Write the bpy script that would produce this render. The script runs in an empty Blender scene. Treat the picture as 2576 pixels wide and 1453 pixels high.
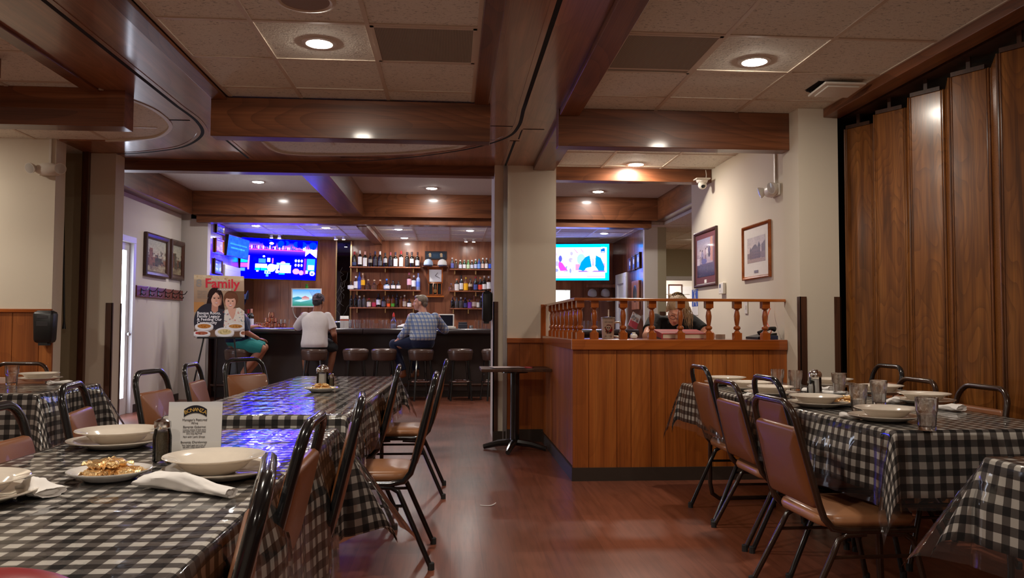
import bpy, bmesh, math, random
import numpy as np
from mathutils import Vector, Matrix, Euler
rnd = random.Random(7)
PI = math.pi
scene = bpy.context.scene
COL = scene.collection

# ------------------------------------------------------------------ camera
F = 2050.0
CX, CY, HC = 1288.0, 726.5, 1.13
_d = Vector(((1137 - CX) / F, -(817 - CY) / F, -1)).normalized()
_x = Vector((1.0, -0.0075, 0.0)); _x.z = -(_x.x * _d.x + _x.y * _d.y) / _d.z; _x.normalize()
_u = _x.cross(_d)
CM = Matrix((_x, _d, _u))
cam_d = bpy.data.cameras.new('camera')
cam_d.sensor_width = 36; cam_d.lens = F * 36 / 2576; cam_d.clip_start = 0.02
cam = bpy.data.objects.new('camera', cam_d); COL.objects.link(cam)
cam.matrix_world = Matrix.Translation((0, 0, HC)) @ CM.to_4x4()
scene.camera = cam
scene.view_settings.view_transform = 'Standard'
scene.view_settings.look = 'None'
scene.view_settings.gamma = 1
scene.view_settings.exposure = 1.62
scene.view_settings.use_curve_mapping = False


# survey helpers: where a sight line meets a known plane of the room
def _ray(px, py):
    return CM @ Vector(((px - CX) / F, -(py - CY) / F, -1))
def atY(px, py, Y):
    r = _ray(px, py); return Vector((0, 0, HC)) + r * (Y / r.y)
def atX(px, py, X):
    r = _ray(px, py); return Vector((0, 0, HC)) + r * (X / r.x)
def atZ(px, py, Z):
    r = _ray(px, py); return Vector((0, 0, HC)) + r * ((Z - HC) / r.z)


# ------------------------------------------------------------------ materials
def srgb(*c):
    if len(c) == 1: c = c[0]
    if isinstance(c, str):
        c = c.lstrip('#'); c = [int(c[i:i + 2], 16) for i in (0, 2, 4)]
    o = []
    for v in c[:3]:
        v = v / 255
        o.append(v / 12.92 if v <= 0.04045 else ((v + 0.055) / 1.055) ** 2.4)
    return tuple(o)

class NT:
    def __init__(s, name):
        s.m = bpy.data.materials.new(name); s.m.use_nodes = True
        s.t = s.m.node_tree; s.t.nodes.clear()
        s.out = s.n('ShaderNodeOutputMaterial')
    def n(s, typ, **kw):
        nd = s.t.nodes.new(typ)
        for k, v in kw.items():
            if k in nd.inputs: nd.inputs[k].default_value = v
            else: setattr(nd, k, v)
        return nd
    def l(s, a, b): s.t.links.new(a, b)
    def bsdf(s, color=None, rough=0.5, metal=0, coat=0, coat_rough=0.05, spec=0.5, trans=0, ior=1.45, sheen=0):
        b = s.n('ShaderNodeBsdfPrincipled')
        if color is not None: b.inputs['Base Color'].default_value = (*color, 1)
        b.inputs['Roughness'].default_value = rough
        b.inputs['Metallic'].default_value = metal
        b.inputs['Coat Weight'].default_value = coat
        b.inputs['Coat Roughness'].default_value = coat_rough
        b.inputs['Specular IOR Level'].default_value = spec
        b.inputs['Transmission Weight'].default_value = trans
        b.inputs['IOR'].default_value = ior
        b.inputs['Sheen Weight'].default_value = sheen
        s.l(b.outputs[0], s.out.inputs[0]); return b
    def coords(s, scale=(1, 1, 1), kind='Object', rot=(0, 0, 0), loc=(0, 0, 0)):
        tc = s.n('ShaderNodeTexCoord'); mp = s.n('ShaderNodeMapping')
        mp.inputs['Scale'].default_value = scale; mp.inputs['Rotation'].default_value = rot
        mp.inputs['Location'].default_value = loc
        s.l(tc.outputs[kind], mp.inputs[0]); return mp.outputs[0]
    def noise(s, vec, scale=5, detail=3, rough=0.5, dist=0):
        n = s.n('ShaderNodeTexNoise'); n.inputs['Scale'].default_value = scale
        n.inputs['Detail'].default_value = detail; n.inputs['Roughness'].default_value = rough
        n.inputs['Distortion'].default_value = dist
        if vec is not None: s.l(vec, n.inputs['Vector'])
        return n.outputs[0]
    def ramp(s, fac, stops):
        r = s.n('ShaderNodeValToRGB'); e = r.color_ramp.elements
        e[0].position, e[0].color = stops[0][0], (*stops[0][1], 1)
        e[1].position, e[1].color = stops[-1][0], (*stops[-1][1], 1)
        for p, c in stops[1:-1]:
            x = e.new(p); x.color = (*c, 1)
        s.l(fac, r.inputs[0]); return r.outputs[0]
    def mix(s, a, b, fac, mode='MIX'):
        m = s.n('ShaderNodeMix', data_type='RGBA', blend_type=mode)
        for src, i in ((a, 6), (b, 7), (fac, 0)):
            if hasattr(src, 'is_linked') or hasattr(src, 'links'): s.l(src, m.inputs[i])
            elif i == 0: m.inputs[0].default_value = src
            else: m.inputs[i].default_value = (*src, 1)
        return m.outputs[2]
    def math(s, op, a, b=None):
        m = s.n('ShaderNodeMath', operation=op)
        for i, v in enumerate((a, b)):
            if v is None: continue
            if hasattr(v, 'links'): s.l(v, m.inputs[i])
            else: m.inputs[i].default_value = v
        return m.outputs[0]
    def bump(s, h, bs, strength=0.3, dist=0.01, coat=False):
        b = s.n('ShaderNodeBump'); b.inputs['Strength'].default_value = strength
        b.inputs['Distance'].default_value = dist
        s.l(h, b.inputs['Height']); s.l(b.outputs[0], bs.inputs['Normal'])
        if coat: s.l(b.outputs[0], bs.inputs['Coat Normal'])

_plain = {}
def plain(name, color, rough=0.5, metal=0, coat=0, spec=0.5, trans=0, ior=1.45):
    if name in _plain: return _plain[name]
    t = NT(name)
    b = t.bsdf(color, rough, metal, coat, spec=spec, trans=trans, ior=ior)
    if trans == 0 and metal == 0:
        nz = t.noise(t.coords(), 35, 2)
        c = t.mix(tuple(v * 0.94 for v in color), tuple(min(1, v * 1.05) for v in color), nz)
        t.l(c, b.inputs['Base Color'])
    _plain[name] = t.m
    return t.m

def emit(name, color, strength):
    t = NT(name); e = t.n('ShaderNodeEmission')
    e.inputs[0].default_value = (*color, 1); e.inputs[1].default_value = strength
    t.l(e.outputs[0], t.out.inputs[0]); return t.m

def wood(name, dark, mid, light, axis='z', rough=0.35, coat=0.3, grain=1.0, fig=0.5, bump=0.08, coat_rough=0.12, seedloc=(0, 0, 0)):
    """grain runs along axis; fig sets how strong the cathedral figure is"""
    t = NT(name)
    b = t.bsdf(mid, rough, coat=coat, coat_rough=coat_rough)
    st = {'x': (0.35, 7, 7), 'y': (7, 0.35, 7), 'z': (7, 7, 0.35)}[axis]
    v = t.coords(tuple(c * grain for c in st), loc=seedloc)
    big = t.noise(v, 1.0, 3, 0.55, 0.4)
    # ring figure: contour lines of a slow, stretched noise field
    st2 = {'x': (0.5, 2.2, 2.2), 'y': (2.2, 0.5, 2.2), 'z': (2.2, 2.2, 0.5)}[axis]
    v2 = t.coords(tuple(c * grain for c in st2), loc=tuple(c + 3.1 for c in seedloc))
    field = t.noise(v2, 1.0, 1.5, 0.4, 0.25)
    rings = t.math('FRACT', t.math('MULTIPLY', field, 17.0))
    rings = t.math('POWER', rings, 2.5)
    st3 = {'x': (2.0, 160, 160), 'y': (160, 2.0, 160), 'z': (160, 160, 2.0)}[axis]
    fine = t.noise(t.coords(st3), 1.0, 2, 0.6)
    base = t.ramp(big, [(0.30, dark), (0.5, mid), (0.72, light)])
    c1 = t.mix(base, dark, t.math('MULTIPLY', rings, fig))
    fm = t.ramp(fine, [(0.35, (0.72, 0.72, 0.72)), (0.6, (1, 1, 1))])
    c2 = t.mix(c1, fm, 0.8, 'MULTIPLY')
    t.l(c2, b.inputs['Base Color'])
    if bump: t.bump(fine, b, bump, 0.002)
    return t.m

WALNUT = dict(dark=srgb(78, 36, 22), mid=srgb(120, 62, 38), light=srgb(150, 84, 54))
M = {}
M['beam_x'] = wood('beam_wood_x', srgb(84, 46, 26), srgb(126, 74, 44), srgb(154, 96, 60), 'x', 0.4, 0.25)
M['beam_y'] = wood('beam_wood_y', srgb(84, 46, 26), srgb(126, 74, 44), srgb(154, 96, 60), 'y', 0.4, 0.25)
M['panel'] = wood('soffit_panel', srgb(124, 76, 50), srgb(158, 102, 70), srgb(184, 126, 90), 'y', 0.30, 0.5, coat_rough=0.10, fig=0.45)
M['oak'] = wood('golden_oak', srgb(140, 66, 22), srgb(176, 92, 32), srgb(204, 118, 48), 'x', 0.22, 0.6, 1.0, 0.4, coat_rough=0.05)
M['oak_y'] = wood('golden_oak_y', srgb(140, 66, 22), srgb(176, 92, 32), srgb(204, 118, 48), 'y', 0.22, 0.6, 1.0, 0.4, coat_rough=0.05)
M['oak_z'] = wood('golden_oak_z', srgb(122, 56, 20), srgb(158, 78, 28), srgb(190, 104, 44), 'z', 0.18, 0.7, 1.5, 0.3, coat_rough=0.04)
M['plank'] = wood('station_panel', srgb(134, 68, 24), srgb(172, 94, 36), srgb(200, 120, 52), 'z', 0.38, 0.2, 1.0, 0.3)
M['wain'] = wood('wainscot_panel', srgb(124, 66, 28), srgb(160, 90, 40), srgb(184, 112, 54), 'z', 0.4, 0.2, 1.0, 0.3)
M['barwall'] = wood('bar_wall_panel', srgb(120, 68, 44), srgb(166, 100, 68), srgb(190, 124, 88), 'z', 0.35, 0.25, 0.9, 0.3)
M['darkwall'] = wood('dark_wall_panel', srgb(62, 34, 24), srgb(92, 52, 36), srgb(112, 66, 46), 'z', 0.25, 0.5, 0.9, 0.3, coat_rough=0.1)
M['walnut'] = wood('partition_walnut', srgb(86, 48, 18), srgb(132, 78, 32), srgb(162, 104, 48), 'z', 0.27, 0.35, 2.6, 0.5, coat_rough=0.16)
M['guard'] = wood('corner_guard_wood', srgb(58, 34, 22), srgb(84, 50, 32), srgb(100, 64, 42), 'z', 0.5, 0.1)
M['darkwood'] = wood('dark_frame_wood', srgb(50, 24, 14), srgb(78, 40, 24), srgb(98, 54, 32), 'z', 0.35, 0.3, 2.0)
M['redwood'] = wood('rack_wood', srgb(90, 34, 26), srgb(122, 50, 38), srgb(140, 62, 46), 'y', 0.4, 0.2)

def floor_mat():
    t = NT('vinyl_wood_floor')
    b = t.bsdf(srgb(120, 70, 50), 0.34, coat=0.15, coat_rough=0.2)
    tc = t.n('ShaderNodeTexCoord')
    br = t.n('ShaderNodeTexBrick'); br.offset = 0.37; br.squash = 1
    mp = t.n('ShaderNodeMapping'); mp.inputs['Rotation'].default_value = (0, 0, PI / 2)
    t.l(tc.outputs['Object'], mp.inputs[0]); t.l(mp.outputs[0], br.inputs['Vector'])
    for k, v in (('Scale', 1.0), ('Mortar Size', 0.0008), ('Brick Width', 1.22), ('Row Height', 0.155), ('Bias', 0.0)):
        br.inputs[k].default_value = v
    br.inputs['Color1'].default_value = (*srgb(128, 74, 54), 1)
    br.inputs['Color2'].default_value = (*srgb(146, 86, 64), 1)
    br.inputs['Mortar'].default_value = (*srgb(98, 56, 42), 1)
    v = t.coords((22, 1.2, 1)); g = t.noise(v, 1.6, 4, 0.62, 0.35)
    gc = t.ramp(g, [(0.3, (0.62, 0.60, 0.58)), (0.55, (1, 1, 1)), (0.75, (1.12, 1.1, 1.08))])
    wear = t.noise(t.coords((1.2, 1.2, 1)), 1.0, 4, 0.6)
    wc = t.ramp(wear, [(0.35, (0.82, 0.8, 0.78)), (0.65, (1.08, 1.08, 1.1))])
    c = t.mix(br.outputs[0], gc, 0.85, 'MULTIPLY'); c = t.mix(c, wc, 0.8, 'MULTIPLY')
    t.l(c, b.inputs['Base Color'])
    rr = t.math('ADD', t.math('MULTIPLY', wear, 0.25), 0.2); t.l(rr, b.inputs['Roughness'])
    t.bump(g, b, 0.05, 0.002)
    return t.m
M['floor'] = floor_mat()

def tile_mat(name, c0, c1, holes=0.5):
    t = NT(name); b = t.bsdf(c0, 0.9, spec=0.1)
    v = t.coords((1, 1, 1))
    n1 = t.noise(v, 90, 3, 0.7); n2 = t.noise(t.coords((1, 1.6, 1), loc=(4, 1, 0)), 48, 2, 0.6, 0.8)
    fis = t.ramp(n2, [(0.32, (holes,) * 3), (0.42, (1, 1, 1))])
    c = t.mix(c0, c1, n1); c = t.mix(c, fis, 0.9, 'MULTIPLY')
    t.l(c, b.inputs['Base Color'])
    hh = t.math('ADD', t.math('MULTIPLY', n1, 0.5), n2); t.bump(hh, b, 0.5, 0.006)
    return t.m
M['tile'] = tile_mat('acoustic_tile', srgb(222, 217, 204), srgb(242, 238, 228))
M['tile2'] = tile_mat('rough_acoustic_tile', srgb(216, 208, 192), srgb(238, 232, 218), 0.35)
M['ceil2'] = tile_mat('stippled_ceiling', srgb(206, 198, 190), srgb(224, 216, 208), 0.75)
M['tee'] = plain('ceiling_tee_metal', srgb(212, 196, 178), 0.5)
def grille_mat():
    t = NT('perforated_grille'); b = t.bsdf(srgb(150, 138, 120), 0.6)
    w = t.n('ShaderNodeTexWave', wave_type='BANDS', bands_direction='X'); w.inputs['Scale'].default_value = 36
    tc = t.n('ShaderNodeTexCoord'); t.l(tc.outputs['Object'], w.inputs['Vector'])
    t.l(t.mix(srgb(120, 110, 96), srgb(164, 152, 134), w.outputs[1]), b.inputs['Base Color'])
    t.bump(w.outputs[1], b, 0.4, 0.002); return t.m
M['grille'] = grille_mat()
def wall_mat(name, c):
    t = NT(name); b = t.bsdf(c, 0.75, spec=0.25)
    n = t.noise(t.coords(), 220, 2, 0.6); n2 = t.noise(t.coords(), 1.3, 3)
    t.l(t.mix(tuple(v * 0.93 for v in c), tuple(min(1, v * 1.04) for v in c), n2), b.inputs['Base Color'])
    t.bump(n, b, 0.12, 0.002); return t.m
M['cream'] = wall_mat('cream_paint', srgb(224, 214, 196))
M['white_wall'] = wall_mat('off_white_paint', srgb(224, 216, 206))
M['hall'] = wall_mat('hall_paint', srgb(178, 168, 140))
M['rubber_base'] = plain('rubber_baseboard', srgb(58, 46, 38), 0.55)
M['black_metal'] = plain('black_enamel', (0.012, 0.012, 0.013), 0.18, coat=0.5)
M['brown_metal'] = plain('brown_enamel', srgb(54, 36, 26), 0.22, coat=0.4)
M['chrome'] = plain('chrome', (0.75, 0.75, 0.76), 0.14, 1)
M['steel'] = plain('brushed_steel', (0.55, 0.55, 0.56), 0.3, 1)
M['brass'] = plain('brass', (0.75, 0.5, 0.22), 0.25, 1)
M['copper'] = plain('polished_copper', (0.85, 0.42, 0.26), 0.16, 1)
M['black_plastic'] = plain('black_plastic', (0.015, 0.015, 0.016), 0.35)
M['dark_rubber'] = plain('dark_rubber', (0.03, 0.03, 0.03), 0.7)
M['white_plastic'] = plain('white_plastic', srgb(228, 222, 212), 0.35)
M['white_paint'] = plain('white_gloss_paint', srgb(226, 224, 224), 0.35)
M['paper'] = plain('white_paper', srgb(236, 232, 226), 0.7)
M['china'] = plain('ivory_china', srgb(236, 225, 210), 0.12, coat=0.6)
M['china_white'] = plain('white_china', srgb(240, 236, 230), 0.12, coat=0.6)
M['napkin'] = plain('napkin_paper', srgb(244, 240, 236), 0.85)
M['void'] = plain('void_dark', (0.01, 0.009, 0.008), 0.9)  # near-black; the dark of pocket, slots and gaps is put into the colour

def vinyl(name, c, rough=0.38):
    t = NT(name); b = t.bsdf(c, rough, coat=0.08)
    n = t.noise(t.coords(), 260, 2, 0.6); n2 = t.noise(t.coords(), 6, 3)
    t.l(t.mix(tuple(v * 0.86 for v in c), tuple(min(1, v * 1.08) for v in c), n2), b.inputs['Base Color'])
    t.bump(n, b, 0.12, 0.001); return t.m
M['vinyl_tan'] = vinyl('russet_vinyl', srgb(134, 80, 44))
M['vinyl_seat'] = vinyl('tan_seat_vinyl', srgb(176, 122, 84), 0.3)
M['vinyl_dark'] = vinyl('dark_brown_vinyl', srgb(92, 70, 60), 0.28)
M['armrest'] = vinyl('bar_edge_vinyl', srgb(52, 42, 42), 0.25)
M['bar_front'] = vinyl('bar_front_panel', srgb(60, 46, 40), 0.55)

def gingham():
    t = NT('black_white_gingham'); b = t.bsdf((0.5, 0.5, 0.5), 0.8, spec=0.2)
    uv = t.n('ShaderNodeTexCoord').outputs['UV']
    sp = t.n('ShaderNodeSeparateXYZ'); t.l(uv, sp.inputs[0])
    def stripe(o):
        fr = t.math('FRACT', t.math('DIVIDE', o, 0.053))
        return t.math('LESS_THAN', fr, 0.5)
    s = t.math('MULTIPLY', t.math('ADD', stripe(sp.outputs[0]), stripe(sp.outputs[1])), 0.5)
    col = t.ramp(s, [(0.0, srgb(232, 226, 216)), (0.5, srgb(104, 97, 92)), (1.0, srgb(22, 20, 20))])
    wv = t.n('ShaderNodeMapping'); wv.inputs['Scale'].default_value = (900, 900, 1); t.l(uv, wv.inputs[0])
    nz = t.noise(wv.outputs[0], 1, 1)
    t.l(t.mix(col, t.ramp(nz, [(0.3, (0.82,) * 3), (0.7, (1.05,) * 3)]), 0.6, 'MULTIPLY'), b.inputs['Base Color'])
    return t.m
M['gingham'] = gingham()

def clear_sheet():
    t = NT('clear_plastic_sheet')
    tr = t.n('ShaderNodeBsdfTransparent'); tr.inputs[0].default_value = (0.97, 0.97, 0.975, 1)
    gl = t.n('ShaderNodeBsdfGlossy'); gl.inputs['Roughness'].default_value = 0.05
    fr = t.n('ShaderNodeFresnel'); fr.inputs['IOR'].default_value = 1.4
    v = t.coords((1, 1, 1))
    n = t.noise(v, 9, 2, 0.5, 0.4); n2 = t.noise(v, 30, 1, 0.5)
    bp = t.n('ShaderNodeBump'); bp.inputs['Strength'].default_value = 0.33; bp.inputs['Distance'].default_value = 0.012
    t.l(t.math('ADD', n, t.math('MULTIPLY', n2, 0.1)), bp.inputs['Height'])
    t.l(bp.outputs[0], gl.inputs['Normal']); t.l(bp.outputs[0], fr.inputs['Normal'])
    df = t.n('ShaderNodeBsdfDiffuse'); df.inputs[0].default_value = (0.85, 0.85, 0.86, 1)
    hz = t.n('ShaderNodeMixShader'); hz.inputs[0].default_value = 0.022; t.l(tr.outputs[0], hz.inputs[1]); t.l(df.outputs[0], hz.inputs[2])  # white diffuse mixed in imitates the veil of ceiling reflections
    mx = t.n('ShaderNodeMixShader'); t.l(fr.outputs[0], mx.inputs[0]); t.l(hz.outputs[0], mx.inputs[1]); t.l(gl.outputs[0], mx.inputs[2])
    t.l(mx.outputs[0], t.out.inputs[0]); return t.m
M['clear'] = clear_sheet()
def glassm(name, color=(1, 1, 1), rough=0.0, ior=1.47):
    t = NT(name); g = t.n('ShaderNodeBsdfGlass'); g.inputs['Color'].default_value = (*color, 1)
    g.inputs['Roughness'].default_value = rough; g.inputs['IOR'].default_value = ior
    t.l(g.outputs[0], t.out.inputs[0]); return t.m
def thin_glass(name, solid=0.4, tint=0.97, haze=0.02):
    t = NT(name); tr = t.n('ShaderNodeBsdfTransparent'); tr.inputs[0].default_value = (tint, tint, tint, 1)
    gl = t.n('ShaderNodeBsdfGlossy'); gl.inputs['Roughness'].default_value = 0.03; fr = t.n('ShaderNodeFresnel'); fr.inputs['IOR'].default_value = 1.55
    df = t.n('ShaderNodeBsdfDiffuse'); df.inputs[0].default_value = (0.9, 0.9, 0.9, 1)
    m0 = t.n('ShaderNodeMixShader'); m0.inputs[0].default_value = haze; t.l(tr.outputs[0], m0.inputs[1]); t.l(df.outputs[0], m0.inputs[2])
    m1 = t.n('ShaderNodeMixShader'); t.l(fr.outputs[0], m1.inputs[0]); t.l(m0.outputs[0], m1.inputs[1]); t.l(gl.outputs[0], m1.inputs[2])
    g = t.n('ShaderNodeBsdfGlass'); g.inputs['IOR'].default_value = 1.47
    m2 = t.n('ShaderNodeMixShader'); m2.inputs[0].default_value = solid; t.l(m1.outputs[0], m2.inputs[1]); t.l(g.outputs[0], m2.inputs[2])
    t.l(m2.outputs[0], t.out.inputs[0]); return t.m
M['tumbler'] = thin_glass('tumbler_glass', 0.7, 0.997, 0.004)
M['jar_glass'] = thin_glass('jar_glass', 0.0, 0.997, 0.004)
M['glass'] = glassm('clear_glass', (0.96, 0.97, 0.97))

def paint_mat(name, strength=None, rough=0.45, coat=0.0):
    """material that reads the colour painted on its mesh; strength makes it a lit screen"""
    t = NT(name); a = t.n('ShaderNodeVertexColor'); a.layer_name = 'picture'
    if strength:
        e = t.n('ShaderNodeEmission'); e.inputs[1].default_value = strength
        t.l(a.outputs[0], e.inputs[0]); t.l(e.outputs[0], t.out.inputs[0])
    else:
        b = t.bsdf((1, 1, 1), rough, coat=coat); t.l(a.outputs[0], b.inputs['Base Color'])
    return t.m
M['print'] = paint_mat('printed_picture', None, 0.5)
M['print_matte'] = paint_mat('printed_picture_matte', None, 0.7)
M['print_gloss'] = paint_mat('printed_picture_gloss', None, 0.3, 0.3)


# ------------------------------------------------------------------ mesh building
class MB:
    def __init__(s): s.v = []; s.f = []; s.uv = {}
    def add(s, vs, fs):
        o = len(s.v); s.v += [tuple(p) for p in vs]; s.f += [tuple(i + o for i in f) for f in fs]; return o
    def box(s, x0, x1, y0, y1, z0, z1, T=None):
        x0, x1 = sorted((x0, x1)); y0, y1 = sorted((y0, y1)); z0, z1 = sorted((z0, z1))
        vs = [Vector((x, y, z)) for z in (z0, z1) for y in (y0, y1) for x in (x0, x1)]
        if T: vs = [T @ v for v in vs]
        s.add(vs, [(0, 2, 3, 1), (4, 5, 7, 6), (0, 1, 5, 4), (2, 6, 7, 3), (0, 4, 6, 2), (1, 3, 7, 5)]); return s
    def prism(s, poly, h0, h1, axis='z', T=None):
        """poly of 2D points extruded along an axis (counter-clockwise seen from +axis)"""
        def P(a, b, h):
            v = {'z': (a, b, h), 'y': (a, h, b), 'x': (h, a, b)}[axis]
            return T @ Vector(v) if T else Vector(v)
        n = len(poly)
        vs = [P(a, b, h0) for a, b in poly] + [P(a, b, h1) for a, b in poly]
        fs = [tuple(range(n - 1, -1, -1)), tuple(range(n, 2 * n))] + [(i, (i + 1) % n, n + (i + 1) % n, n + i) for i in range(n)]
        if axis == 'y': fs = [tuple(reversed(f)) for f in fs]
        s.add(vs, fs); return s
    def lathe(s, prof, c=(0, 0, 0), n=24, T=None, sx=1, sy=1, cap0=True, cap1=True):
        vs = []; fs = []; m = len(prof)
        for r, z in prof:
            for k in range(n):
                a = 2 * PI * k / n
                v = Vector((c[0] + r * math.cos(a) * sx, c[1] + r * math.sin(a) * sy, c[2] + z))
                vs.append(T @ v if T else v)
        for i in range(m - 1):
            for k in range(n):
                fs.append((i * n + k, i * n + (k + 1) % n, (i + 1) * n + (k + 1) % n, (i + 1) * n + k))
        if cap0: fs.append(tuple(range(n - 1, -1, -1)))
        if cap1: fs.append(tuple((m - 1) * n + k for k in range(n)))
        s.add(vs, fs); return s
    def tube(s, pts, r, n=10, closed=False, cap=True, sq=1.0):
        pts = [Vector(p) for p in pts]; m = len(pts)
        rs = r if isinstance(r, (list, tuple)) else [r] * m
        vs = []; fs = []
        up = None
        for i, p in enumerate(pts):
            a = pts[i - 1] if (i > 0 or closed) else p
            b = pts[(i + 1) % m] if (i < m - 1 or closed) else p
            t = (b - a).normalized()
            if up is None:
                up = Vector((0, 0, 1)) if abs(t.z) < 0.9 else Vector((0, 1, 0))
            u = (up - t * up.dot(t))
            if u.length < 1e-5: u = t.orthogonal()
            u.normalize(); w = t.cross(u); up = u
            for k in range(n):
                an = 2 * PI * k / n
                vs.append(p + (u * math.cos(an) * sq + w * math.sin(an)) * rs[i])
        M_ = m if closed else m - 1
        for i in range(M_):
            j = (i + 1) % m
            for k in range(n):
                fs.append((i * n + k, i * n + (k + 1) % n, j * n + (k + 1) % n, j * n + k))
        if cap and not closed:
            fs.append(tuple(range(n - 1, -1, -1))); fs.append(tuple((m - 1) * n + k for k in range(n)))
        s.add(vs, fs); return s
    def ell(s, c, r, n=16, m=10, T=None):
        prof = [(max(1e-4, math.sin(PI * i / m)), -math.cos(PI * i / m)) for i in range(m + 1)]
        vs = []; fs = []
        R = T if T else Matrix.Identity(3)
        for pr, pz in prof:
            for k in range(n):
                a = 2 * PI * k / n
                vs.append(Vector(c) + R @ Vector((pr * math.cos(a) * r[0], pr * math.sin(a) * r[1], pz * r[2])))
        for i in range(m):
            for k in range(n):
                fs.append((i * n + k, i * n + (k + 1) % n, (i + 1) * n + (k + 1) % n, (i + 1) * n + k))
        s.add(vs, fs); return s
    def rbox(s, cx, cy, z0, z1, hx, hy, rad, bulge=0.01, n=6, T=None, p=None):
        """cushion: rounded rectangle with soft rounded edges"""
        def ring(off, z):
            o = []
            for (sx, sy, a0) in ((1, 1, 0), (-1, 1, PI / 2), (-1, -1, PI), (1, -1, 1.5 * PI)):
                for k in range(n + 1):
                    a = a0 + PI / 2 * k / n; rr = max(rad - off, 0.004)
                    o.append((cx + sx * (hx - off - rr) + rr * math.cos(a), cy + sy * (hy - off - rr) + rr * math.sin(a), z))
            return o
        e = min((z1 - z0) * 0.45, 0.03)
        levels = [(e * 0.9, z0), (e * 0.3, z0 + e * 0.3), (0, z0 + e), (0, z1 - e), (e * 0.3, z1 - e * 0.3), (e * 0.9, z1), (min(hx, hy) * 0.5, z1 + bulge)]
        rings = [ring(o, z) for o, z in levels]; k = len(rings[0]); vs = [v for r in rings for v in r]
        if T: vs = [T @ Vector(v) for v in vs]
        fs = []
        for i in range(len(rings) - 1):
            for j in range(k): fs.append((i * k + j, i * k + (j + 1) % k, (i + 1) * k + (j + 1) % k, (i + 1) * k + j))
        fs.append(tuple(range(k - 1, -1, -1))); fs.append(tuple((len(rings) - 1) * k + j for j in range(k)))
        s.add(vs, fs); return s
    def xf(s, T):
        s.v = [tuple(T @ Vector(p)) for p in s.v]; return s
    def build(s, name, mat, parent=None, smooth=True, ang=35, bevel=0, bseg=2, origin=None):
        me = bpy.data.meshes.new(name)
        vs = s.v
        if origin is not None:
            ox, oy, oz = origin; vs = [(x - ox, y - oy, z - oz) for x, y, z in s.v]
        me.from_pydata(vs, [], s.f); me.update()
        if mat: me.materials.append(mat)
        if smooth:
            me.polygons.foreach_set('use_smooth', [True] * len(me.polygons))
            me.set_sharp_from_angle(angle=math.radians(ang))
        o = bpy.data.objects.new(name, me); COL.objects.link(o)
        if origin is not None: o.location = origin
        if parent is not None: o.parent = parent
        if bevel:
            b = o.modifiers.new('edge', 'BEVEL'); b.width = bevel; b.segments = bseg; b.limit_method = 'ANGLE'; b.angle_limit = math.radians(40)
        return o

def tag(o, label, cat, group=None, kind=None):
    o['label'] = label; o['category'] = cat
    if group: o['group'] = group
    if kind: o['kind'] = kind
    return o
def thing(name, label, cat, loc=(0, 0, 0), rz=0, group=None):
    o = bpy.data.objects.new(name, None); COL.objects.link(o)
    o.empty_display_size = 0.1
    o.location = loc; o.rotation_euler = (0, 0, rz)
    return tag(o, label, cat, group)
def struct(name, mb, mat, label=None, cat=None, **kw):
    o = mb.build(name, mat, **kw); o['kind'] = 'structure'
    if label: o['label'] = label
    if cat: o['category'] = cat
    return o
def dup(root, loc=None, rz=None, label=None, group=None):
    def cp(o, parent):
        c = o.copy(); COL.objects.link(c)
        if parent is not None: c.parent = parent; c.matrix_parent_inverse = o.matrix_parent_inverse
        for ch in list(o.children): cp(ch, c)
        return c
    r = cp(root, None)
    if loc is not None: r.location = loc
    if rz is not None: r.rotation_euler = (0, 0, rz)
    if label: r['label'] = label
    if group: r['group'] = group
    return r
ORD = ['first', 'second', 'third', 'fourth', 'fifth', 'sixth', 'seventh', 'eighth', 'ninth', 'tenth', 'eleventh', 'twelfth', 'thirteenth', 'fourteenth', 'fifteenth']


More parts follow.
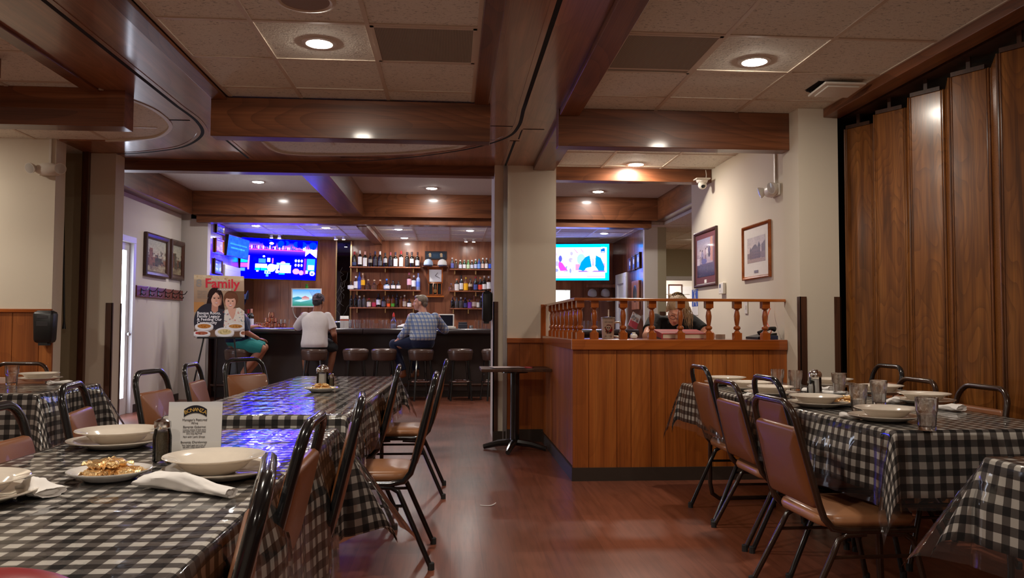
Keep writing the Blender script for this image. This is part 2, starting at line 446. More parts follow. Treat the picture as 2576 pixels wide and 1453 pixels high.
# ------------------------------------------------------------------ painted pictures
class Pic:
    def __init__(s, w, h, bg=(0, 0, 0), ss=2):
        s.ss = ss; w *= ss; h *= ss; s.w, s.h = w, h; s.a = np.zeros((h, w, 3)); s.a[:] = bg
        s.yy, s.xx = np.mgrid[0:h, 0:w]; s.xx = (s.xx + .5) / w; s.yy = (s.yy + .5) / h
    def _p(s, m, c, al=1.0): s.a[m] = s.a[m] * (1 - al) + np.array(c) * al; return s
    def rect(s, x0, y0, x1, y1, c, al=1.0): return s._p((s.xx >= x0) & (s.xx < x1) & (s.yy >= y0) & (s.yy < y1), c, al)
    def ell(s, x, y, rx, ry, c, al=1.0): return s._p(((s.xx - x) / rx) ** 2 + ((s.yy - y) / ry) ** 2 < 1, c, al)
    def poly(s, pts, c, al=1.0):
        m = np.zeros(s.xx.shape, bool); n = len(pts)
        for i in range(n):
            x0, y0 = pts[i]; x1, y1 = pts[(i + 1) % n]
            if y0 == y1: continue
            cond = ((s.yy >= min(y0, y1)) & (s.yy < max(y0, y1)))
            m ^= cond & (s.xx < x0 + (s.yy - y0) * (x1 - x0) / (y1 - y0))
        return s._p(m, c, al)
    def grad(s, y0, y1, c0, c1):
        t = np.clip((s.yy - y0) / (y1 - y0), 0, 1)[..., None]; m = (s.yy >= y0) & (s.yy <= y1)
        g = np.array(c0) * (1 - t) + np.array(c1) * t; s.a[m] = g[m]; return s
    def noise(s, amt, seed=1, coarse=4):
        r = np.random.RandomState(seed)
        coarse *= s.ss; n = r.rand(s.h // coarse + 2, s.w // coarse + 2); n = np.kron(n, np.ones((coarse, coarse)))[:s.h, :s.w]
        s.a = np.clip(s.a * (1 + amt * (n[..., None] - .5) * 2), 0, None); return s
    def blobs(s, n, x0, y0, x1, y1, cols, rmin, rmax, seed=1, al=0.9):
        r = random.Random(seed)
        for _ in range(n):
            s.ell(r.uniform(x0, x1), r.uniform(y0, y1), r.uniform(rmin, rmax), r.uniform(rmin, rmax) * s.w / s.h, r.choice(cols), al)
        return s
    def build(s, name, mat, P00, PU, PV, parent=None, loc=None):
        """P00 top-left corner, PU vector along the width, PV vector down the height"""
        w, h, q = s.w // s.ss, s.h // s.ss, s.ss
        img = s.a[:h * q, :w * q].reshape(h, q, w, q, 3).mean((1, 3))
        P00, PU, PV = Vector(P00), Vector(PU), Vector(PV)
        vs = [tuple(P00 + PU * (i / w) + PV * (j / h)) for j in range(h + 1) for i in range(w + 1)]
        fs = [(j * (w + 1) + i, (j + 1) * (w + 1) + i, (j + 1) * (w + 1) + i + 1, j * (w + 1) + i + 1) for j in range(h) for i in range(w)]
        me = bpy.data.meshes.new(name); me.from_pydata(vs, [], fs)
        at = me.color_attributes.new('picture', 'FLOAT_COLOR', 'CORNER')
        c = np.ones((h * w, 4, 4), np.float32); c[:, :, :3] = img.reshape(h * w, 1, 3)
        at.data.foreach_set('color', c.ravel())
        me.materials.append(mat); me.update()
        o = bpy.data.objects.new(name, me); COL.objects.link(o)
        if parent is not None: o.parent = parent
        return o

def lettering(name, text, size, mat, O, U, V, parent=None, align='CENTER', ext=0.0004, spacing=1.0, bold=0.0):
    """flat letters: O anchor point, U reading direction, V up direction; returns a mesh"""
    cu = bpy.data.curves.new(name, 'FONT'); cu.body = text; cu.size = size; cu.align_x = align; cu.extrude = ext
    cu.resolution_u = 2; cu.offset = bold; cu.space_line = spacing
    t = bpy.data.objects.new(name, cu); COL.objects.link(t)
    dg = bpy.context.evaluated_depsgraph_get()
    me = bpy.data.meshes.new_from_object(t.evaluated_get(dg))
    bpy.data.objects.remove(t); bpy.data.curves.remove(cu)
    me.name = name; me.materials.clear(); me.materials.append(mat)
    U = Vector(U).normalized(); V = Vector(V).normalized(); N = U.cross(V)
    T = Matrix.Translation(O) @ Matrix((U, V, N)).transposed().to_4x4()
    me.transform(T)
    o = bpy.data.objects.new(name, me); COL.objects.link(o)
    if parent is not None: o.parent = parent
    return o

def frame_mb(x0, x1, z0, z1, w, d, y=0.0):
    """rectangular picture moulding in the xz plane, front towards -y"""
    m = MB()
    prof = [(0, 0), (0, -d * 0.8), (w * 0.3, -d), (w * 0.75, -d * 0.75), (w, -d * 0.45), (w, 0)]
    cs = [(x0, z0, 1, 1), (x1, z0, -1, 1), (x1, z1, -1, -1), (x0, z1, 1, -1)]
    vs = [(cx + sx * a, y + b, cz + sz * a) for cx, cz, sx, sz in cs for a, b in prof]
    n = len(prof); fs = []
    for i in range(4):
        j = (i + 1) % 4
        for k in range(n): fs.append((i * n + k, j * n + k, j * n + (k + 1) % n, i * n + (k + 1) % n))
    m.add(vs, fs); return m
# ================================================================== ROOM SHELL
ZC, ZH = 2.72, 3.12
def slab(name, x0, x1, y0, y1, z0, z1, mat, **k):
    return struct(name, MB().box(x0, x1, y0, y1, z0, z1), mat, smooth=False, **k)

slab('floor', -7.2, 6.6, -3.7, 20.5, -0.1, 0, M['floor'])
slab('ceiling', -7.2, 3.6, -3.7, 8.05, ZC, ZC + 0.1, M['tile'])
slab('ceiling_bar_room', -4.4, 3.2, 8.2, 12.6, ZH, ZH + 0.1, M['ceil2'])
slab('ceiling_bar_alcove', -3.95, 3.33, 12.6, 15.8, ZC, ZC + 0.1, M['tile'])
slab('ceiling_hall', 3.33, 6.5, 8.75, 16.7, ZC, ZC + 0.1, M['tile'])
slab('ceiling_back_room', 3.4, 6.5, 16.7, 20.4, 2.6, 2.7, M['ceil2'])

# suspended ceiling tees
def tees(name, xs, ys, x0, x1, y0, y1, z=ZC):
    m = MB()
    for x in xs: m.box(x - 0.012, x + 0.012, y0, y1, z - 0.006, z + 0.004)
    for y in ys: m.box(x0, x1, y - 0.012, y + 0.012, z - 0.0055, z + 0.004)
    return struct(name, m, M['tee'], smooth=False)
rows = [4.29 + 0.613 * k for k in range(-12, 3)]
tees('ceiling_grid_middle', [-1.553, -1.067, -0.46, 0.135], rows, -1.56, 0.145, -3.6, 5.75)
tees('ceiling_grid_right', [0.915, 1.487, 2.094, 2.69], rows, 0.91, 2.7, -3.6, 5.86)
tees('ceiling_grid_left', [-2.39, -2.99, -3.6, -4.2, -4.8, -5.4, -6.0], rows, -7.1, -2.385, -3.6, 5.63)
tees('ceiling_grid_station', [1.487, 2.094], [6.13, 6.74, 7.35, 7.95], 1.02, 2.62, 6.0, 8.05)
tees('ceiling_grid_side', [-3.6, -4.2, -4.8, -2.99, -1.06, -0.46], [6.13, 6.74], -7.1, -2.4, 5.79, 7.25)
tees('ceiling_grid_alcove', [-3.1 + 0.61 * k for k in range(11)], [13.1, 13.71, 14.32, 14.93], -3.7, 3.09, 12.6, 15.5)
tees('ceiling_grid_hall', [4.0, 4.6, 5.2], [12.5, 13.5, 14.5, 15.5], 3.4, 6.0, 8.8, 16.6)

# glossy wood soffit panels carrying the folding-partition tracks
def smooth_path(pts, n=8):
    P = [Vector((*p, 0)) if len(p) == 2 else Vector(p) for p in pts]; out = []
    for i in range(len(P) - 1):
        p0 = P[max(i - 1, 0)]; p1 = P[i]; p2 = P[i + 1]; p3 = P[min(i + 2, len(P) - 1)]
        for k in range(n):
            t = k / n
            out.append(0.5 * ((2 * p1) + (p2 - p0) * t + (2 * p0 - 5 * p1 + 4 * p2 - p3) * t * t + (3 * p1 - p0 - 3 * p2 + p3) * t ** 3))
    out.append(P[-1]); return out
arcC = smooth_path([(0.16, 6.9), (0.06, 7.19), (-0.14, 7.33), (-0.51, 7.53), (-1.07, 7.63), (-1.5, 7.63), (-1.63, 7.45), (-1.645, 7.1)], 6)
arcL = smooth_path([(-2.39, 5.6), (-2.24, 5.95), (-2.2, 6.25), (-2.26, 6.65), (-2.49, 7.03), (-2.75, 7.17), (-3.0, 7.24)], 6)
poly = [(-3.4, 8.05), (-3.4, 7.44), (-3.15, 7.3)][::-1]
out = [(-3.4, 8.05), (0.93, 8.05), (0.93, -3.6), (0.16, -3.6)]
out += [(p.x, p.y) for p in arcC] + [(-1.575, 6.6), (-1.575, -3.6), (-2.385, -3.6)] + [(p.x, p.y) for p in arcL] + [(-3.4, 7.25)]
out.reverse()
struct('ceiling_wood_soffit', MB().prism([(a, b) for a, b in out][::-1], ZC - 0.012, ZC + 0.01), M['panel'], smooth=False)
# pale bead along the curved tile edges
def flatstrip(path, w, z0, z1):
    m = MB(); P = [Vector((p.x, p.y, 0)) for p in path]; vs = []
    for i, p in enumerate(P):
        t = (P[min(i + 1, len(P) - 1)] - P[max(i - 1, 0)]).normalized(); nrm = Vector((-t.y, t.x, 0)) * w / 2
        for q in (p + nrm, p - nrm):
            vs += [(q.x, q.y, z0), (q.x, q.y, z1)]
    fs = []
    for i in range(len(P) - 1):
        a = i * 4; b = a + 4
        fs += [(a, b, b + 2, a + 2), (a + 1, a + 3, b + 3, b + 1), (a, a + 1, b + 1, b), (a + 2, b + 2, b + 3, a + 3)]
    m.add(vs, fs); return m
struct('trim_1', flatstrip(arcL, 0.03, ZC - 0.018, ZC), M['tee'], smooth=False)
struct('trim_2', flatstrip(arcC, 0.025, ZC - 0.018, ZC), M['tee'], smooth=False)
# partition tracks: a dark slot between two thin lips
def track(name, pts, w=0.026):
    path = ([Vector((*pts[0], 0))] if len(pts) > 3 else []) + smooth_path(pts[1:] if len(pts) > 3 else pts, 8)
    o = struct(name, flatstrip(path, w, ZC - 0.0165, ZC - 0.011), M['void'], smooth=False)
    for s in (-1, 1):
        off = []
        for i, p in enumerate(path):
            t = (path[min(i + 1, len(path) - 1)] - path[max(i - 1, 0)]).normalized()
            off.append(p + Vector((-t.y, t.x, 0)) * s * (w * 0.5 + 0.016))
        q = flatstrip(off, 0.03, ZC - 0.0155, ZC - 0.011).build('track_lip', M['panel'], o, smooth=False)
track('trim_track_middle', [(0.51, -3.5), (0.51, 5.9), (0.515, 6.37), (0.45, 6.76), (0.21, 7.16), (-0.15, 7.49), (-0.6, 7.76), (-1.04, 7.91), (-1.9, 7.98), (-3.2, 7.98)])
track('trim_track_left', [(-2.0, -3.5), (-2.0, 6.0), (-1.995, 6.45), (-2.09, 6.9), (-2.37, 7.36), (-2.69, 7.6), (-3.02, 7.74), (-3.39, 7.8)])
track('trim_track_column', [(0.524, 6.9), (0.52, 7.4), (0.515, 7.97)], 0.02)
track('trim_track_spur', [(-1.943, 7.02), (-1.943, 7.4), (-1.943, 7.85)], 0.02)
m = MB(); m.box(0.30, 0.46, 6.40, 6.86, ZC - 0.0145, ZC - 0.012); m.box(0.56, 0.70, 6.48, 6.84, ZC - 0.0145, ZC - 0.012)
m.box(-1.05, -0.6, 7.74, 7.83, ZC - 0.0145, ZC - 0.012)
struct('trim_track_plates', m, M['panel'], smooth=False)
m = MB(); m.box(0.29, 0.47, 6.39, 6.4, ZC - 0.0145, ZC - 0.012); m.box(0.547, 0.557, 6.5, 6.83, ZC - 0.0145, ZC - 0.012); m.box(0.56, 0.73, 6.468, 6.478, ZC - 0.0145, ZC - 0.012); m.box(-2.2, -2.04, 6.42, 6.44, ZC - 0.0145, ZC - 0.012); m.box(0.3, 0.45, 6.86, 6.87, ZC - 0.0145, ZC - 0.012); m.box(-1.06, -0.6, 7.73, 7.74, ZC - 0.0145, ZC - 0.012)
struct('trim_track_seams', m, M['void'], smooth=False)

# beams
def beam(name, x0, x1, y0, y1, z0, z1, ax='x'):
    return struct(name, MB().box(x0, x1, y0, y1, z0, z1), M['beam_' + ax], smooth=False, bevel=0.004)
ZB = ZC - 0.012
beam('beam_cross_middle', -1.685, 0.262, 5.745, 5.885, 2.435, ZB)
beam('beam_cross_right', 0.765, 2.5, 5.855, 5.99, 2.44, ZC)
beam('beam_cross_left', -7.1, -2.22, 5.63, 5.79, 2.46, ZC)
beam('beam_edge_middle_left', -1.675, -1.575, -3.6, 5.745, ZC - 0.03, ZC, 'y')
beam('beam_edge_middle_right', 0.148, 0.25, -3.6, 5.745, ZC - 0.022, ZC, 'y')
beam('beam_edge_left', -2.48, -2.385, -3.6, 5.63, ZC - 0.03, ZC, 'y')
beam('beam_strip', 0.775, 0.92, -3.6, 5.855, 2.662, ZB, 'y')
beam('beam_strip_end', 0.79, 1.0, 5.99, 7.97, 2.662, ZB, 'y')
beam('beam_partition', 2.69, 2.82, -3.6, 5.72, 2.652, ZC, 'y')
beam('beam_stub_left', -4.6, -2.72, 4.93, 5.06, 2.6, ZC)
beam('beam_header_left', -3.52, 0.42, 8.05, 8.2, 2.61, ZH + 0.1)
beam('beam_header_right', 1.02, 2.62, 8.05, 8.2, 2.585, ZH + 0.1)
beam('beam_bar_room', -3.88, 3.18, 12.42, 12.6, 2.765, ZH)
beam('beam_bar_room_left', -4.06, -3.88, 8.2, 12.42, 2.76, ZH, 'y')
beam('beam_bar_room_right', 3.18, 3.33, 8.2, 12.6, 2.765, ZH, 'y')
beam('beam_bar_room_middle', -1.66, -1.36, 8.2, 12.42, 2.765, ZH, 'y')
beam('beam_bar_header', -3.84, 3.1, 12.49, 12.6, 2.655, 2.764)
beam('beam_bar_header_back', -3.84, 3.1, 12.6, 12.72, 2.655, ZC + 0.09)
beam('beam_alcove', -1.49, -1.33, 12.72, 15.5, 2.645, ZC, 'y')

# walls
def planks(x0, x1, z0, z1, widths, proud=0.012, gap=0.005):
    """boards in local xz, front face at y=0 going back to y=proud"""
    m = MB(); x = x0; i = 0
    m.box(x0, x1, proud * 0.7, proud * 2, z0, z1)
    while x < x1 - 0.01:
        w = widths[i % len(widths)]; e = min(x + w, x1); i += 1
        m.box(x + gap / 2, e - gap / 2, 0, proud, z0, z1); x = e
    return m
W8 = [0.2, 0.3, 0.15, 0.22, 0.15, 0.22, 0.3, 0.15, 0.15, 0.3, 0.2]
slab('wall_left_dining', -7.1, -3.42, 7.25, 7.43, 1.25, ZC, M['cream'])
slab('wall_left_dining_core', -7.1, -3.42, 7.27, 7.43, 0, 1.25, M['cream'])
struct('wall_left_wainscot', planks(-7.1, -3.44, 0.1, 1.225, W8).xf(Matrix.Translation((0, 7.252, 0))), M['wain'], smooth=False)
struct('trim_wainscot_left', MB().box(-7.1, -3.415, 7.235, 7.262, 1.222, 1.252), M['oak'], smooth=False, bevel=0.004)
slab('trim_wainscot_corner', -3.445, -3.405, 7.24, 7.262, 0.1, 1.222, M['wain'])
slab('baseboard_left', -7.1, -3.42, 7.238, 7.256, 0, 0.1, M['rubber_base'])
slab('wall_left_stub', -3.36, -3.12, 7.75, 7.95, 0, ZC, M['cream'])
slab('wall_left_pocket_back', -4.3, -3.36, 7.86, 7.95, 0, ZC, plain('pocket_shade_paint', srgb(190, 172, 140), 0.8))  # the pocket's shade is put into this darker cream
slab('wall_left_pocket', -4.3, -4.1, 7.43, 7.86, 0, ZC, M['cream'])
slab('wall_left_outer', -7.2, -7.1, -3.6, 7.43, 0, ZC, M['cream'])
slab('wall_back', -7.2, 3.5, -3.7, -3.6, 0, ZC, M['cream'])
slab('wall_right_outer', 3.35, 3.5, -3.6, 6.2, 0, ZC, M['cream'])
slab('wall_right_pocket', 2.795, 3.35, 5.93, 6.0, 0, ZC, M['void'])  # near-black panel; the shade of the niche is painted into it
# bar room
DY0, DY1, DZ = 9.78, 10.66, 2.15
m = MB(); m.box(-4.2, -4.06, 7.95, DY0 - 0.03, 0, ZH); m.box(-4.2, -4.06, DY1 + 0.03, 12.5, 0, ZH); m.box(-4.2, -4.06, DY0 - 0.03, DY1 + 0.03, DZ + 0.03, ZH)
struct('wall_left', m, M['white_wall'], smooth=False)
slab('baseboard_bar_left', -4.06, -4.045, DY1 + 0.09, 12.5, 0, 0.1, M['rubber_base'])
slab('wall_left_return', -4.2, -3.7, 12.6, 12.75, 0, ZH, M['white_wall'])
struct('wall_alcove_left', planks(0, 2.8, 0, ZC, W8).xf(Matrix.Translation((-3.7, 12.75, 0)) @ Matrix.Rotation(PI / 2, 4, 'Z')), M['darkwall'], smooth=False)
struct('wall_back_bar', planks(-3.7, 3.09, 0, ZC, W8).xf(Matrix.Translation((0, 15.5, 0))), M['barwall'], smooth=False)
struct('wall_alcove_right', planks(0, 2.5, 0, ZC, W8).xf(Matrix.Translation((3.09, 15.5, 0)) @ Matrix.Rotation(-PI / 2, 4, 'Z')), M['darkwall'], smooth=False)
slab('wall_pier_bar', 3.085, 3.3, 12.9, 12.995, 0, ZH, M['white_wall'])
slab('wall_pier_hall', 3.3, 3.44, 12.9, 16.6, 0, ZH, M['hall'])
m = MB(); m.box(3.44, 4.15, 16.6, 16.75, 0, ZC); m.box(5.5, 6.5, 16.6, 16.75, 0, ZC); m.box(4.15, 5.5, 16.6, 16.75, 2.08, ZC)
struct('wall_hall_back', m, M['hall'], smooth=False)
slab('wall_hall_right', 6.4, 6.5, 8.6, 20.4, 0, ZC, M['hall'])
slab('wall_hall_front', 2.74, 6.5, 8.6, 8.75, 0, ZC, M['hall'])
slab('wall_back_room', 3.4, 6.5, 18.9, 19.0, 0, 2.6, M['white_wall'])
slab('wall_back_room_left', 3.4, 3.5, 16.75, 18.9, 0, 2.6, M['white_wall'])
m = MB(); m.box(4.07, 4.15, 16.56, 16.76, 0, 2.08); m.box(5.5, 5.58, 16.56, 16.76, 0, 2.08); m.box(4.05, 5.6, 16.56, 16.76, 2.08, 2.16)
struct('trim_hall_door', m, M['white_paint'], smooth=False, bevel=0.006)
# column and right wall
slab('wall_column', 0.41, 1.02, 7.98, 8.62, 0, ZH, M['cream'])
slab('wall_right', 2.62, 2.74, 5.97, 8.75, 0, ZH, M['cream'])
slab('wall_right_pier', 2.5, 2.795, 5.70, 5.985, 0, ZC, M['cream'])
slab('baseboard_column', 0.405, 0.54, 7.965, 7.985, 0, 0.1, M['rubber_base'])
struct('wall_column_wainscot', planks(0.54, 0.905, 0.12, 0.958, [0.12, 0.3, 0.2]).xf(Matrix.Translation((0, 7.958, 0))), M['plank'], smooth=False)
slab('baseboard_wainscot', 0.54, 0.90, 7.945, 7.97, 0, 0.12, M['rubber_base'])
struct('trim_column_cap', MB().box(0.535, 0.905, 7.93, 7.985, 0.957, 1.005), M['oak'], smooth=False, bevel=0.004)
m = MB()
for x0, x1, y0, y1 in ((0.497, 0.507, 7.955, 7.985), (0.528, 0.538, 7.955, 7.985), (0.507, 0.528, 7.972, 7.985)): m.box(x0, x1, y0, y1, 0, ZC - 0.012)
struct('trim_column_track', m, M['steel'], smooth=False)
def guard(name, x0, x1, y0, y1, z1=1.345):
    struct(name, MB().box(x0, x1, y0, y1, 0, z1), M['guard'], smooth=False, bevel=0.003)
m = MB(); m.box(2.499 - 0.004, 2.545, 5.692, 5.702, 0, 1.345); m.box(2.494, 2.502, 5.692, 5.74, 0, 1.345)
struct('trim_guard_1', m, M['guard'], smooth=False)
m = MB(); m.box(2.752, 2.8, 5.692, 5.702, 0, 1.345); m.box(2.793, 2.801, 5.692, 5.74, 0, 1.345)
struct('trim_guard_2', m, M['guard'], smooth=False)
m = MB(); m.box(-3.175, -3.115, 7.74, 7.752, 0, 1.32); m.box(-3.122, -3.112, 7.74, 7.76, 0, 1.32); m.box(-3.122, -3.114, 7.93, 7.955, 0, 1.32)
struct('trim_guard_3', m, M['guard'], smooth=False)
m = MB(); m.box(0.402, 0.45, 7.97, 7.982, 0.1, 1.36); m.box(0.402, 0.412, 7.97, 8.03, 0, 1.36)
struct('trim_guard_4', m, M['guard'], smooth=False)
slab('trim_pocket_post', -3.40, -3.345, 7.70, 7.76, 0, ZC, M['darkwood'])
tag(MB().tube([(-3.60, 7.70, 2.25), (-3.57, 7.70, 2.25), (-3.555, 7.70, 2.22), (-3.52, 7.70, 1.15), (-3.52, 7.70, 1.08)], [0.008, 0.008, 0.008, 0.008, 0.016]).build('partition_cord', M['black_plastic']),
    'thin dark pull cord hanging in the shadowed partition pocket on the left', 'cord')

# lit doors
DOORLIT = emit('daylit_door_glass', (0.78, 0.84, 1.0), 2.6)
def door(name, T, w, h, lit, fw=0.08, proud=0.02, off=0.0):
    m = MB(); m.box(-fw, 0, -proud, 0.05, 0, h); m.box(w, w + fw, -proud, 0.05, 0, h); m.box(-fw, w + fw, -proud, 0.05, h, h + fw); m.xf(T)
    o = struct(name, m, M['white_paint'], smooth=False, bevel=0.004)
    p = MB(); p.box(0.0, w, 0.05 + off, 0.09 + off, 0, h)
    p.xf(T).build('door_panel', lit, o, smooth=False)
    s = MB(); a_, b_ = 0.03 + off, 0.052 + off; s.box(0, 0.1, a_, b_, 0, h); s.box(w - 0.1, w, a_, b_, 0, h); s.box(0.1, w - 0.1, a_, b_, h - 0.1, h); s.box(0.1, w - 0.1, a_, b_, 0, 0.2)
    s.xf(T).build('door_stile', M['white_paint'], o, smooth=False)
    k = MB(); k.ell((w - 0.06, 0.0, 1.0), (0.025, 0.03, 0.025)); k.xf(T).build('door_handle', M['steel'], o)
    return o
door('door_1', Matrix.Translation((-4.06, DY0, 0)) @ Matrix.Rotation(PI / 2, 4, 'Z'), DY1 - DY0, DZ, DOORLIT)
door('door_2', Matrix.Translation((-3.7, 13.6, 0)) @ Matrix.Rotation(PI / 2, 4, 'Z'), 0.85, 2.02, emit('lit_door_glass', (0.85, 0.9, 1.0), 0.9), off=-0.053)
door('door_3', Matrix.Translation((3.09, 15.1, 0)) @ Matrix.Rotation(-PI / 2, 4, 'Z'), 0.75, 2.0, M['white_paint'], off=-0.053)
door('door_4', Matrix.Translation((4.9, 18.9, 0)), 0.8, 1.98, M['white_paint'], off=-0.053)

# ------------------------------------------------------------------ lamps
LWARM = emit('warm_lamp_lens', (1.0, 0.90, 0.77), 130)
LSTAT = emit('station_lamp_lens', (1.0, 0.91, 0.80), 200)
LSOFT = emit('soft_lamp_lens', (1.0, 0.90, 0.77), 80)
LWARM2 = emit('warm_lamp_lens_bright', (1.0, 0.90, 0.77), 175)
LBAR = emit('bar_lamp_lens', (1.0, 0.94, 0.88), 105)
def downlight(x, y, z, label, lens, r=0.07, group=None):
    t = thing('downlight', label, 'ceiling light', (x, y, z), 0, group)
    MB().lathe([(r + 0.028, 0), (r + 0.026, -0.006), (r + 0.004, -0.009), (r, -0.004), (r, 0.0)], n=28, cap0=False, cap1=False).build('trim_ring', M['white_plastic'], t)
    MB().lathe([(r, -0.004), (r * 0.8, -0.012), (r * 0.4, -0.017), (0.001, -0.018)], n=28, cap0=False, cap1=False).build('lens', lens, t)
    return t
downlight(-0.76, 4.61, ZC, 'bright round downlight in the tiled bay left of the middle beam', LWARM)
downlight(1.80, 4.71, ZC, 'bright round downlight in the tiled bay above the right table', LWARM)
downlight(1.795, 7.97 - 0.12, ZC, 'round downlight in the tiled ceiling over the host station', LSTAT)
downlight(-2.72, 11.55, ZH, 'left round downlight in the plain ceiling of the bar room', LBAR, 0.075)
downlight(-0.31, 11.85, ZH, 'round downlight in the plain bar room ceiling before the bottle shelves', LBAR, 0.075)
downlight(2.15, 11.9, ZH, 'round downlight in the plain ceiling seen through the opening above the station', LBAR, 0.075)
for (x, y, l) in ((-3.165, 13.36, 'small downlight above the blue television in the bar alcove'), (-2.075, 13.5, 'small downlight in the bar alcove above the man in white'),
                  (-0.9, 13.6, 'small downlight in the bar alcove above the wine shelf'), (0.29, 13.66, 'small downlight above the right bottle shelves beside the column'),
                  (-0.88, 14.95, 'small downlight close to the back wall above the wine shelf'), (2.604, 13.83, 'small downlight above the news television in the alcove')):
    downlight(x, y, ZC, l, LBAR, 0.062)
for (x, y) in ((-0.76, 1.9), (1.8, 1.9), (-0.76, -1.2), (1.8, -1.2), (-4.4, 1.9), (-4.4, 4.6), (-4.7, 6.55)):
    downlight(x, y, ZC, 'round ceiling downlight over the dining room behind the viewpoint', LWARM2 if x < 0 else LSOFT, group='downlights outside the picture')
for (x, y, z) in ((4.6, 11.0, ZC), (4.5, 14.6, ZC)):
    downlight(x, y, z, 'round downlight in the side hall ceiling beyond the right wall', LWARM, 0.06, group='hall downlights')
downlight(4.75, 17.8, 2.6, 'round downlight in the white room at the end of the hall', LBAR, 0.14)
# ================================================================== HOST STATION
SX0, SX1, SY = 0.885, 2.5, 5.93
def turned_baluster(h):
    p = [(0.0, 0.0)]
    sq = 0.0285
    prof = [(0.024, 0.055), (0.018, 0.062), (0.014, 0.07), (0.024, 0.078), (0.027, 0.087), (0.024, 0.096), (0.013, 0.104), (0.015, 0.115), (0.021, 0.15), (0.023, 0.175),
            (0.018, 0.205), (0.013, 0.222), (0.025, 0.23), (0.027, 0.238), (0.025, 0.246), (0.014, 0.253), (0.02, 0.262)]
    m = MB()
    m.box(-sq, sq, -sq, sq, 0, 0.05)
    m.lathe([(0.028, 0.05)] + [(r, z * h / 0.285 if z > 0.06 else z) for r, z in prof] + [(0.028, h - 0.036)], n=14)
    m.box(-sq, sq, -sq, sq, h - 0.05, h)
    return m
st = thing('host_station', 'wood panelled host station with golden oak cap and spindle rail', 'host station', (1.7, 5.95, 0))
def stp(mb, name, mat, **k): return mb.xf(Matrix.Translation((-1.7, -5.95, 0))).build(name, mat, st, smooth=k.pop('smooth', False), **k)
WS = [0.118, 0.208, 0.105, 0.15, 0.105, 0.155, 0.205, 0.103, 0.205, 0.12, 0.16]
stp(planks(SX0, SX1, 0.095, 0.955, WS).xf(Matrix.Translation((0, SY + 0.01, 0))), 'front_panel', M['plank'])
stp(planks(0, 1.95, 0.1, 0.955, [0.3, 0.2, 0.15]).xf(Matrix.Translation((SX0 + 0.006, 7.95, 0)) @ Matrix.Rotation(-PI / 2, 4, 'Z')), 'side_panel', M['plank'])
m = MB(); m.box(SX0 + 0.03, SX1 - 0.005, SY + 0.03, SY + 0.12, 0, 0.95); m.box(SX0 + 0.03, SX0 + 0.12, SY + 0.1, 7.94, 0, 0.95)
stp(m, 'core', M['void'])
stp(MB().box(SX0 - 0.012, SX1 - 0.004, SY - 0.016, SY + 0.13, 0.953, 1.03), 'front_cap', M['oak'], bevel=0.006)
stp(MB().box(SX0 - 0.01, SX0 + 0.12, SY + 0.132, 7.93, 0.953, 1.03), 'side_cap', M['oak_y'], bevel=0.006)
stp(MB().box(SX0 + 0.12, SX1 - 0.005, SY + 0.13, 6.62, 1.0, 1.0285), 'desk_top', M['oak'], bevel=0.004)
m = MB(); m.box(SX0 - 0.006, SX1, SY - 0.004, SY + 0.012, 0, 0.096); m.box(SX0 - 0.008, SX0 + 0.008, SY, 7.93, 0, 0.096)
stp(m, 'kick_base', M['rubber_base'])
stp(MB().box(SX0 + 0.01, SX1 - 0.004, SY + 0.012, SY + 0.11, 1.313, 1.334), 'top_rail', M['oak'], bevel=0.004)
stp(MB().box(SX0 + 0.01, SX0 + 0.11, SY + 0.11, 7.93, 1.313, 1.334), 'side_rail', M['oak_y'], bevel=0.004)
stp(MB().box(SX0 - 0.02, SX0 + 0.03, 7.925, 7.955, 1.005, 1.334), 'wall_post', M['oak_z'], bevel=0.003)
balm = turned_baluster(0.284).build('baluster', M['oak_z'], st, ang=40)
spots = [(0.945 + 0.2175 * k * 1.0 if k else 0.945, SY + 0.06) for k in range(1)] + [(1.052 + 0.2168 * k, SY + 0.06) for k in range(7)] + [(0.945, 6.2 + 0.25 * k) for k in range(7)]
for i, (x, y) in enumerate(spots):
    b = balm if i == 0 else balm.copy()
    if i: COL.objects.link(b); b.parent = st
    b.location = (x - 1.7, y - 5.95, 1.0295)
DZ = 1.029   # desk surface behind the cap


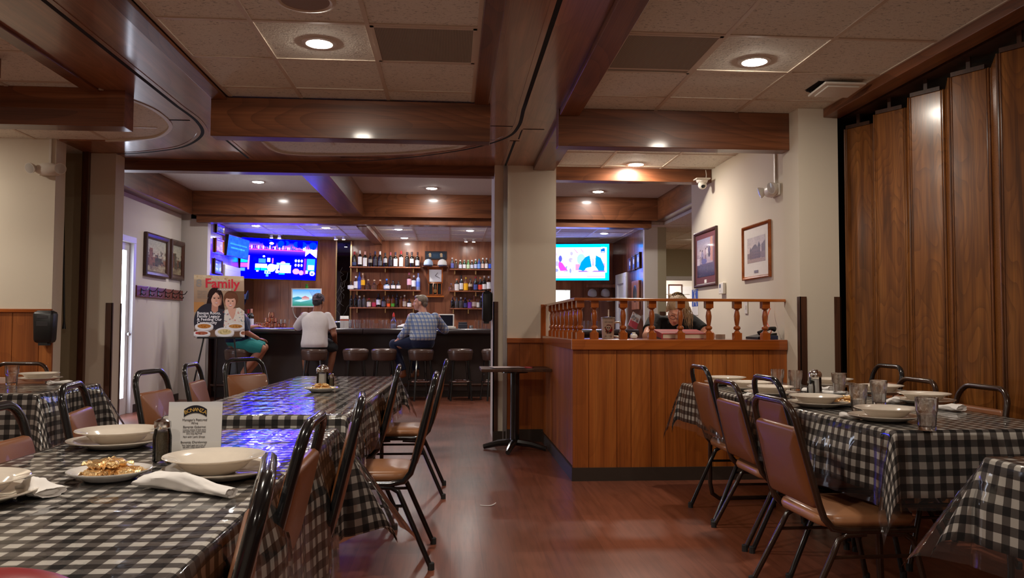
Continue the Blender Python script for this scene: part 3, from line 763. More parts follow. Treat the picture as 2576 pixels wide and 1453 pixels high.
# ================================================================== CHAIRS
def make_chair(kind, label, pad, seatm):
    A = kind == 'A'
    sz = 0.45 if A else 0.40; top = 0.885 if A else 0.83
    hw = 0.205 if A else 0.225; tw = 0.172 if A else 0.195; cr = 0.08 if A else 0.085
    fm = M['black_metal'] if A else M['brown_metal']; r = 0.0145
    c = thing('dining_chair', label, 'chair')
    MB().rbox(0, 0.005, sz - 0.055, sz - 0.004, hw - 0.005, 0.205, 0.085, 0.012).build('seat', seatm, c, ang=60)
    # back loop
    z0 = sz - 0.06
    def yb(z): return -0.205 - (z - sz) * (0.105 / (top - sz))
    half = [(-hw, 0.17, z0), (-hw, -0.10, z0), (-hw, -0.165, z0 + 0.012), (-hw, -0.198, z0 + 0.05)]
    for t in (0.12, 0.4, 0.7): 
        z = sz + (top - cr - sz) * t; half.append((-(hw + (tw - hw) * t), yb(z), z))
    for k in range(7):
        a = PI / 2 * k / 6
        half.append((-tw + cr * (1 - math.cos(a)), yb(top - cr + cr * math.sin(a)), top - cr + cr * math.sin(a)))
    path = half + [(-x, y, z) for x, y, z in reversed(half)]
    MB().tube(path, r, 8).build('back_frame', fm, c, ang=60)
    # upholstered back
    zb0, zb1 = sz + 0.02, top - 0.098
    ln = math.hypot(zb1 - zb0, yb(zb1) - yb(zb0)); tilt = math.atan2(yb(zb0) - yb(zb1), zb1 - zb0)
    T = Matrix.Translation((0, (yb(zb0) + yb(zb1)) / 2, (zb0 + zb1) / 2)) @ Matrix.Rotation(PI / 2 + tilt, 4, 'X') @ Matrix.Rotation(PI, 4, 'X')
    p = MB().rbox(0, 0, -0.018, 0.016, hw - 0.013, ln / 2, 0.03, 0.008, 4)
    p.v = [(x * (1 - (y / ln + 0.5) * 0.07 if True else 1), y, z) for x, y, z in p.v]
    T = Matrix.Translation((0, (yb(zb0) + yb(zb1)) / 2, (zb0 + zb1) / 2)) @ Matrix.Rotation(tilt, 4, 'X') @ Matrix.Rotation(PI / 2, 4, 'X') @ Matrix.Rotation(0, 4, 'Y')
    p.xf(T).build('backrest', pad, c, ang=60)
    # legs
    for s in (-1, 1):
        a = MB().tube([(s * hw, -0.03, z0 - 0.012), (s * hw, -0.11, z0 - 0.016), (s * hw, -0.142, z0 - 0.035), (s * (hw + 0.004), -0.165, z0 - 0.085), (s * (hw + 0.018), -0.298, 0.004)], 0.0125, 8).build('leg', fm, c, ang=60)
        MB().lathe([(0.0155, 0), (0.0155, 0.03), (0.012, 0.034)], (s * (hw + 0.018), -0.297, 0), 8).build('foot_cap', M['dark_rubber'], a)
        a = MB().tube([(s * hw, 0.05, z0 - 0.012), (s * hw, 0.13, z0 - 0.016), (s * hw, 0.165, z0 - 0.04), (s * (hw + 0.004), 0.178, z0 - 0.09), (s * (hw + 0.015), 0.235, 0.004)], 0.0125, 8).build('leg', fm, c, ang=60)
        MB().lathe([(0.0155, 0), (0.0155, 0.03), (0.012, 0.034)], (s * (hw + 0.015), 0.234, 0), 8).build('foot_cap', M['dark_rubber'], a)
        MB().tube([(s * (hw + 0.004), -0.168, z0 - 0.10), (s * (hw + 0.004), 0.18, z0 - 0.10)], 0.0075, 6).build('stretcher', fm, c)
    return c
chA = make_chair('A', 'x', M['vinyl_tan'], M['vinyl_seat'])
chB = make_chair('B', 'x', M['vinyl_tan'], M['vinyl_seat'])
_used = set()
def chair(kind, x, y, face, label, group):
    """face: heading of the seat in degrees, 0 = +x"""
    proto = chA if kind == 'A' else chB
    rz = math.radians(face) - PI / 2
    if kind not in _used:
        _used.add(kind); proto.location = (x, y, 0); proto.rotation_euler = (0, 0, rz); proto['label'] = label; proto['group'] = group
    else: dup(proto, (x, y, 0), rz, label, group)
G1, G2, G3, G4 = 'chairs on the aisle side of the left tables', 'chairs along the far side of the left tables', 'chairs on the aisle side of the right table', 'chairs between the right table and the folding partition'
chair('A', -0.615, 1.37, 191, 'black framed chair tucked at the near left table, nearest the viewer', G1)
chair('A', -0.66, 2.15, 181, 'black framed chair with big russet back, second along the near table', G1)
chair('A', -0.61, 2.76, 186, 'black framed chair at the far corner of the near left table beside the hanging cloth', G1)
chair('A', -0.615, 4.80, 183, 'black framed chair pushed fully under the second left table', G1)
chair('A', -0.385, 4.06, 180, 'black framed chair pulled out from the second left table, tan seat in full view', G1)
chair('A', -0.345, 5.60, 180, 'black framed chair at the far aisle corner of the second left table', G1)
chair('A', -1.02, 2.46, 0, 'russet backed chair cut off by the left picture edge, at the near table', G2)
chair('A', -1.20, 3.42, 10, 'narrow looking russet chair beside the draped side table corner', G2)
chair('A', -1.235, 4.28, -6, 'russet chair with shiny black loop standing before the pale wall', G2)
chair('A', -1.25, 5.04, 2, 'russet chair seen nearly edge on, in front of the coat rack wall end', G2)
chair('A', -1.18, 5.60, -34, 'bright orange backed chair at the far end of the second left table', G2)
chair('B', -3.19, 6.02, 270, 'brown framed chair behind the side table, against the wainscot', 'chairs at the side table')
chair('A', 1.79, 4.82, 0, 'black framed chair at the far corner of the right table, before the station panel', G3)
chair('B', 1.775, 4.30, 0, 'low brown framed chair, second from the station along the right table', G3)
chair('A', 1.80, 3.80, 0, 'tall black framed chair between two brown ones along the right table', G3)
chair('B', 1.63, 3.32, 2, 'brown framed chair pulled out at the near corner of the right table', G3)
chair('A', 2.42, 4.93, 180, 'black looped chair farthest along the folding partition', G4)
chair('B', 2.33, 4.46, 180, 'brown looped chair in the middle along the folding partition', G4)
chair('B', 2.36, 3.93, 180, 'brown looped chair by the partition nearest the right picture edge', G4)


# ================================================================== TABLES AND CLOTHS
TZ = 0.738
def cloth_mesh(hx, hy, L, z, R, psi, seed, wave=0.012, step=0.026):
    r = random.Random(seed); ph = [r.uniform(0, 6) for _ in range(8)]
    def axis(h):
        n = max(4, int(2 * h / 0.06)); a = [-h + 2 * h * i / n for i in range(n + 1)]
        k = max(6, int(L / step)); o = [h + L * i / k for i in range(1, k + 1)]
        o = [h + 0.006, h + 0.014] + o if o[0] > 0.016 else o
        return [-v for v in reversed(o)] + a + o
    us, vs_ = axis(hx), axis(hy)
    V = []; UV = []
    def side(s, along, k):
        q = R * PI / 2
        if s < q: return R * math.sin(s / R), R * (1 - math.cos(s / R))
        d = s - q
        w = wave * min(1, d / 0.12) * (math.sin(along * 9 + ph[k]) + 0.6 * math.sin(along * 21 + ph[k + 1]) + 0.35 * math.sin(along * 43 + ph[k]))
        return R + 0.05 * d + w + wave * min(1, d / 0.12), R + d * 0.998
    for v in vs_:
        for u in us:
            a = max(0, abs(u) - hx); b = max(0, abs(v) - hy); sx = 1 if u > 0 else -1; sy = 1 if v > 0 else -1
            bx = max(-hx, min(hx, u)); by = max(-hy, min(hy, v))
            if a == 0 and b == 0: p = (u, v, z)
            elif b == 0:
                o, d = side(a, v, 0 if sx > 0 else 2); p = (sx * (hx + o), v, z - d)
            elif a == 0:
                o, d = side(b, u, 4 if sy > 0 else 5); p = (u, sy * (hy + o), z - d)
            else:
                rr = math.hypot(a, b); fi = math.atan2(b, a)
                q = R * PI / 2
                if rr < q: o, d = R * math.sin(rr / R), R * (1 - math.cos(rr / R)); e = 0
                else:
                    o = R; d = R; e = rr - q
                ps = math.radians(psi) * math.sin(2 * fi) ** 0.8
                az = PI / 4 + (fi - PI / 4) * (1 if e == 0 else 0.55)
                k = min(1, e / 0.05); az = fi * (1 - k) + (PI / 4 + (fi - PI / 4) * 0.45) * k
                base = wave * min(1, e / 0.12) + 0.05 * e
                ox = o * math.cos(fi) + e * math.sin(ps) * math.cos(az) + base * math.cos(fi) * abs(math.cos(2 * fi))
                oy = o * math.sin(fi) + e * math.sin(ps) * math.sin(az) + base * math.sin(fi) * abs(math.cos(2 * fi))
                p = (sx * (hx + ox), sy * (hy + oy), z - d - e * math.cos(ps))
            V.append(p); UV.append((u + seed * 0.017, v))
    nu = len(us); Fs = [(j * nu + i, j * nu + i + 1, (j + 1) * nu + i + 1, (j + 1) * nu + i) for j in range(len(vs_) - 1) for i in range(nu - 1)]
    return V, Fs, UV
def cloth_obj(name, data, mat, parent=None, thick=0.0012):
    V, Fs, UV = data
    me = bpy.data.meshes.new(name); me.from_pydata(V, [], Fs); me.update()
    uv = me.uv_layers.new(name='UVMap')
    li = np.zeros(len(me.loops), np.int32); me.loops.foreach_get('vertex_index', li)
    uv.data.foreach_set('uv', np.array(UV, np.float32)[li].ravel())
    me.materials.append(mat); me.polygons.foreach_set('use_smooth', [True] * len(me.polygons))
    o = bpy.data.objects.new(name, me); COL.objects.link(o)
    if parent is not None: o.parent = parent
    if thick:
        s = o.modifiers.new('thick', 'SOLIDIFY'); s.thickness = thick; s.offset = -1
    return o
def table(cx, cy, hx, hy, rot, L, seed, lab, clab, psi=22, over=0.05):
    t = thing('folding_table', lab, 'table', (cx, cy, 0), rot, 'folding tables')
    MB().box(-hx, hx, -hy, hy, TZ - 0.035, TZ).build('tabletop', M['guard'], t, smooth=False, bevel=0.004)
    MB().box(-hx + 0.05, hx - 0.05, -hy + 0.05, hy - 0.05, TZ - 0.085, TZ - 0.036).build('apron', M['brown_metal'], t, smooth=False)
    long_y = hy > hx; a, b = (hy, hx) if long_y else (hx, hy)
    for s in (-1, 1):
        e = s * (a - 0.28)
        def P(al, ac, z): return (ac, al, z) if long_y else (al, ac, z)
        w = b - 0.09
        pts = [P(e, -w, TZ - 0.09), P(e + s * 0.02, -w, 0.12), P(e + s * 0.022, -w + 0.015, 0.05), P(e + s * 0.022, -w + 0.06, 0.018), P(e + s * 0.022, w - 0.06, 0.018), P(e + s * 0.022, w - 0.015, 0.05), P(e + s * 0.02, w, 0.12), P(e, w, TZ - 0.09)]
        lg = MB().tube(pts, 0.0145, 8).build('leg_frame', M['brown_metal'], t, ang=60)
        MB().tube([P(e + s * 0.01, -w, 0.40), P(e + s * 0.01, w, 0.40)], 0.009, 6).build('leg_bar', M['brown_metal'], lg)
        MB().tube([P(e, 0, 0.40), P(e - s * 0.4, 0, TZ - 0.09)], 0.008, 6).build('brace', M['brown_metal'], lg)
    c = thing('tablecloth', clab, 'tablecloth', (cx, cy, 0), rot, 'gingham tablecloths under clear plastic')
    cloth_obj('gingham_cloth', cloth_mesh(hx, hy, L, TZ + 0.004, 0.014, psi, seed), M['gingham'], c)
    cloth_obj('plastic_cover', cloth_mesh(hx, hy, L + over, TZ + 0.0068, 0.0175, psi + 7, seed, 0.015), M['clear'], c, 0)
    return t
table(-0.835, 1.83, 0.40, 1.275, 0, 0.41, 1, 'near left folding table under gingham, its end below the viewer', 'black and white gingham cloth on the near left table with the menu card', 33)
table(-0.80, 4.87, 0.372, 1.33, math.radians(-1.2), 0.22, 2, 'second left folding table, lit blue by the television', 'gingham cloth under blue reflecting plastic on the second left table')
table(1.99, 4.23, 0.375, 1.255, math.radians(1.8), 0.255, 3, 'right folding table set with many plates and tumblers', 'gingham cloth on the right table on the right table set with bowls and tumblers', 13)
table(1.99, 1.10, 0.39, 1.24, 0, 0.26, 4, 'folding table cut off by the lower right picture corner', 'gingham cloth with loose clear plastic at the lower right picture corner', 26, 0.07)
table(-3.5, 5.06, 1.23, 0.385, 0, 0.31, 5, 'side table standing crosswise by the left wall', 'gingham cloth hanging from the side table at the left', 24)
SZ = TZ + 0.0085      # surface of the covered tables

# ---------------------------------------------------------------- tableware
def mk_bowl(mat):
    m = MB(); m.lathe([(r_, z_ * 0.84) for r_, z_ in [(0.05, 0), (0.055, 0.003), (0.078, 0.018), (0.09, 0.034), (0.098, 0.041), (0.124, 0.050), (0.1255, 0.0525), (0.124, 0.0545), (0.098, 0.046), (0.088, 0.040), (0.072, 0.022), (0.05, 0.0085), (0.001, 0.007)]], n=40)
    return m.build('soup_bowl', mat, None, ang=50)
def mk_plate(mat, r=0.143):
    k = r / 0.143
    m = MB(); m.lathe([(0.085 * k, 0), (0.09 * k, 0.002), (0.105 * k, 0.009), (0.138 * k, 0.0185), (r, 0.021), (r, 0.0235), (0.138 * k, 0.0235), (0.104 * k, 0.0135), (0.09 * k, 0.007), (0.001, 0.0065)], n=44)
    return m.build('dinner_plate', mat, None, ang=50)
bowl0, plate0 = mk_bowl(M['china']), mk_plate(M['china'])
_bu = [0, 0]
def put(proto, idx, loc, label, cat, group, rz=0):
    o = proto
    if _bu[idx]: o = proto.copy(); COL.objects.link(o)
    _bu[idx] += 1; o.location = loc; o.rotation_euler = (0, 0, rz); return tag(o, label, cat, group)
def setting(px, py, lab, bowl=True, off=(0, 0), z=SZ):
    p = atZ(px, py, z)
    put(plate0, 1, (p.x, p.y, z), 'round ivory plate ' + lab, 'plate', 'ivory dinner plates')
    if bowl: put(bowl0, 0, (p.x + off[0], p.y + off[1], z + 0.0075), 'wide rimmed ivory soup bowl ' + lab, 'bowl', 'ivory soup bowls')
    return p
setting(293, 1121, 'beside the herb jar on the near left table', off=(0.005, 0.0))
setting(558, 1196, 'in front of the menu card on the near left table', off=(-0.02, 0.005))
setting(-92, 1262, 'cut off by the left picture edge on the near table')
setting(98, 957, 'on the side table by the left wall')
setting(2225, 1056, 'nearest the viewer on the right table', off=(0.008, 0.0))
setting(2058, 1021, 'second along the aisle side of the right table', off=(-0.01, 0.0))
setting(1938, 994, 'third along the aisle side of the right table', off=(0, 0.0))
setting(1890, 981, 'fourth along the aisle side of the right table')
setting(1828, 967, 'at the station end corner of the right table')
setting(2325, 1014, 'on the partition side near the crumpled napkin')
setting(2215, 991, 'on the partition side behind the middle tumblers')
setting(2095, 972, 'at the far partition side behind the sugar pourer')

def mk_tumbler():
    n = 48; prof_o = [(0.030, 0.0), (0.0315, 0.003), (0.034, 0.05), (0.0355, 0.066), (0.0385, 0.072), (0.0405, 0.118), (0.0405, 0.121)]
    prof_i = [(0.0382, 0.121), (0.0378, 0.115), (0.0355, 0.074), (0.0315, 0.064), (0.028, 0.016), (0.02, 0.0125), (0.001, 0.012)]
    vs = []; fs = []; rows = prof_o + prof_i
    for i, (r, z) in enumerate(rows):
        for k in range(n):
            a = 2 * PI * k / n; q = r
            if i < len(prof_o) and 0.001 < z < 0.068: q = r * (1 - 0.055 * abs(math.sin(a * 5)) ** 0.6 + 0.02)
            vs.append((q * math.cos(a), q * math.sin(a), z))
    for i in range(len(rows) - 1):
        for k in range(n): fs.append((i * n + k, i * n + (k + 1) % n, (i + 1) * n + (k + 1) % n, (i + 1) * n + k))
    fs.append(tuple(range(n - 1, -1, -1))); fs.append(tuple((len(rows) - 1) * n + k for k in range(n)))
    m = MB(); m.add(vs, fs); return m.build('glass_tumbler', M['tumbler'], None, ang=45)
tum0 = mk_tumbler(); _tu = [0]
def tumbler(p, label, group='faceted glass tumblers', s=1.0):
    o = tum0
    if _tu[0]: o = tum0.copy(); COL.objects.link(o)
    _tu[0] += 1; o.location = p; o.scale = (s, s, s); return tag(o, label, 'glass', group)
for px, py, lab in ((2332, 1081, 'empty faceted tumbler nearest the viewer on the right table'), (2160, 1033, 'empty faceted tumbler left of the pair in the middle of the right table'),
                    (2211, 1018, 'empty faceted tumbler right of the pair in the middle of the right table'), (2111, 991, 'empty faceted tumbler right of the sugar pourer on the right table'),
                    (2001, 982, 'tall looking tumbler left of the sugar pourer, before the corner guard'), (1956, 978, 'low looking tumbler behind the tall black chair loop'),
                    (29, 968, 'faceted tumbler on the side table at the left picture edge')):
    p = atZ(px, py, SZ); tumbler((p.x, p.y, SZ), lab)

def pourer(px, py, label):
    p = atZ(px, py, SZ); t = thing('sugar_pourer', label, 'sugar pourer', (p.x, p.y, SZ), 0, 'glass sugar pourers')
    n = 40; m = MB()
    m.lathe([(0.034, 0), (0.036, 0.004), (0.036, 0.03), (0.0345, 0.05), (0.0335, 0.085), (0.033, 0.108), (0.0322, 0.108), (0.0325, 0.085), (0.0335, 0.05), (0.035, 0.03), (0.034, 0.008), (0.001, 0.006)], n=n)
    m.build('glass_body', M['jar_glass'], t)
    MB().lathe([(0.033, 0.0085), (0.0345, 0.012), (0.0348, 0.03), (0.0333, 0.05), (0.0323, 0.088), (0.001, 0.09)], n=24, cap1=False).build('sugar', plain('white_sugar', srgb(246, 242, 236), 0.9), t)
    l = MB().lathe([(0.036, 0.100), (0.0365, 0.112), (0.035, 0.122), (0.028, 0.132), (0.016, 0.138), (0.001, 0.1395)], n=28, cap0=True, cap1=False).build('lid', M['chrome'], t)
    MB().box(-0.012, 0.012, -0.014, 0.016, 0.137, 0.142).build('flap', M['chrome'], l, bevel=0.002)
pourer(2051, 993, 'chrome lidded sugar pourer among the tumblers on the right table')
pourer(811, 977, 'chrome lidded sugar pourer on the second left table')
def shaker(px, py, label, lid, fillc, r=0.021, h=0.075, name='pepper_shaker', cat='shaker'):
    p = atZ(px, py, SZ); t = thing(name, label, cat, (p.x, p.y, SZ))
    MB().lathe([(r * 0.9, 0), (r, 0.004), (r, h * 0.6), (r * 0.82, h * 0.78), (r * 0.8, h * 0.82), (r * 0.76, h * 0.82), (r * 0.96, h * 0.6), (r * 0.96, 0.006), (0.001, 0.005)], n=24).build('glass_body', M['jar_glass'], t)
    MB().lathe([(r * 0.94, 0.0065), (r * 0.95, h * 0.1), (r * 0.95, h * 0.6), (r * 0.8, h * 0.7), (0.001, h * 0.71)], n=20, cap1=False).build('contents', fillc, t)
    MB().lathe([(r * 0.88, h * 0.79), (r * 0.92, h * 0.84), (r * 0.88, h * 0.95), (r * 0.5, h), (0.001, h * 1.01)], n=24, cap1=False).build('lid', lid, t)
PEP = NT('ground_pepper'); _b = PEP.bsdf(srgb(50, 42, 34), 0.9)
PEP.l(PEP.mix(srgb(54, 50, 40), srgb(150, 138, 108), PEP.noise(PEP.coords(), 400, 2)), _b.inputs['Base Color'])
shaker(833, 977, 'dark pepper shaker right of the sugar pourer on the second left table', M['chrome'], PEP.m, 0.017, 0.09)
shaker(2040, 994, 'small clear salt shaker in front of the sugar pourer on the right table', M['glass'], plain('white_salt', srgb(240, 238, 232), 0.9), 0.021, 0.085, 'salt_shaker')
shaker(407, 1161, 'glass jar of dried green herbs beside the wine card', M['chrome'], PEP.m, 0.025, 0.118, 'herb_jar', 'jar')

# candies
GOLD = NT('gold_foil'); _b = GOLD.bsdf((0.95, 0.72, 0.34), 0.24, 0.8); GOLD.bump(GOLD.noise(GOLD.coords(), 130, 3, 0.6), _b, 0.9, 0.006)
GOLD.l(GOLD.mix((0.98, 0.76, 0.38), (0.78, 0.42, 0.18), GOLD.noise(GOLD.coords(), 55, 2)), _b.inputs['Base Color'])
def mk_candy():
    m = MB().rbox(0, 0, 0, 0.013, 0.014, 0.01, 0.004, 0.001, 3)
    for s in (-1, 1):
        vs = [(s * 0.013, -0.004, 0.006), (s * 0.013, 0.004, 0.007)]
        vs += [(s * 0.024, -0.010 + 0.005 * k, 0.004 + 0.005 * (k % 2)) for k in range(5)]
        m.add(vs + [(a, b, c + 0.0012) for a, b, c in vs], [(0, 2, 3, 1), (1, 3, 4), (1, 4, 5), (1, 5, 6), (7, 9, 10, 8), (8, 10, 11), (8, 11, 12), (8, 12, 13)])
    return m.build('wrapped_candy', GOLD.m, None, ang=40)
can0 = mk_candy(); _ca = [0]
sp0 = mk_plate(M['china_white'], 0.098); sp0.name = 'side_plate'; _sp = [0]
def candy_plate(px, py, plab, clab, grp, n, seed, spread=0.055):
    p = atZ(px, py, SZ); o = sp0
    if _sp[0]: o = sp0.copy(); COL.objects.link(o)
    _sp[0] += 1; o.location = (p.x, p.y, SZ); tag(o, plab, 'plate')
    r = random.Random(seed)
    for i in range(n):
        c = can0
        if _ca[0]: c = can0.copy(); COL.objects.link(c)
        _ca[0] += 1
        lay = 0 if i < n * 0.62 else 1
        a = 2.4 * i + r.uniform(-.2, .2); q = spread * math.sqrt((i + 0.5) / (n * 0.62)) if lay == 0 else spread * 0.55 * math.sqrt((i - n * 0.62 + 0.5) / (n * 0.38))
        c.location = (p.x + q * math.cos(a) * 1.0, p.y + q * math.sin(a) * 0.85, SZ + 0.0085 + lay * 0.019)
        c.rotation_euler = (r.uniform(-.25, .25) * lay, r.uniform(-.3, .3) * lay, r.uniform(0, 6.3)); c.scale = (1.55, 1.55, 1.4)
        tag(c, clab, 'candy', grp)
candy_plate(276, 1203, 'small white plate of gold candies on the near left table', 'gold foil wrapped candy heaped on the small plate on the near left table', 'gold candies on the near table', 13, 3)
candy_plate(808, 984, 'small white plate of candies under the sugar pourer on the second left table', 'gold wrapped candy on the small plate beside the sugar pourer, second left table', 'gold candies on the second table', 6, 5, 0.045)
candy_plate(2125, 1019, 'small plate of gold candies half hidden between bowls on the right table', 'gold wrapped candy between the bowls on the right table', 'gold candies on the right table', 7, 6)

# rolled napkins
def napkin_roll(p0, p1, w0, w1, label, seed, h=0.03, group='rolled paper napkins'):
    p0, p1 = Vector(p0), Vector(p1); d = p1 - p0; L = d.length; u = d.normalized(); s = Vector((-u.y, u.x, 0))
    r = random.Random(seed); ph = [r.uniform(0, 6) for _ in range(4)]; n = 26; k = 14; m = MB(); vs = []; fs = []
    for i in range(k):
        t = i / (k - 1); w = w0 + (w1 - w0) * min(1, t * 1.7); hh = h * (0.75 + 0.25 * math.sin(t * 4 + ph[0]))
        if t < 0.25: hh *= 0.8 + 0.5 * t
        cpt = p0 + u * L * t + s * 0.006 * math.sin(t * 6 + ph[1])
        for j in range(n):
            a = 2 * PI * j / n
            cr = 1 + 0.11 * math.sin(3 * a + ph[2] + t * 8) + 0.07 * math.sin(6 * a + ph[3] - t * 13) + 0.04 * math.sin(11 * a + t * 17)
            x = math.cos(a) * w / 2 * cr; z = max(0, hh / 2 + math.sin(a) * hh / 2 * cr)
            vs.append(cpt + s * x + Vector((0, 0, z)))
    for i in range(k - 1):
        for j in range(n): fs.append((i * n + j, i * n + (j + 1) % n, (i + 1) * n + (j + 1) % n, (i + 1) * n + j))
    # open spiral end
    for end, i in ((0, 0), (1, k - 1)):
        b = len(vs); cc = sum((vs[i * n + j] for j in range(n)), Vector()) / n
        for f_ in (0.7, 0.45):
            for j in range(n): vs.append(cc + (vs[i * n + j] - cc) * f_ + u * (0.012 if end == 0 else -0.012) * (1 if f_ > 0.6 else 0.3))
        for j in range(n):
            q = (j + 1) % n
            fs.append((i * n + j, i * n + q, b + q, b + j)); fs.append((b + j, b + q, b + n + q, b + n + j))
        fs.append(tuple(b + n + j for j in range(n)))
    m.add(vs, fs); o = m.build('napkin', M['napkin'], None, ang=70, origin=tuple(p0)); return tag(o, label, 'napkin', group)
def nap(pa, pb, w0, w1, label, seed, h=0.03, z=SZ):
    a = atZ(*pa, z); b = atZ(*pb, z); a.z = b.z = z; return napkin_roll(a, b, w0, w1, label, seed, h)
nap((380, 1222), (588, 1250), 0.085, 0.035, 'white napkin rolled around cutlery in front of the gold candies', 1, 0.042)
nap((126, 1250), (62, 1238), 0.07, 0.05, 'white napkin point beside the bowl at the left picture edge', 2, 0.04)
nap((2420, 1034), (2335, 1026), 0.08, 0.045, 'crumpled white napkin behind the nearest tumbler on the right table', 3, 0.035)
nap((2112, 1049), (2162, 1052), 0.035, 0.04, 'white napkin end poking out from the nearest plate on the right table', 4, 0.025)
nap((2095, 1001), (2145, 1006), 0.04, 0.05, 'white napkin beside the sugar pourer, aisle side of the right table', 5)
nap((2225, 1012), (2262, 1013), 0.045, 0.04, 'white napkin right of the middle tumblers on the right table', 6)
nap((2020, 985), (2130, 992), 0.045, 0.04, 'long white napkin lying behind the salt shaker on the right table', 7)
nap((1890, 1000), (1872, 998), 0.04, 0.04, 'white napkin peeking from behind the tall black chair loop', 8)
nap((172, 963), (122, 967), 0.06, 0.045, 'white napkin on the side table beside the ivory plate', 9)
nap((2062, 978), (2090, 983), 0.04, 0.04, 'white napkin between the sugar pourer and the far plate', 10)

# wine card
p = atZ(487, 1149, SZ)
card = thing('table_card', 'standing wine card with a dark arched emblem on the near left table', 'menu card', (p.x, p.y, SZ), 0.06)
cw, chh = 0.150, 0.158; lean = 0.10
Tc = Matrix.Rotation(-lean, 4, 'X')
def CP(x, z, o=0.0): return Tc @ Vector((x, -o, z))
m = MB(); m.box(-cw / 2, cw / 2, -0.0006, 0.0006, 0.002, chh, Tc); m.build('card_sheet', paint_mat('wine_card_paper', None, 0.35, 0.2), card, smooth=False)
bpy.data.objects.remove(card.children[0])
pc = Pic(60, 64, srgb(234, 232, 230)); pc.grad(0, 0.15, srgb(226, 228, 234), srgb(238, 236, 234)); pc.grad(0.72, 1, srgb(236, 234, 230), srgb(204, 198, 190))
pc.poly([(0, 0.86), (0.08, 0.93), (0.16, 1.0), (0, 1.0)], srgb(206, 160, 60)); pc.rect(0.9, 0.9, 1, 1, srgb(150, 140, 120), 0.5)
pc.build('printed_face', M['print_gloss'], CP(-cw / 2, chh, 0.001), Vector((cw, 0, 0)), Tc.to_3x3() @ Vector((0, 0, -chh)), card)
mm = MB(); mm.box(-cw / 2, cw / 2, 0.0, 0.003, 0.0, chh + 0.004, Tc); mm.box(-cw / 2, cw / 2, 0, 0.055, 0.0, 0.003)
mm.box(-cw / 2, cw / 2, 0.002, 0.05, 0.002, 0.003); mm.build('acrylic_stand', M['glass'], card, smooth=False)
# arched emblem
em = MB(); n = 20; vs = []
R1, R2 = 0.055, 0.040
for k in range(n + 1):
    x = -0.032 + 0.064 * k / n; z = chh - 0.010 - 0.012 * (x / 0.032) ** 2
    vs += [tuple(CP(x, z, 0.002)), tuple(CP(x, z - 0.022, 0.002))]
em.add(vs, [(2 * k, 2 * k + 1, 2 * k + 3, 2 * k + 2) for k in range(n)])
em.build('emblem', plain('emblem_navy', srgb(26, 24, 38), 0.4), card, smooth=False)
GL = plain('emblem_gold', srgb(226, 182, 92), 0.35)
for i, ch in enumerate('BONANZA'):
    x = -0.0255 + 0.051 * i / 6; an = -0.0 - x * 12
    U = Vector((math.cos(an), 0, math.sin(an))); Vv = Vector((-math.sin(an), 0, math.cos(an)))
    z = chh - 0.0315 - 0.011 * (x / 0.032) ** 2 
    lettering('emblem_letter', ch, 0.0158, GL, CP(x, z + 0.0035, 0.0026), Tc.to_3x3() @ U, Tc.to_3x3() @ Vv, card)
INK = plain('grey_ink', srgb(96, 90, 92), 0.6)
for txt, z, s in (("Manager's Featured\nWine", 0.1035, 0.0088), ('Bonanza Cabernet', 0.0835, 0.0085), ('Luscious aromas of dark berry\nand vanilla with a round palate\nand a long silky finish', 0.0765, 0.0052), ('Pair with Lamb Chops', 0.056, 0.0068), ('Bonanza Chardonnay', 0.040, 0.0085), ('Pear, baked apple and a hint of\noak with a fresh round finish', 0.0325, 0.0052)):
    lettering('lettering', txt, s, INK, CP(-0.001, z, 0.0018), (1, 0, 0), Tc.to_3x3() @ Vector((0, 0, 1)), card, spacing=1.05)
# red object at the near end of the table
rb = thing('red_bag', 'rounded red bag just showing at the bottom picture edge on the near table', 'bag', (-0.50, 0.99, SZ))
rb.location = (-0.545, 1.04, SZ)
MB().ell((0, 0, 0.043), (0.105, 0.06, 0.043), 28, 16).build('bag_body', vinyl('red_leather', srgb(150, 16, 22), 0.4), rb)
MB().tube([(-0.1, 0, 0.05), (-0.06, -0.03, 0.072), (0, -0.035, 0.082), (0.06, -0.03, 0.072), (0.1, 0, 0.05)], 0.002, 6).build('zip', M['brass'], rb)

# ---------------------------------------------------------------- small pedestal table behind the station
pt = thing('pedestal_table', 'small dark pedestal table beside the column', 'table', (0.575, 7.42, 0))
MB().box(-0.315, 0.315, -0.20, 0.32, 0.715, 0.742).build('tabletop', M['guard'], pt, smooth=False, bevel=0.005)
MB().lathe([(0.12, 0.70), (0.12, 0.714)], n=20).build('mount', M['black_metal'], pt)
MB().lathe([(0.042, 0.06), (0.042, 0.70)], n=18).build('column_post', M['black_metal'], pt)
for k in range(4):
    a = PI / 4 + k * PI / 2 + 0.5; c_, s_ = math.cos(a), math.sin(a)
    MB().tube([(c_ * 0.02, s_ * 0.02, 0.075), (c_ * 0.15, s_ * 0.15, 0.06), (c_ * 0.29, s_ * 0.29, 0.022)], [0.034, 0.03, 0.022], 8).build('foot', M['black_metal'], pt)
for i, (x, y, r_, cc, lb) in enumerate(((0.50, 7.40, 0.2, srgb(212, 196, 196), 'pale printed menu sheet on the pedestal table, uppermost'), (0.60, 7.46, -0.12, srgb(150, 40, 46), 'red menu folder on the small pedestal table'))):
    T = Matrix.Translation((x, y, 0)) @ Matrix.Rotation(r_, 4, 'Z')
    tag(MB().box(-0.14, 0.14, -0.1, 0.1, 0.7425 + (1 - i) * 0.0, 0.7475 + (1 - i) * 0.0, T).build('menu', plain('menu_%d' % i, cc, 0.5), None, smooth=False), lb, 'menu')
bpy.data.objects['menu'].location.z = 0.0053
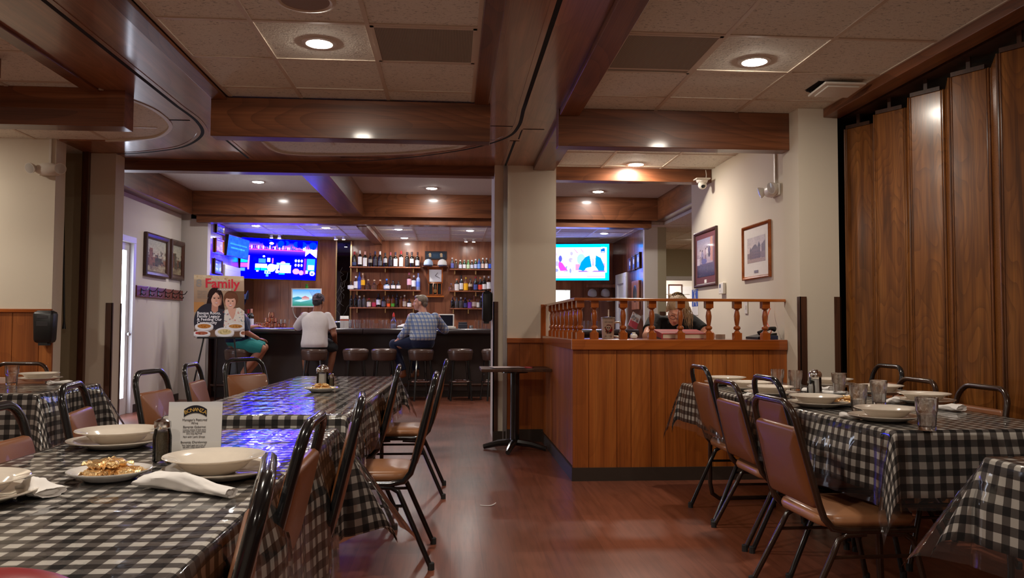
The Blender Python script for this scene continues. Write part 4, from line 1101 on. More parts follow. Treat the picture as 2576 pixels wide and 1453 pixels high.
# ================================================================== FOLDING PARTITION
fp = thing('folding_partition', 'dark walnut accordion partition folded out along the right side', 'folding partition', (2.92, 0, 0))
y = 5.74; k = 0; HP, AM, TH = 0.21, 0.058, 0.016
while y > -3.3:
    # one fold of the accordion: two hinged leaves meeting at a ridge, with half-round edge beads
    m = MB()
    a, b, c = (-AM, y), (AM, y - HP), (-AM, y - 2 * HP)
    m.prism([a, b, c, (c[0] + TH, c[1] + 0.012), (b[0] + TH * 1.2, b[1]), (a[0] + TH, a[1] - 0.012)], 0.03, 2.575)
    m.build('leaf', M['walnut'], fp, smooth=False, bevel=0.004)
    e = MB(); dx, dy = b[0] - a[0], b[1] - a[1]
    for t_ in (0.03, 0.09, 0.9, 0.96):
        q = (a[0] + dx * t_ - 0.001, a[1] + dy * t_); e.tube([(q[0], q[1], 0.03), (q[0], q[1], 2.575)], 0.006 if t_ in (0.03, 0.96) else 0.0035, 6)
    e.build('edge_bead', M['walnut'], fp)
    h = MB(); T = Matrix.Translation((a[0] + dx * 0.5, a[1] + dy * 0.5, 0)) @ Matrix.Rotation(math.atan2(dy, dx), 4, 'Z')
    h.box(-0.10, 0.09, -0.006, 0.012, 2.575, 2.60, T); h.box(-0.012, 0.012, -0.004, 0.01, 2.60, 2.67, T)
    h.build('hanger', M['guard'], fp, smooth=False)
    y -= 2 * HP; k += 1
MB().box(-0.05, 0.08, -3.4, 5.9, 2.665, 2.70).build('head_track', M['guard'], fp, smooth=False)
slab('trim_partition_head', 2.82, 3.35, -3.6, 5.93, 2.70, 2.72, M['guard'])

# ================================================================== BAR
BT = 1.062
BX0, BX1, BY = -3.66, 2.95, 12.9
bar = thing('bar_counter', 'long dark bar counter with a padded brown edge', 'bar', (-0.35, 13.0, 0))
def bp(m, name, mat, **k): return m.xf(Matrix.Translation((0.35, -13.0, 0))).build(name, mat, bar, **k)
bp(MB().box(BX0, BX1, BY, BY + 0.5, 0.1, BT - 0.05), 'front_panel', M['bar_front'], smooth=False)
bp(MB().box(BX0, BX1, BY + 0.04, BY + 0.46, 0, 0.1), 'kick_base', M['rubber_base'], smooth=False)
for x0, x1 in ((BX0, -1.375), (-1.365, BX1)):
    prof = [(BY - 0.02, BT - 0.09), (BY - 0.16, BT - 0.09), (BY - 0.19, BT - 0.075), (BY - 0.2, BT - 0.045), (BY - 0.185, BT - 0.01), (BY - 0.14, BT + 0.012), (BY - 0.06, BT + 0.008), (BY + 0.02, BT - 0.002)]
    bp(MB().prism(prof[::-1], x0, x1, 'x'), 'padded_edge', M['armrest'], ang=50)
bp(MB().box(BX0, BX1, BY + 0.02, BY + 0.62, BT - 0.04, BT), 'bar_top', plain('bar_laminate', srgb(46, 36, 34), 0.22, coat=0.4), smooth=False, bevel=0.004)
m = MB(); m.tube([(BX0, BY - 0.15, 0.2), (BX1, BY - 0.15, 0.2)], 0.02, 8)
for i in range(8): m.tube([(BX0 + 0.3 + i * 0.9, BY - 0.15, 0.2), (BX0 + 0.3 + i * 0.9, BY, 0.2)], 0.012, 6)
bp(m, 'foot_rail', M['guard'], ang=50)
bc = thing('back_counter', 'low back counter along the panelled wall behind the bar', 'counter', (-0.3, 15.2, 0))
MB().box(-3.37, 3.35, -0.28, 0.28, 0.0, 0.86).build('body', M['barwall'], bc, smooth=False)
MB().box(-3.37, 3.35, -0.31, 0.29, 0.86, 0.90).build('worktop', M['bar_front'], bc, smooth=False, bevel=0.004)

def mk_stool():
    s = thing('bar_stool', 'x', 'stool')
    MB().lathe([(0.12, 0.592), (0.165, 0.60), (0.178, 0.615), (0.19, 0.70), (0.193, 0.735), (0.185, 0.757), (0.15, 0.772), (0.001, 0.777)], n=28, cap1=False).build('seat', M['vinyl_dark'], s, ang=60)
    MB().lathe([(0.194, 0.715), (0.1965, 0.72), (0.194, 0.725)], n=28, cap0=False, cap1=False).build('seat_piping', M['vinyl_dark'], s)
    for k in range(4):
        a = PI / 4 + k * PI / 2; c_, s_ = math.cos(a), math.sin(a)
        lg = MB().tube([(c_ * 0.15, s_ * 0.15, 0.61), (c_ * 0.225, s_ * 0.225, 0.003)], [0.019, 0.015], 8).build('leg', M['black_metal'], s)
    pts = [(0.192 * math.cos(2 * PI * k / 24), 0.192 * math.sin(2 * PI * k / 24), 0.29) for k in range(24)]
    MB().tube(pts, 0.012, 8, closed=True).build('foot_ring', M['chrome'], s)
    return s
SYY = 12.36
stool0 = mk_stool()
sx = [(atY(p, 880, SYY).x, l) for p, l in ((895, 'empty brown bar stool nearest the man in the white shirt'), (966, 'empty brown bar stool at the plaid shirted man\'s knee'),
      (1059, 'brown bar stool under the man in the plaid shirt'), (1158, 'empty brown bar stool right of the plaid shirted man'), (1243, 'brown bar stool partly hidden by the column'),
      (791, 'brown bar stool under the man in the white shirt'), (598, 'bar stool in the dark behind the magazine poster'))]
for i, (x, l) in enumerate(sx):
    if i == 0: stool0.location = (x, SYY, 0); stool0['label'] = l; stool0['group'] = 'bar stools'; stool0.rotation_euler.z = 0.2
    else: dup(stool0, (x, SYY, 0), 0.1 * ((i * 7) % 5), l, 'bar stools')

# ---------------------------------------------------------------- bottle shelves
YS = 15.36
def shelf(px0, px1, py, label):
    a = atY(px0, py, YS); b = atY(px1, py, YS); z = (a.z + b.z) / 2
    t = thing('wall_shelf', label, 'shelf', ((a.x + b.x) / 2, 15.5, z), 0, 'bottle shelves')
    w = (b.x - a.x) / 2
    MB().box(-w, w, -0.25, 0.0, -0.022, 0).build('board', M['barwall'], t, smooth=False, bevel=0.003)
    for k in (-0.8, 0.0, 0.8): MB().box(k * w - 0.01, k * w + 0.01, -0.18, 0.0, -0.1, -0.022).build('bracket', M['brass'], t, smooth=False)
    return z
ZL = [shelf(881, 1058, 671.5, 'top left bar shelf carrying the row of wine bottles'), shelf(881, 1058, 729, 'middle left bar shelf with clear and gold spirits'), shelf(881, 1058, 773, 'lowest left bar shelf behind the plaid shirted man')]
ZR = [shelf(1131, 1262, 677, 'top right bar shelf with small beer bottles'), shelf(1131, 1262, 731.5, 'middle right bar shelf with coloured liqueurs'), shelf(1131, 1225, 775, 'lowest right bar shelf with dark bottles')]
PROF = {
 'wine': [(0.8, 0), (1, 0.02), (1, 0.60), (0.93, 0.66), (0.6, 0.72), (0.38, 0.77), (0.36, 0.97), (0.40, 0.975), (0.40, 1.0)],
 'beer': [(0.85, 0), (1, 0.02), (1, 0.55), (0.92, 0.64), (0.6, 0.76), (0.42, 0.84), (0.38, 0.97), (0.45, 0.98), (0.45, 1.0)],
 'tall': [(0.9, 0), (1, 0.02), (1, 0.62), (0.85, 0.70), (0.42, 0.76), (0.36, 0.80), (0.36, 1.0)],
 'liquor': [(0.92, 0), (1, 0.02), (1, 0.60), (0.88, 0.67), (0.46, 0.72), (0.36, 0.76), (0.36, 1.0)],
 'squat': [(0.7, 0), (0.95, 0.05), (1, 0.25), (0.95, 0.42), (0.6, 0.55), (0.3, 0.62), (0.26, 0.68), (0.26, 1.0)],
 'flask': [(0.75, 0), (0.95, 0.02), (1, 0.3), (0.8, 0.55), (0.35, 0.68), (0.28, 0.72), (0.28, 1.0)],
}
GLS = dict(dark=plain('dark_bottle_glass', (0.010, 0.008, 0.007), 0.08, coat=0.5), green=plain('green_bottle_glass', (0.01, 0.05, 0.025), 0.08, coat=0.5), brown=plain('brown_bottle_glass', (0.06, 0.02, 0.006), 0.08, coat=0.5),
           blue=plain('blue_bottle_glass', (0.02, 0.05, 0.32), 0.1, coat=0.5), clear=glassm('clear_bottle_glass', (0.92, 0.95, 0.97), 0.02), gold=glassm('golden_spirit', (0.95, 0.72, 0.3), 0.02), amber=plain('amber_spirit', (0.14, 0.04, 0.01), 0.08, coat=0.6),
           grey=plain('smoky_bottle', (0.07, 0.065, 0.07), 0.08, coat=0.6), frost=plain('frosted_blue_bottle', srgb(150, 168, 226), 0.3), lblue=glassm('pale_blue_glass', (0.6, 0.8, 1.0), 0.02), lgreen=plain('pale_green_bottle', srgb(70, 130, 70), 0.1, coat=0.5))
_lab = {}
def flat(c):
    k = tuple(c)
    if k not in _lab: _lab[k] = plain('label_%02x%02x%02x' % k, srgb(*k), 0.5)
    return _lab[k]
def bottle(x, y, z, h, r, kind, glass, lab, cap, label, group, lz=(0.1, 0.5), name='bottle'):
    pr = [(a * r, b * h) for a, b in PROF[kind]]
    o = MB().lathe(pr, n=18).build(name, GLS[glass], None, ang=50); o.location = (x, y, z)
    tag(o, label, 'bottle', group)
    if lab:
        rr = r * 1.015 if kind not in ('squat', 'flask') else r * 1.01
        m = MB().lathe([(rr, h * lz[0]), (rr, h * lz[1])], n=24, cap0=False, cap1=False)
        m.build('label', flat(lab), o)
    if cap:
        nr = PROF[kind][-1][0] * r * 1.12; m = MB().lathe([(nr, h * (0.80 if kind in ('wine',) else 0.88)), (nr, h * 1.005), (0.001, h * 1.007)], n=14, cap1=False)
        m.build('cap', flat(cap), o)
    return o
SC = 0.1514
W, BLK, RED = (240, 238, 236), (24, 22, 24), (170, 34, 40)
def row(z, items, place, grp, x0=860):
    for i, it in enumerate(items):
        zx, top, bot, kind, glass, lab, cap, desc = it[:8]; lz = it[8] if len(it) > 8 else (0.1, 0.5)
        p = atY(x0 + zx * SC, 700, YS); h = (bot - top) * SC * YS / 2050
        r = {'wine': 0.038, 'beer': 0.031, 'liquor': 0.041, 'tall': 0.036, 'squat': 0.058, 'flask': 0.05}[kind]
        bottle(p.x, YS, z + 0.0005, h, r, kind, glass, lab, cap, '%s, %s on %s' % (desc, ORD[i], place), grp, lz)
row(ZL[0], [(205, 215, 465, 'wine', 'dark', (60, 70, 110), RED, 'dark wine bottle with blue grey label', (0.1, 0.3)), (297, 200, 468, 'wine', 'dark', W, W, 'dark wine bottle with white label and white capsule', (0.15, 0.62)), (381, 215, 468, 'wine', 'dark', W, (230, 170, 160), 'wine bottle with pink capsule', (0.05, 0.58)),
  (468, 240, 468, 'wine', 'dark', (150, 140, 130), (90, 40, 40), 'wine bottle with beige label', (0.3, 0.55)), (550, 212, 470, 'wine', 'dark', (60, 56, 66), (50, 50, 90), 'almost black wine bottle', (0.1, 0.5)), (630, 215, 472, 'wine', 'dark', (86, 86, 96), W, 'black wine bottle with white capsule', (0.1, 0.4)),
  (717, 240, 474, 'wine', 'dark', (170, 168, 172), (40, 36, 40), 'wine bottle with grey label', (0.3, 0.6)), (805, 232, 476, 'wine', 'dark', (40, 34, 44), (150, 70, 80), 'dark labelled wine bottle with rosy capsule'), (887, 232, 480, 'wine', 'dark', W, (44, 40, 60), 'wine bottle with large white label', (0.06, 0.56)),
  (982, 212, 482, 'wine', 'dark', W, RED, 'wine bottle with red capsule and tall white label', (0.05, 0.6)), (1080, 235, 486, 'wine', 'dark', (36, 30, 32), (40, 34, 40), 'plain black wine bottle'), (1160, 235, 488, 'wine', 'dark', (232, 230, 232), (60, 54, 60), 'wine bottle with small white label', (0.28, 0.56)),
  (1253, 238, 490, 'wine', 'dark', (226, 226, 234), (60, 30, 30), 'wine bottle with low pale label', (0.12, 0.46))], 'top left shelf', 'wine bottles on the top left shelf')
row(ZL[1], [(150, 690, 830, 'squat', 'clear', W, None, 'round white bottle'), (235, 612, 835, 'liquor', 'clear', W, (240, 240, 250), 'clear bottle with broad white label', (0.12, 0.6)), (292, 540, 832, 'tall', 'blue', (70, 90, 190), (30, 40, 110), 'tall cobalt bottle'), (348, 560, 835, 'liquor', 'amber', (246, 180, 30), (210, 170, 130), 'amber bottle with bright yellow label', (0.28, 0.58)),
  (438, 672, 845, 'squat', 'clear', None, (210, 180, 150), 'round clear flask with green neck'), (540, 678, 845, 'squat', 'clear', None, (214, 184, 150), 'round clear flask with cork'), (636, 678, 845, 'squat', 'gold', None, (214, 184, 150), 'round golden flask'), (745, 668, 850, 'squat', 'lblue', (240, 244, 250), (60, 130, 230), 'round blue flask with white label', (0.12, 0.4)),
  (852, 688, 846, 'liquor', 'dark', (240, 240, 240), (40, 30, 30), 'small black bottle with white oval label, left of the pair', (0.15, 0.5)), (942, 695, 846, 'liquor', 'dark', (240, 240, 240), (40, 30, 30), 'small black bottle with white oval label, right of the pair', (0.15, 0.5)),
  (1120, 565, 850, 'liquor', 'clear', (236, 180, 200), (210, 110, 130), 'clear bottle with pink label', (0.3, 0.64)), (1195, 608, 852, 'liquor', 'clear', (238, 240, 250), (230, 230, 240), 'clear bottle with white blue label', (0.25, 0.65)), (1270, 575, 856, 'tall', 'frost', (100, 130, 230), (150, 160, 220), 'frosted blue bottle', (0.2, 0.5))], 'middle left shelf', 'spirits on the middle left shelf')
row(ZL[2], [(160, 935, 1130, 'tall', 'dark', None, BLK, 'slim dark bottle'), (232, 920, 1130, 'tall', 'dark', None, BLK, 'slim dark bottle with bright edge'), (300, 945, 1132, 'liquor', 'grey', None, (190, 180, 170), 'smoky bottle with pale stopper'), (374, 935, 1133, 'tall', 'grey', None, (150, 110, 70), 'smoky bottle with tan stopper'),
  (455, 985, 1134, 'liquor', 'clear', (232, 216, 200), RED, 'bottle with cream label and red top', (0.1, 0.6)), (540, 1000, 1134, 'liquor', 'amber', (186, 50, 80), (60, 40, 40), 'squarish bottle with crimson label', (0.1, 0.6)), (612, 905, 1136, 'liquor', 'dark', (232, 230, 238), BLK, 'dark bottle with large white label', (0.2, 0.55)), (700, 958, 1137, 'liquor', 'dark', (96, 92, 110), BLK, 'dark bottle with slate label', (0.1, 0.55)),
  (780, 935, 1138, 'tall', 'amber', (240, 90, 30), BLK, 'dark bottle with orange label', (0.08, 0.32)), (850, 930, 1138, 'tall', 'amber', (80, 160, 50), BLK, 'dark bottle with green label', (0.08, 0.32)), (922, 905, 1140, 'tall', 'dark', None, BLK, 'tall black bottle'), (985, 955, 1141, 'tall', 'amber', None, (120, 90, 80), 'brown whiskey bottle'),
  (1045, 935, 1142, 'tall', 'amber', (190, 176, 160), (190, 180, 170), 'whiskey bottle with oval beige label', (0.1, 0.5)), (1125, 1005, 1144, 'liquor', 'dark', (240, 240, 240), (60, 50, 50), 'square whiskey bottle with white label', (0.1, 0.55))], 'lowest left shelf', 'bottles on the lowest left shelf')
row(ZR[0], [(1832, 300, 490, 'beer', 'grey', (110, 116, 200), (210, 200, 200), 'smoky beer bottle with violet label'), (1893, 330, 494, 'beer', 'brown', (90, 74, 70), (214, 206, 200), 'brown beer bottle with white neck'), (1966, 348, 498, 'beer', 'green', (226, 228, 250), W, 'green beer bottle with pale blue label'), (2033, 345, 500, 'beer', 'green', (232, 234, 240), (180, 190, 180), 'green beer bottle with white label'),
  (2098, 350, 502, 'beer', 'lgreen', (200, 226, 190), (160, 210, 150), 'bright green beer bottle'), (2160, 352, 503, 'beer', 'dark', (200, 206, 226), (220, 220, 230), 'dark beer bottle with round silver label'), (2222, 335, 504, 'beer', 'green', (190, 200, 236), (220, 224, 240), 'green beer bottle with lavender label'), (2280, 330, 505, 'beer', 'blue', (130, 170, 236), (60, 110, 110), 'blue labelled beer bottle'),
  (2342, 318, 506, 'beer', 'dark', (220, 190, 180), W, 'dark beer bottle with white neck and pink label'), (2404, 318, 506, 'beer', 'brown', (236, 236, 240), (210, 206, 210), 'brown beer bottle with white label'), (2465, 325, 507, 'beer', 'brown', (40, 90, 220), (60, 60, 90), 'brown beer bottle with blue label'), (2530, 330, 507, 'beer', 'green', (220, 220, 220), W, 'green beer bottle by the column')], 'top right shelf', 'beer bottles on the top right shelf')
row(ZR[1], [(1818, 735, 855, 'flask', 'clear', None, (120, 110, 140), 'small conical clear flask'), (1910, 665, 865, 'liquor', 'dark', (232, 228, 226), (220, 120, 80), 'bottle with white label and copper top', (0.02, 0.55)), (1985, 600, 855, 'tall', 'dark', (226, 226, 230), (60, 60, 60), 'tall dark bottle with white label', (0.1, 0.5)), (2060, 632, 858, 'liquor', 'amber', (250, 186, 20), (220, 180, 40), 'bottle with yellow label', (0.05, 0.55)),
  (2135, 655, 860, 'liquor', 'brown', (200, 180, 160), (40, 36, 36), 'brown bottle with cream emblem', (0.35, 0.55)), (2222, 622, 860, 'liquor', 'dark', (70, 80, 150), RED, 'dark bottle with blue label and red top', (0.1, 0.45)), (2300, 630, 860, 'liquor', 'dark', (220, 70, 40), (220, 130, 70), 'dark bottle with orange red label', (0.1, 0.45)), (2366, 610, 862, 'liquor', 'dark', (232, 230, 232), (220, 200, 190), 'dark bottle with white leaf label', (0.12, 0.45)),
  (2440, 620, 864, 'liquor', 'clear', (232, 232, 236), (200, 200, 206), 'clear bottle with tall white label', (0.15, 0.6)), (2515, 640, 864, 'liquor', 'clear', (230, 230, 236), (200, 200, 206), 'clear bottle half hidden by the column', (0.15, 0.55))], 'middle right shelf', 'liqueurs on the middle right shelf')
row(ZR[2], [(1843, 965, 1152, 'tall', 'dark', None, (80, 50, 50), 'slim dark bottle'), (1912, 975, 1152, 'liquor', 'grey', None, (70, 60, 60), 'smoky faceted bottle'), (1982, 972, 1153, 'liquor', 'grey', None, (210, 206, 206), 'smoky bottle with white stopper'), (2054, 980, 1154, 'tall', 'dark', (60, 60, 120), (70, 70, 110), 'dark bottle with indigo label'),
  (2127, 1005, 1155, 'liquor', 'dark', (120, 60, 170), (70, 40, 100), 'squarish bottle in purple wrapping', (0.02, 0.68)), (2202, 945, 1156, 'flask', 'amber', (180, 160, 150), (110, 60, 50), 'round bottle with beige medallion', (0.15, 0.5)), (2262, 925, 1157, 'tall', 'clear', (232, 230, 232), (70, 70, 70), 'clear bottle with white strip label', (0.08, 0.42)), (2320, 955, 1158, 'liquor', 'dark', None, (190, 190, 190), 'black bottle with grey stopper')], 'lowest right shelf', 'bottles on the lowest right shelf')

# ---------------------------------------------------------------- wall decoration behind the bar
def onback(px, py, y=15.48): return atY(px, py, y)
a = onback(1069, 631); b = onback(1124, 653)
sg = thing('wooden_sign', 'dark wooden sign with two pale heads above the caps and clock', 'sign', ((a.x + b.x) / 2, 15.485, (a.z + b.z) / 2), 0)
w2, h2 = (b.x - a.x) / 2, (a.z - b.z) / 2
pc = Pic(64, 26, srgb(34, 34, 44)); pc.ell(0.5, 0.5, 0.43, 0.36, srgb(30, 58, 84)); 
for sx_ in (0.22, 0.75): pc.ell(sx_, 0.4, 0.06, 0.2, srgb(196, 168, 130)); pc.rect(sx_ - 0.05, 0.5, sx_ + 0.06, 0.72, srgb(186, 156, 120))
pc.rect(0.36, 0.4, 0.62, 0.46, srgb(70, 90, 110)); pc.rect(0.38, 0.54, 0.6, 0.6, srgb(70, 90, 110))
MB().box(-w2, w2, 0, 0.02, -h2, h2).build('board', M['darkwood'], sg, smooth=False, bevel=0.003)
pc.build('painted_face', M['print'], (-w2 * 0.97, -0.002, h2 * 0.93), (2 * w2 * 0.97, 0, 0), (0, 0, -2 * h2 * 0.93), sg)
# pendulum clock
a = onback(1077, 676); b = onback(1113, 748); cxw = (a.x + b.x) / 2; W2 = (b.x - a.x) / 2; H = a.z - b.z
ck = thing('pendulum_clock', 'wooden pendulum wall clock with square white dial between the bottle shelves', 'clock', (cxw, 15.49, b.z))
m = MB(); m.box(-W2, W2, -0.10, 0, 0.04, H * 0.5); m.box(-W2 * 1.02, W2 * 1.02, -0.12, 0, H * 0.5, H)
m2 = MB(); m2.box(-W2 * 0.92, W2 * 0.92, -0.08, 0, 0.04, H)
m2.build('case', M['oak_z'], ck, smooth=False, bevel=0.004)
m3 = MB()
for x in (-0.86, -0.28, 0.28, 0.86): m3.box(x * W2 - 0.008, x * W2 + 0.008, -0.10, -0.078, 0.05, H * 0.5)
m3.box(-W2, W2, -0.10, -0.078, H * 0.5 - 0.01, H * 0.5 + 0.015)
for x in (-0.95, 0.95): m3.box(x * W2 - 0.012, x * W2 + 0.012, -0.105, -0.07, H * 0.5, H)
m3.build('door_frame', M['oak_z'], ck, smooth=False)
MB().box(-W2 * 0.8, W2 * 0.8, -0.082, -0.0795, 0.06, H * 0.48).build('dark_window', M['void'], ck, smooth=False)
MB().box(-W2 * 1.25, W2 * 1.25, -0.14, 0, 0, 0.03).build('base_shelf', M['oak'], ck, smooth=False, bevel=0.004)
MB().box(-W2 * 1.12, W2 * 1.12, -0.13, 0, H, H + 0.025).build('cornice', M['oak'], ck, smooth=False, bevel=0.004)
ds = W2 * 0.88; dz = H * 0.755
MB().box(-ds, ds, -0.088, -0.082, dz - ds * 0.95, dz + ds * 0.95).build('dial', plain('dial_white', srgb(240, 240, 244), 0.4), ck, smooth=False)
m = MB(); m.box(-0.004, 0.004, -0.0905, -0.089, 0, ds * 0.62); m.xf(Matrix.Translation((0, 0, dz)) @ Matrix.Rotation(math.radians(40), 4, 'Y')).build('hour_hand', M['black_plastic'], ck, smooth=False)
m = MB(); m.box(-0.004, 0.004, -0.0905, -0.089, 0, ds * 0.85); m.xf(Matrix.Translation((0, 0, dz)) @ Matrix.Rotation(math.radians(118), 4, 'Y')).build('minute_hand', M['black_plastic'], ck, smooth=False)
pm = MB(); pm.tube([(0, -0.085, H * 0.46), (0, -0.085, 0.14)], 0.004, 6); pm.lathe([(0.001, -0.006), (0.036, -0.004), (0.036, 0.004), (0.001, 0.006)], (0, 0, 0), 16, Matrix.Translation((0, -0.086, 0.12)) @ Matrix.Rotation(PI / 2, 4, 'X')); pm.build('pendulum', M['brass'], ck)

def mk_cap(cmat, bmat, label, loc, rz, tilt=0.0, s=1.0, group='caps around the bar'):
    t = thing('baseball_cap', label, 'cap', loc, rz, group)
    T = Matrix.Rotation(tilt, 4, 'X') @ Matrix.Scale(s, 4)
    vs = []; n = 20; m = MB()
    m.lathe([(0.092, 0), (0.094, 0.03), (0.088, 0.065), (0.068, 0.098), (0.035, 0.117), (0.001, 0.121)], n=n, sx=0.92, sy=1.08, T=T, cap0=False, cap1=False)
    c = m.build('crown', cmat, t)
    MB().ell((0, 0, 0.122), (0.008, 0.008, 0.005), 8, 6, None).xf(T).build('button', cmat, t)
    b = MB(); vs = []
    for k in range(11):
        a = PI + PI * (k + 0.5) / 11.0
        ca, sa = math.cos(a), math.sin(a)
        vs += [(0.086 * ca, 0.10 * sa, 0.004), (0.082 * ca * 1.0, 0.10 * sa + 0.075 * sa, -0.012 - 0.016 * ca * ca)]
    vs2 = vs + [(x, y, z + 0.005) for x, y, z in vs]; q = len(vs); fs = []
    for k in range(10):
        i = 2 * k; fs += [(i, i + 1, i + 3, i + 2), (q + i, q + i + 2, q + i + 3, q + i + 1), (i + 1, q + i + 1, q + i + 3, i + 3), (i, i + 2, q + i + 2, q + i)]
    b.add(vs2, fs); b.xf(T).build('visor', bmat, t)
    return t
capw = plain('white_cap_cloth', srgb(216, 214, 212), 0.8); capb = plain('pale_blue_cap_cloth', srgb(176, 196, 226), 0.8); navy = plain('navy_cloth', srgb(30, 36, 66), 0.8); tanv = plain('dark_visor', srgb(40, 40, 66), 0.7)
zc = b.z + H + 0.026 + 0.03
mk_cap(capb, tanv, 'pale blue cap perched on the left of the pendulum clock', (cxw - 0.13, 15.36, zc), -0.3)
mk_cap(capw, tanv, 'off white cap perched on the right of the pendulum clock', (cxw + 0.13, 15.36, zc), 0.35)
bx = MB().box(-0.24, 0.24, -0.2, 0, -0.02, 0); tg = bx.build('wall_shelf_small', M['barwall'], None, smooth=False, bevel=0.003); tg.location = (cxw, 15.5, zc - 0.012); tg.name = 'cap_ledge'; tag(tg, 'narrow wooden ledge holding two caps over the clock', 'shelf')

# mirror strip with lit edges
a = onback(847, 604); b = onback(881, 830)
mr = thing('mirror_panel', 'tall narrow dark mirror strip with bright edges left of the bottle shelves', 'mirror', ((a.x + b.x) / 2, 15.49, 0.9))
mw = (b.x - a.x) / 2; mh = 2.70 - 0.9
MB().box(-mw, mw, -0.012, 0, 0, mh).build('glass', plain('dark_mirror', (0.06, 0.055, 0.06), 0.03, 1.0), mr, smooth=False)
for s in (-1, 1): MB().box(s * mw - 0.012, s * mw + 0.012, -0.022, 0, 0, mh).build('edge_strip', M['brass'], mr, smooth=False)
rv = random.Random(4); m = MB()
for k in range(9):
    x = rv.uniform(-mw * 0.8, mw * 0.8); z = rv.uniform(0.3, 1.3); pts = [(x, -0.014, z)]
    for q in range(4): pts.append((max(-mw, min(mw, pts[-1][0] + rv.uniform(-0.08, 0.08))), -0.014, pts[-1][2] + rv.uniform(0.03, 0.12)))
    m.tube(pts, 0.0025, 4)
m.build('etched_branches', plain('etched_line', srgb(110, 104, 100), 0.6), mr)

# ---------------------------------------------------------------- screens
def screen_thing(name, label, cat, O, psi, alpha, w, h, pic, mat, bezel=0.012, depth=0.05, bz=None, mount=True):
    """O is the middle of the screen; psi turns it to the right, alpha leans the top forward"""
    t = thing(name, label, cat, O)
    U = Vector((math.cos(psi), math.sin(psi), 0)); nh = Vector((math.sin(psi), -math.cos(psi), 0))
    V = Vector((0, 0, -math.cos(alpha))) - nh * math.sin(alpha); N = U.cross(-V)
    T = Matrix((U, -N, -V)).transposed().to_4x4()
    m = MB(); m.box(-w / 2 - bezel, w / 2 + bezel, 0.004, depth, -h / 2 - bezel, h / 2 + bezel, T); m.build('housing', bz or M['black_plastic'], t, smooth=False, bevel=0.006)
    f = MB()
    for x0, x1, z0, z1 in ((-w / 2 - bezel, w / 2 + bezel, h / 2, h / 2 + bezel), (-w / 2 - bezel, w / 2 + bezel, -h / 2 - bezel, -h / 2), (-w / 2 - bezel, -w / 2, -h / 2, h / 2), (w / 2, w / 2 + bezel, -h / 2, h / 2)): f.box(x0, x1, -0.004, 0.004, z0, z1, T)
    f.build('bezel', bz or M['black_plastic'], t, smooth=False)
    pic.build('screen', mat, -U * w / 2 - V * h / 2 + N * 0.001, U * w, V * h, t)
    if mount: MB().box(-0.12, 0.12, depth, depth + 0.05, -0.12, 0.12, T).tube([T @ Vector((0, depth, 0)), T @ Vector((0, depth + 0.22, 0.02))], 0.025, 8).build('wall_mount', M['black_metal'], t)
    return t
BLU, DBL = (0.0, 0.0, 1.0), (0.0, 0.0, 0.55)
pc = Pic(176, 99, (0.0, 0.005, 0.9))
pc.grad(0.08, 0.24, (0.05, 0.1, 1), (0.75, 0.4, 1)); pc.blobs(20, 0, 0.08, 1, 0.14, [(0, 0.02, 1), (0, 0.2, 1)], 0.02, 0.06, 2)
rv = random.Random(11)
for k in range(44):
    x = 0.02 + 0.94 * k / 44; hh = rv.uniform(0.04, 0.13); pc.rect(x, 0.27 - hh, x + rv.uniform(0.007, 0.016), 0.27, rv.choice([(0, 0.02, 0.7), (0, 0.1, 0.9), (1, 0.7, 0.9), (0.9, 0.95, 1), (0.1, 0.3, 1)]))
pc.ell(0.385, 0.11, 0.028, 0.028, (1.3, 0.9, 1)); pc.rect(0.02, 0.26, 0.84, 0.285, (0.8, 0.25, 0.9)); pc.grad(0.285, 0.42, (0.35, 0.2, 1), (0.0, 0.01, 1))
pc.rect(0.84, 0.22, 1, 0.42, (1, 0.85, 1)); pc.poly([(0.83, 0.42), (0.9, 0.3), (0.99, 0.42)], (0, 0.02, 0.6))
pc.rect(0.42, 0.42, 0.7, 0.62, (0, 0.0, 0.85))
for x0, y0, x1, y1, c in ((0.0, 0.41, 0.085, 0.6, (0.1, 0.8, 1)), (0.09, 0.43, 0.11, 0.78, (0.75, 0.45, 1)), (0.16, 0.47, 0.21, 0.56, (0, 0.05, 0.5)), (0.23, 0.5, 0.32, 0.6, (0.2, 0.45, 1)), (0.34, 0.48, 0.38, 0.57, (0.8, 0.95, 1)), (0.405, 0.48, 0.42, 0.6, (0.9, 0.4, 0.8)),
                          (0.69, 0.44, 0.82, 0.72, (0, 0.06, 0.6)), (0.83, 0.46, 0.86, 0.86, (0.4, 0.15, 1)), (0.87, 0.46, 0.98, 0.78, (0.15, 0.5, 1)), (0.89, 0.62, 0.97, 0.73, (1, 1, 1.2)),
                          (0.19, 0.63, 0.34, 0.72, (1, 1, 1.1)), (0.19, 0.73, 0.25, 0.79, (0.05, 0.9, 1)), (0.26, 0.73, 0.34, 0.79, (0.05, 0.9, 1)), (0.51, 0.64, 0.66, 0.84, (1, 0.95, 1)), (0.5, 0.85, 0.58, 0.88, (0.1, 0.6, 1)), (0.47, 0.59, 0.64, 0.63, (0.5, 0.9, 1)), (0.0, 0.62, 0.09, 0.72, (0.7, 0.3, 0.9)), (0.0, 0.74, 0.06, 0.82, (0.3, 0.5, 1))): pc.rect(x0, y0, x1, y1, c)
for x in (0.72, 0.76, 0.8): pc.ell(x, 0.52, 0.013, 0.035, (0.95, 1, 1.1)); pc.ell(x, 0.63, 0.012, 0.035, (1, 0.8, 1))
pc.poly([(0.26, 0.48), (0.28, 0.37), (0.31, 0.36), (0.33, 0.48)], (0, 0.02, 0.55)); pc.ell(0.295, 0.44, 0.014, 0.022, (0.9, 1, 1.1))
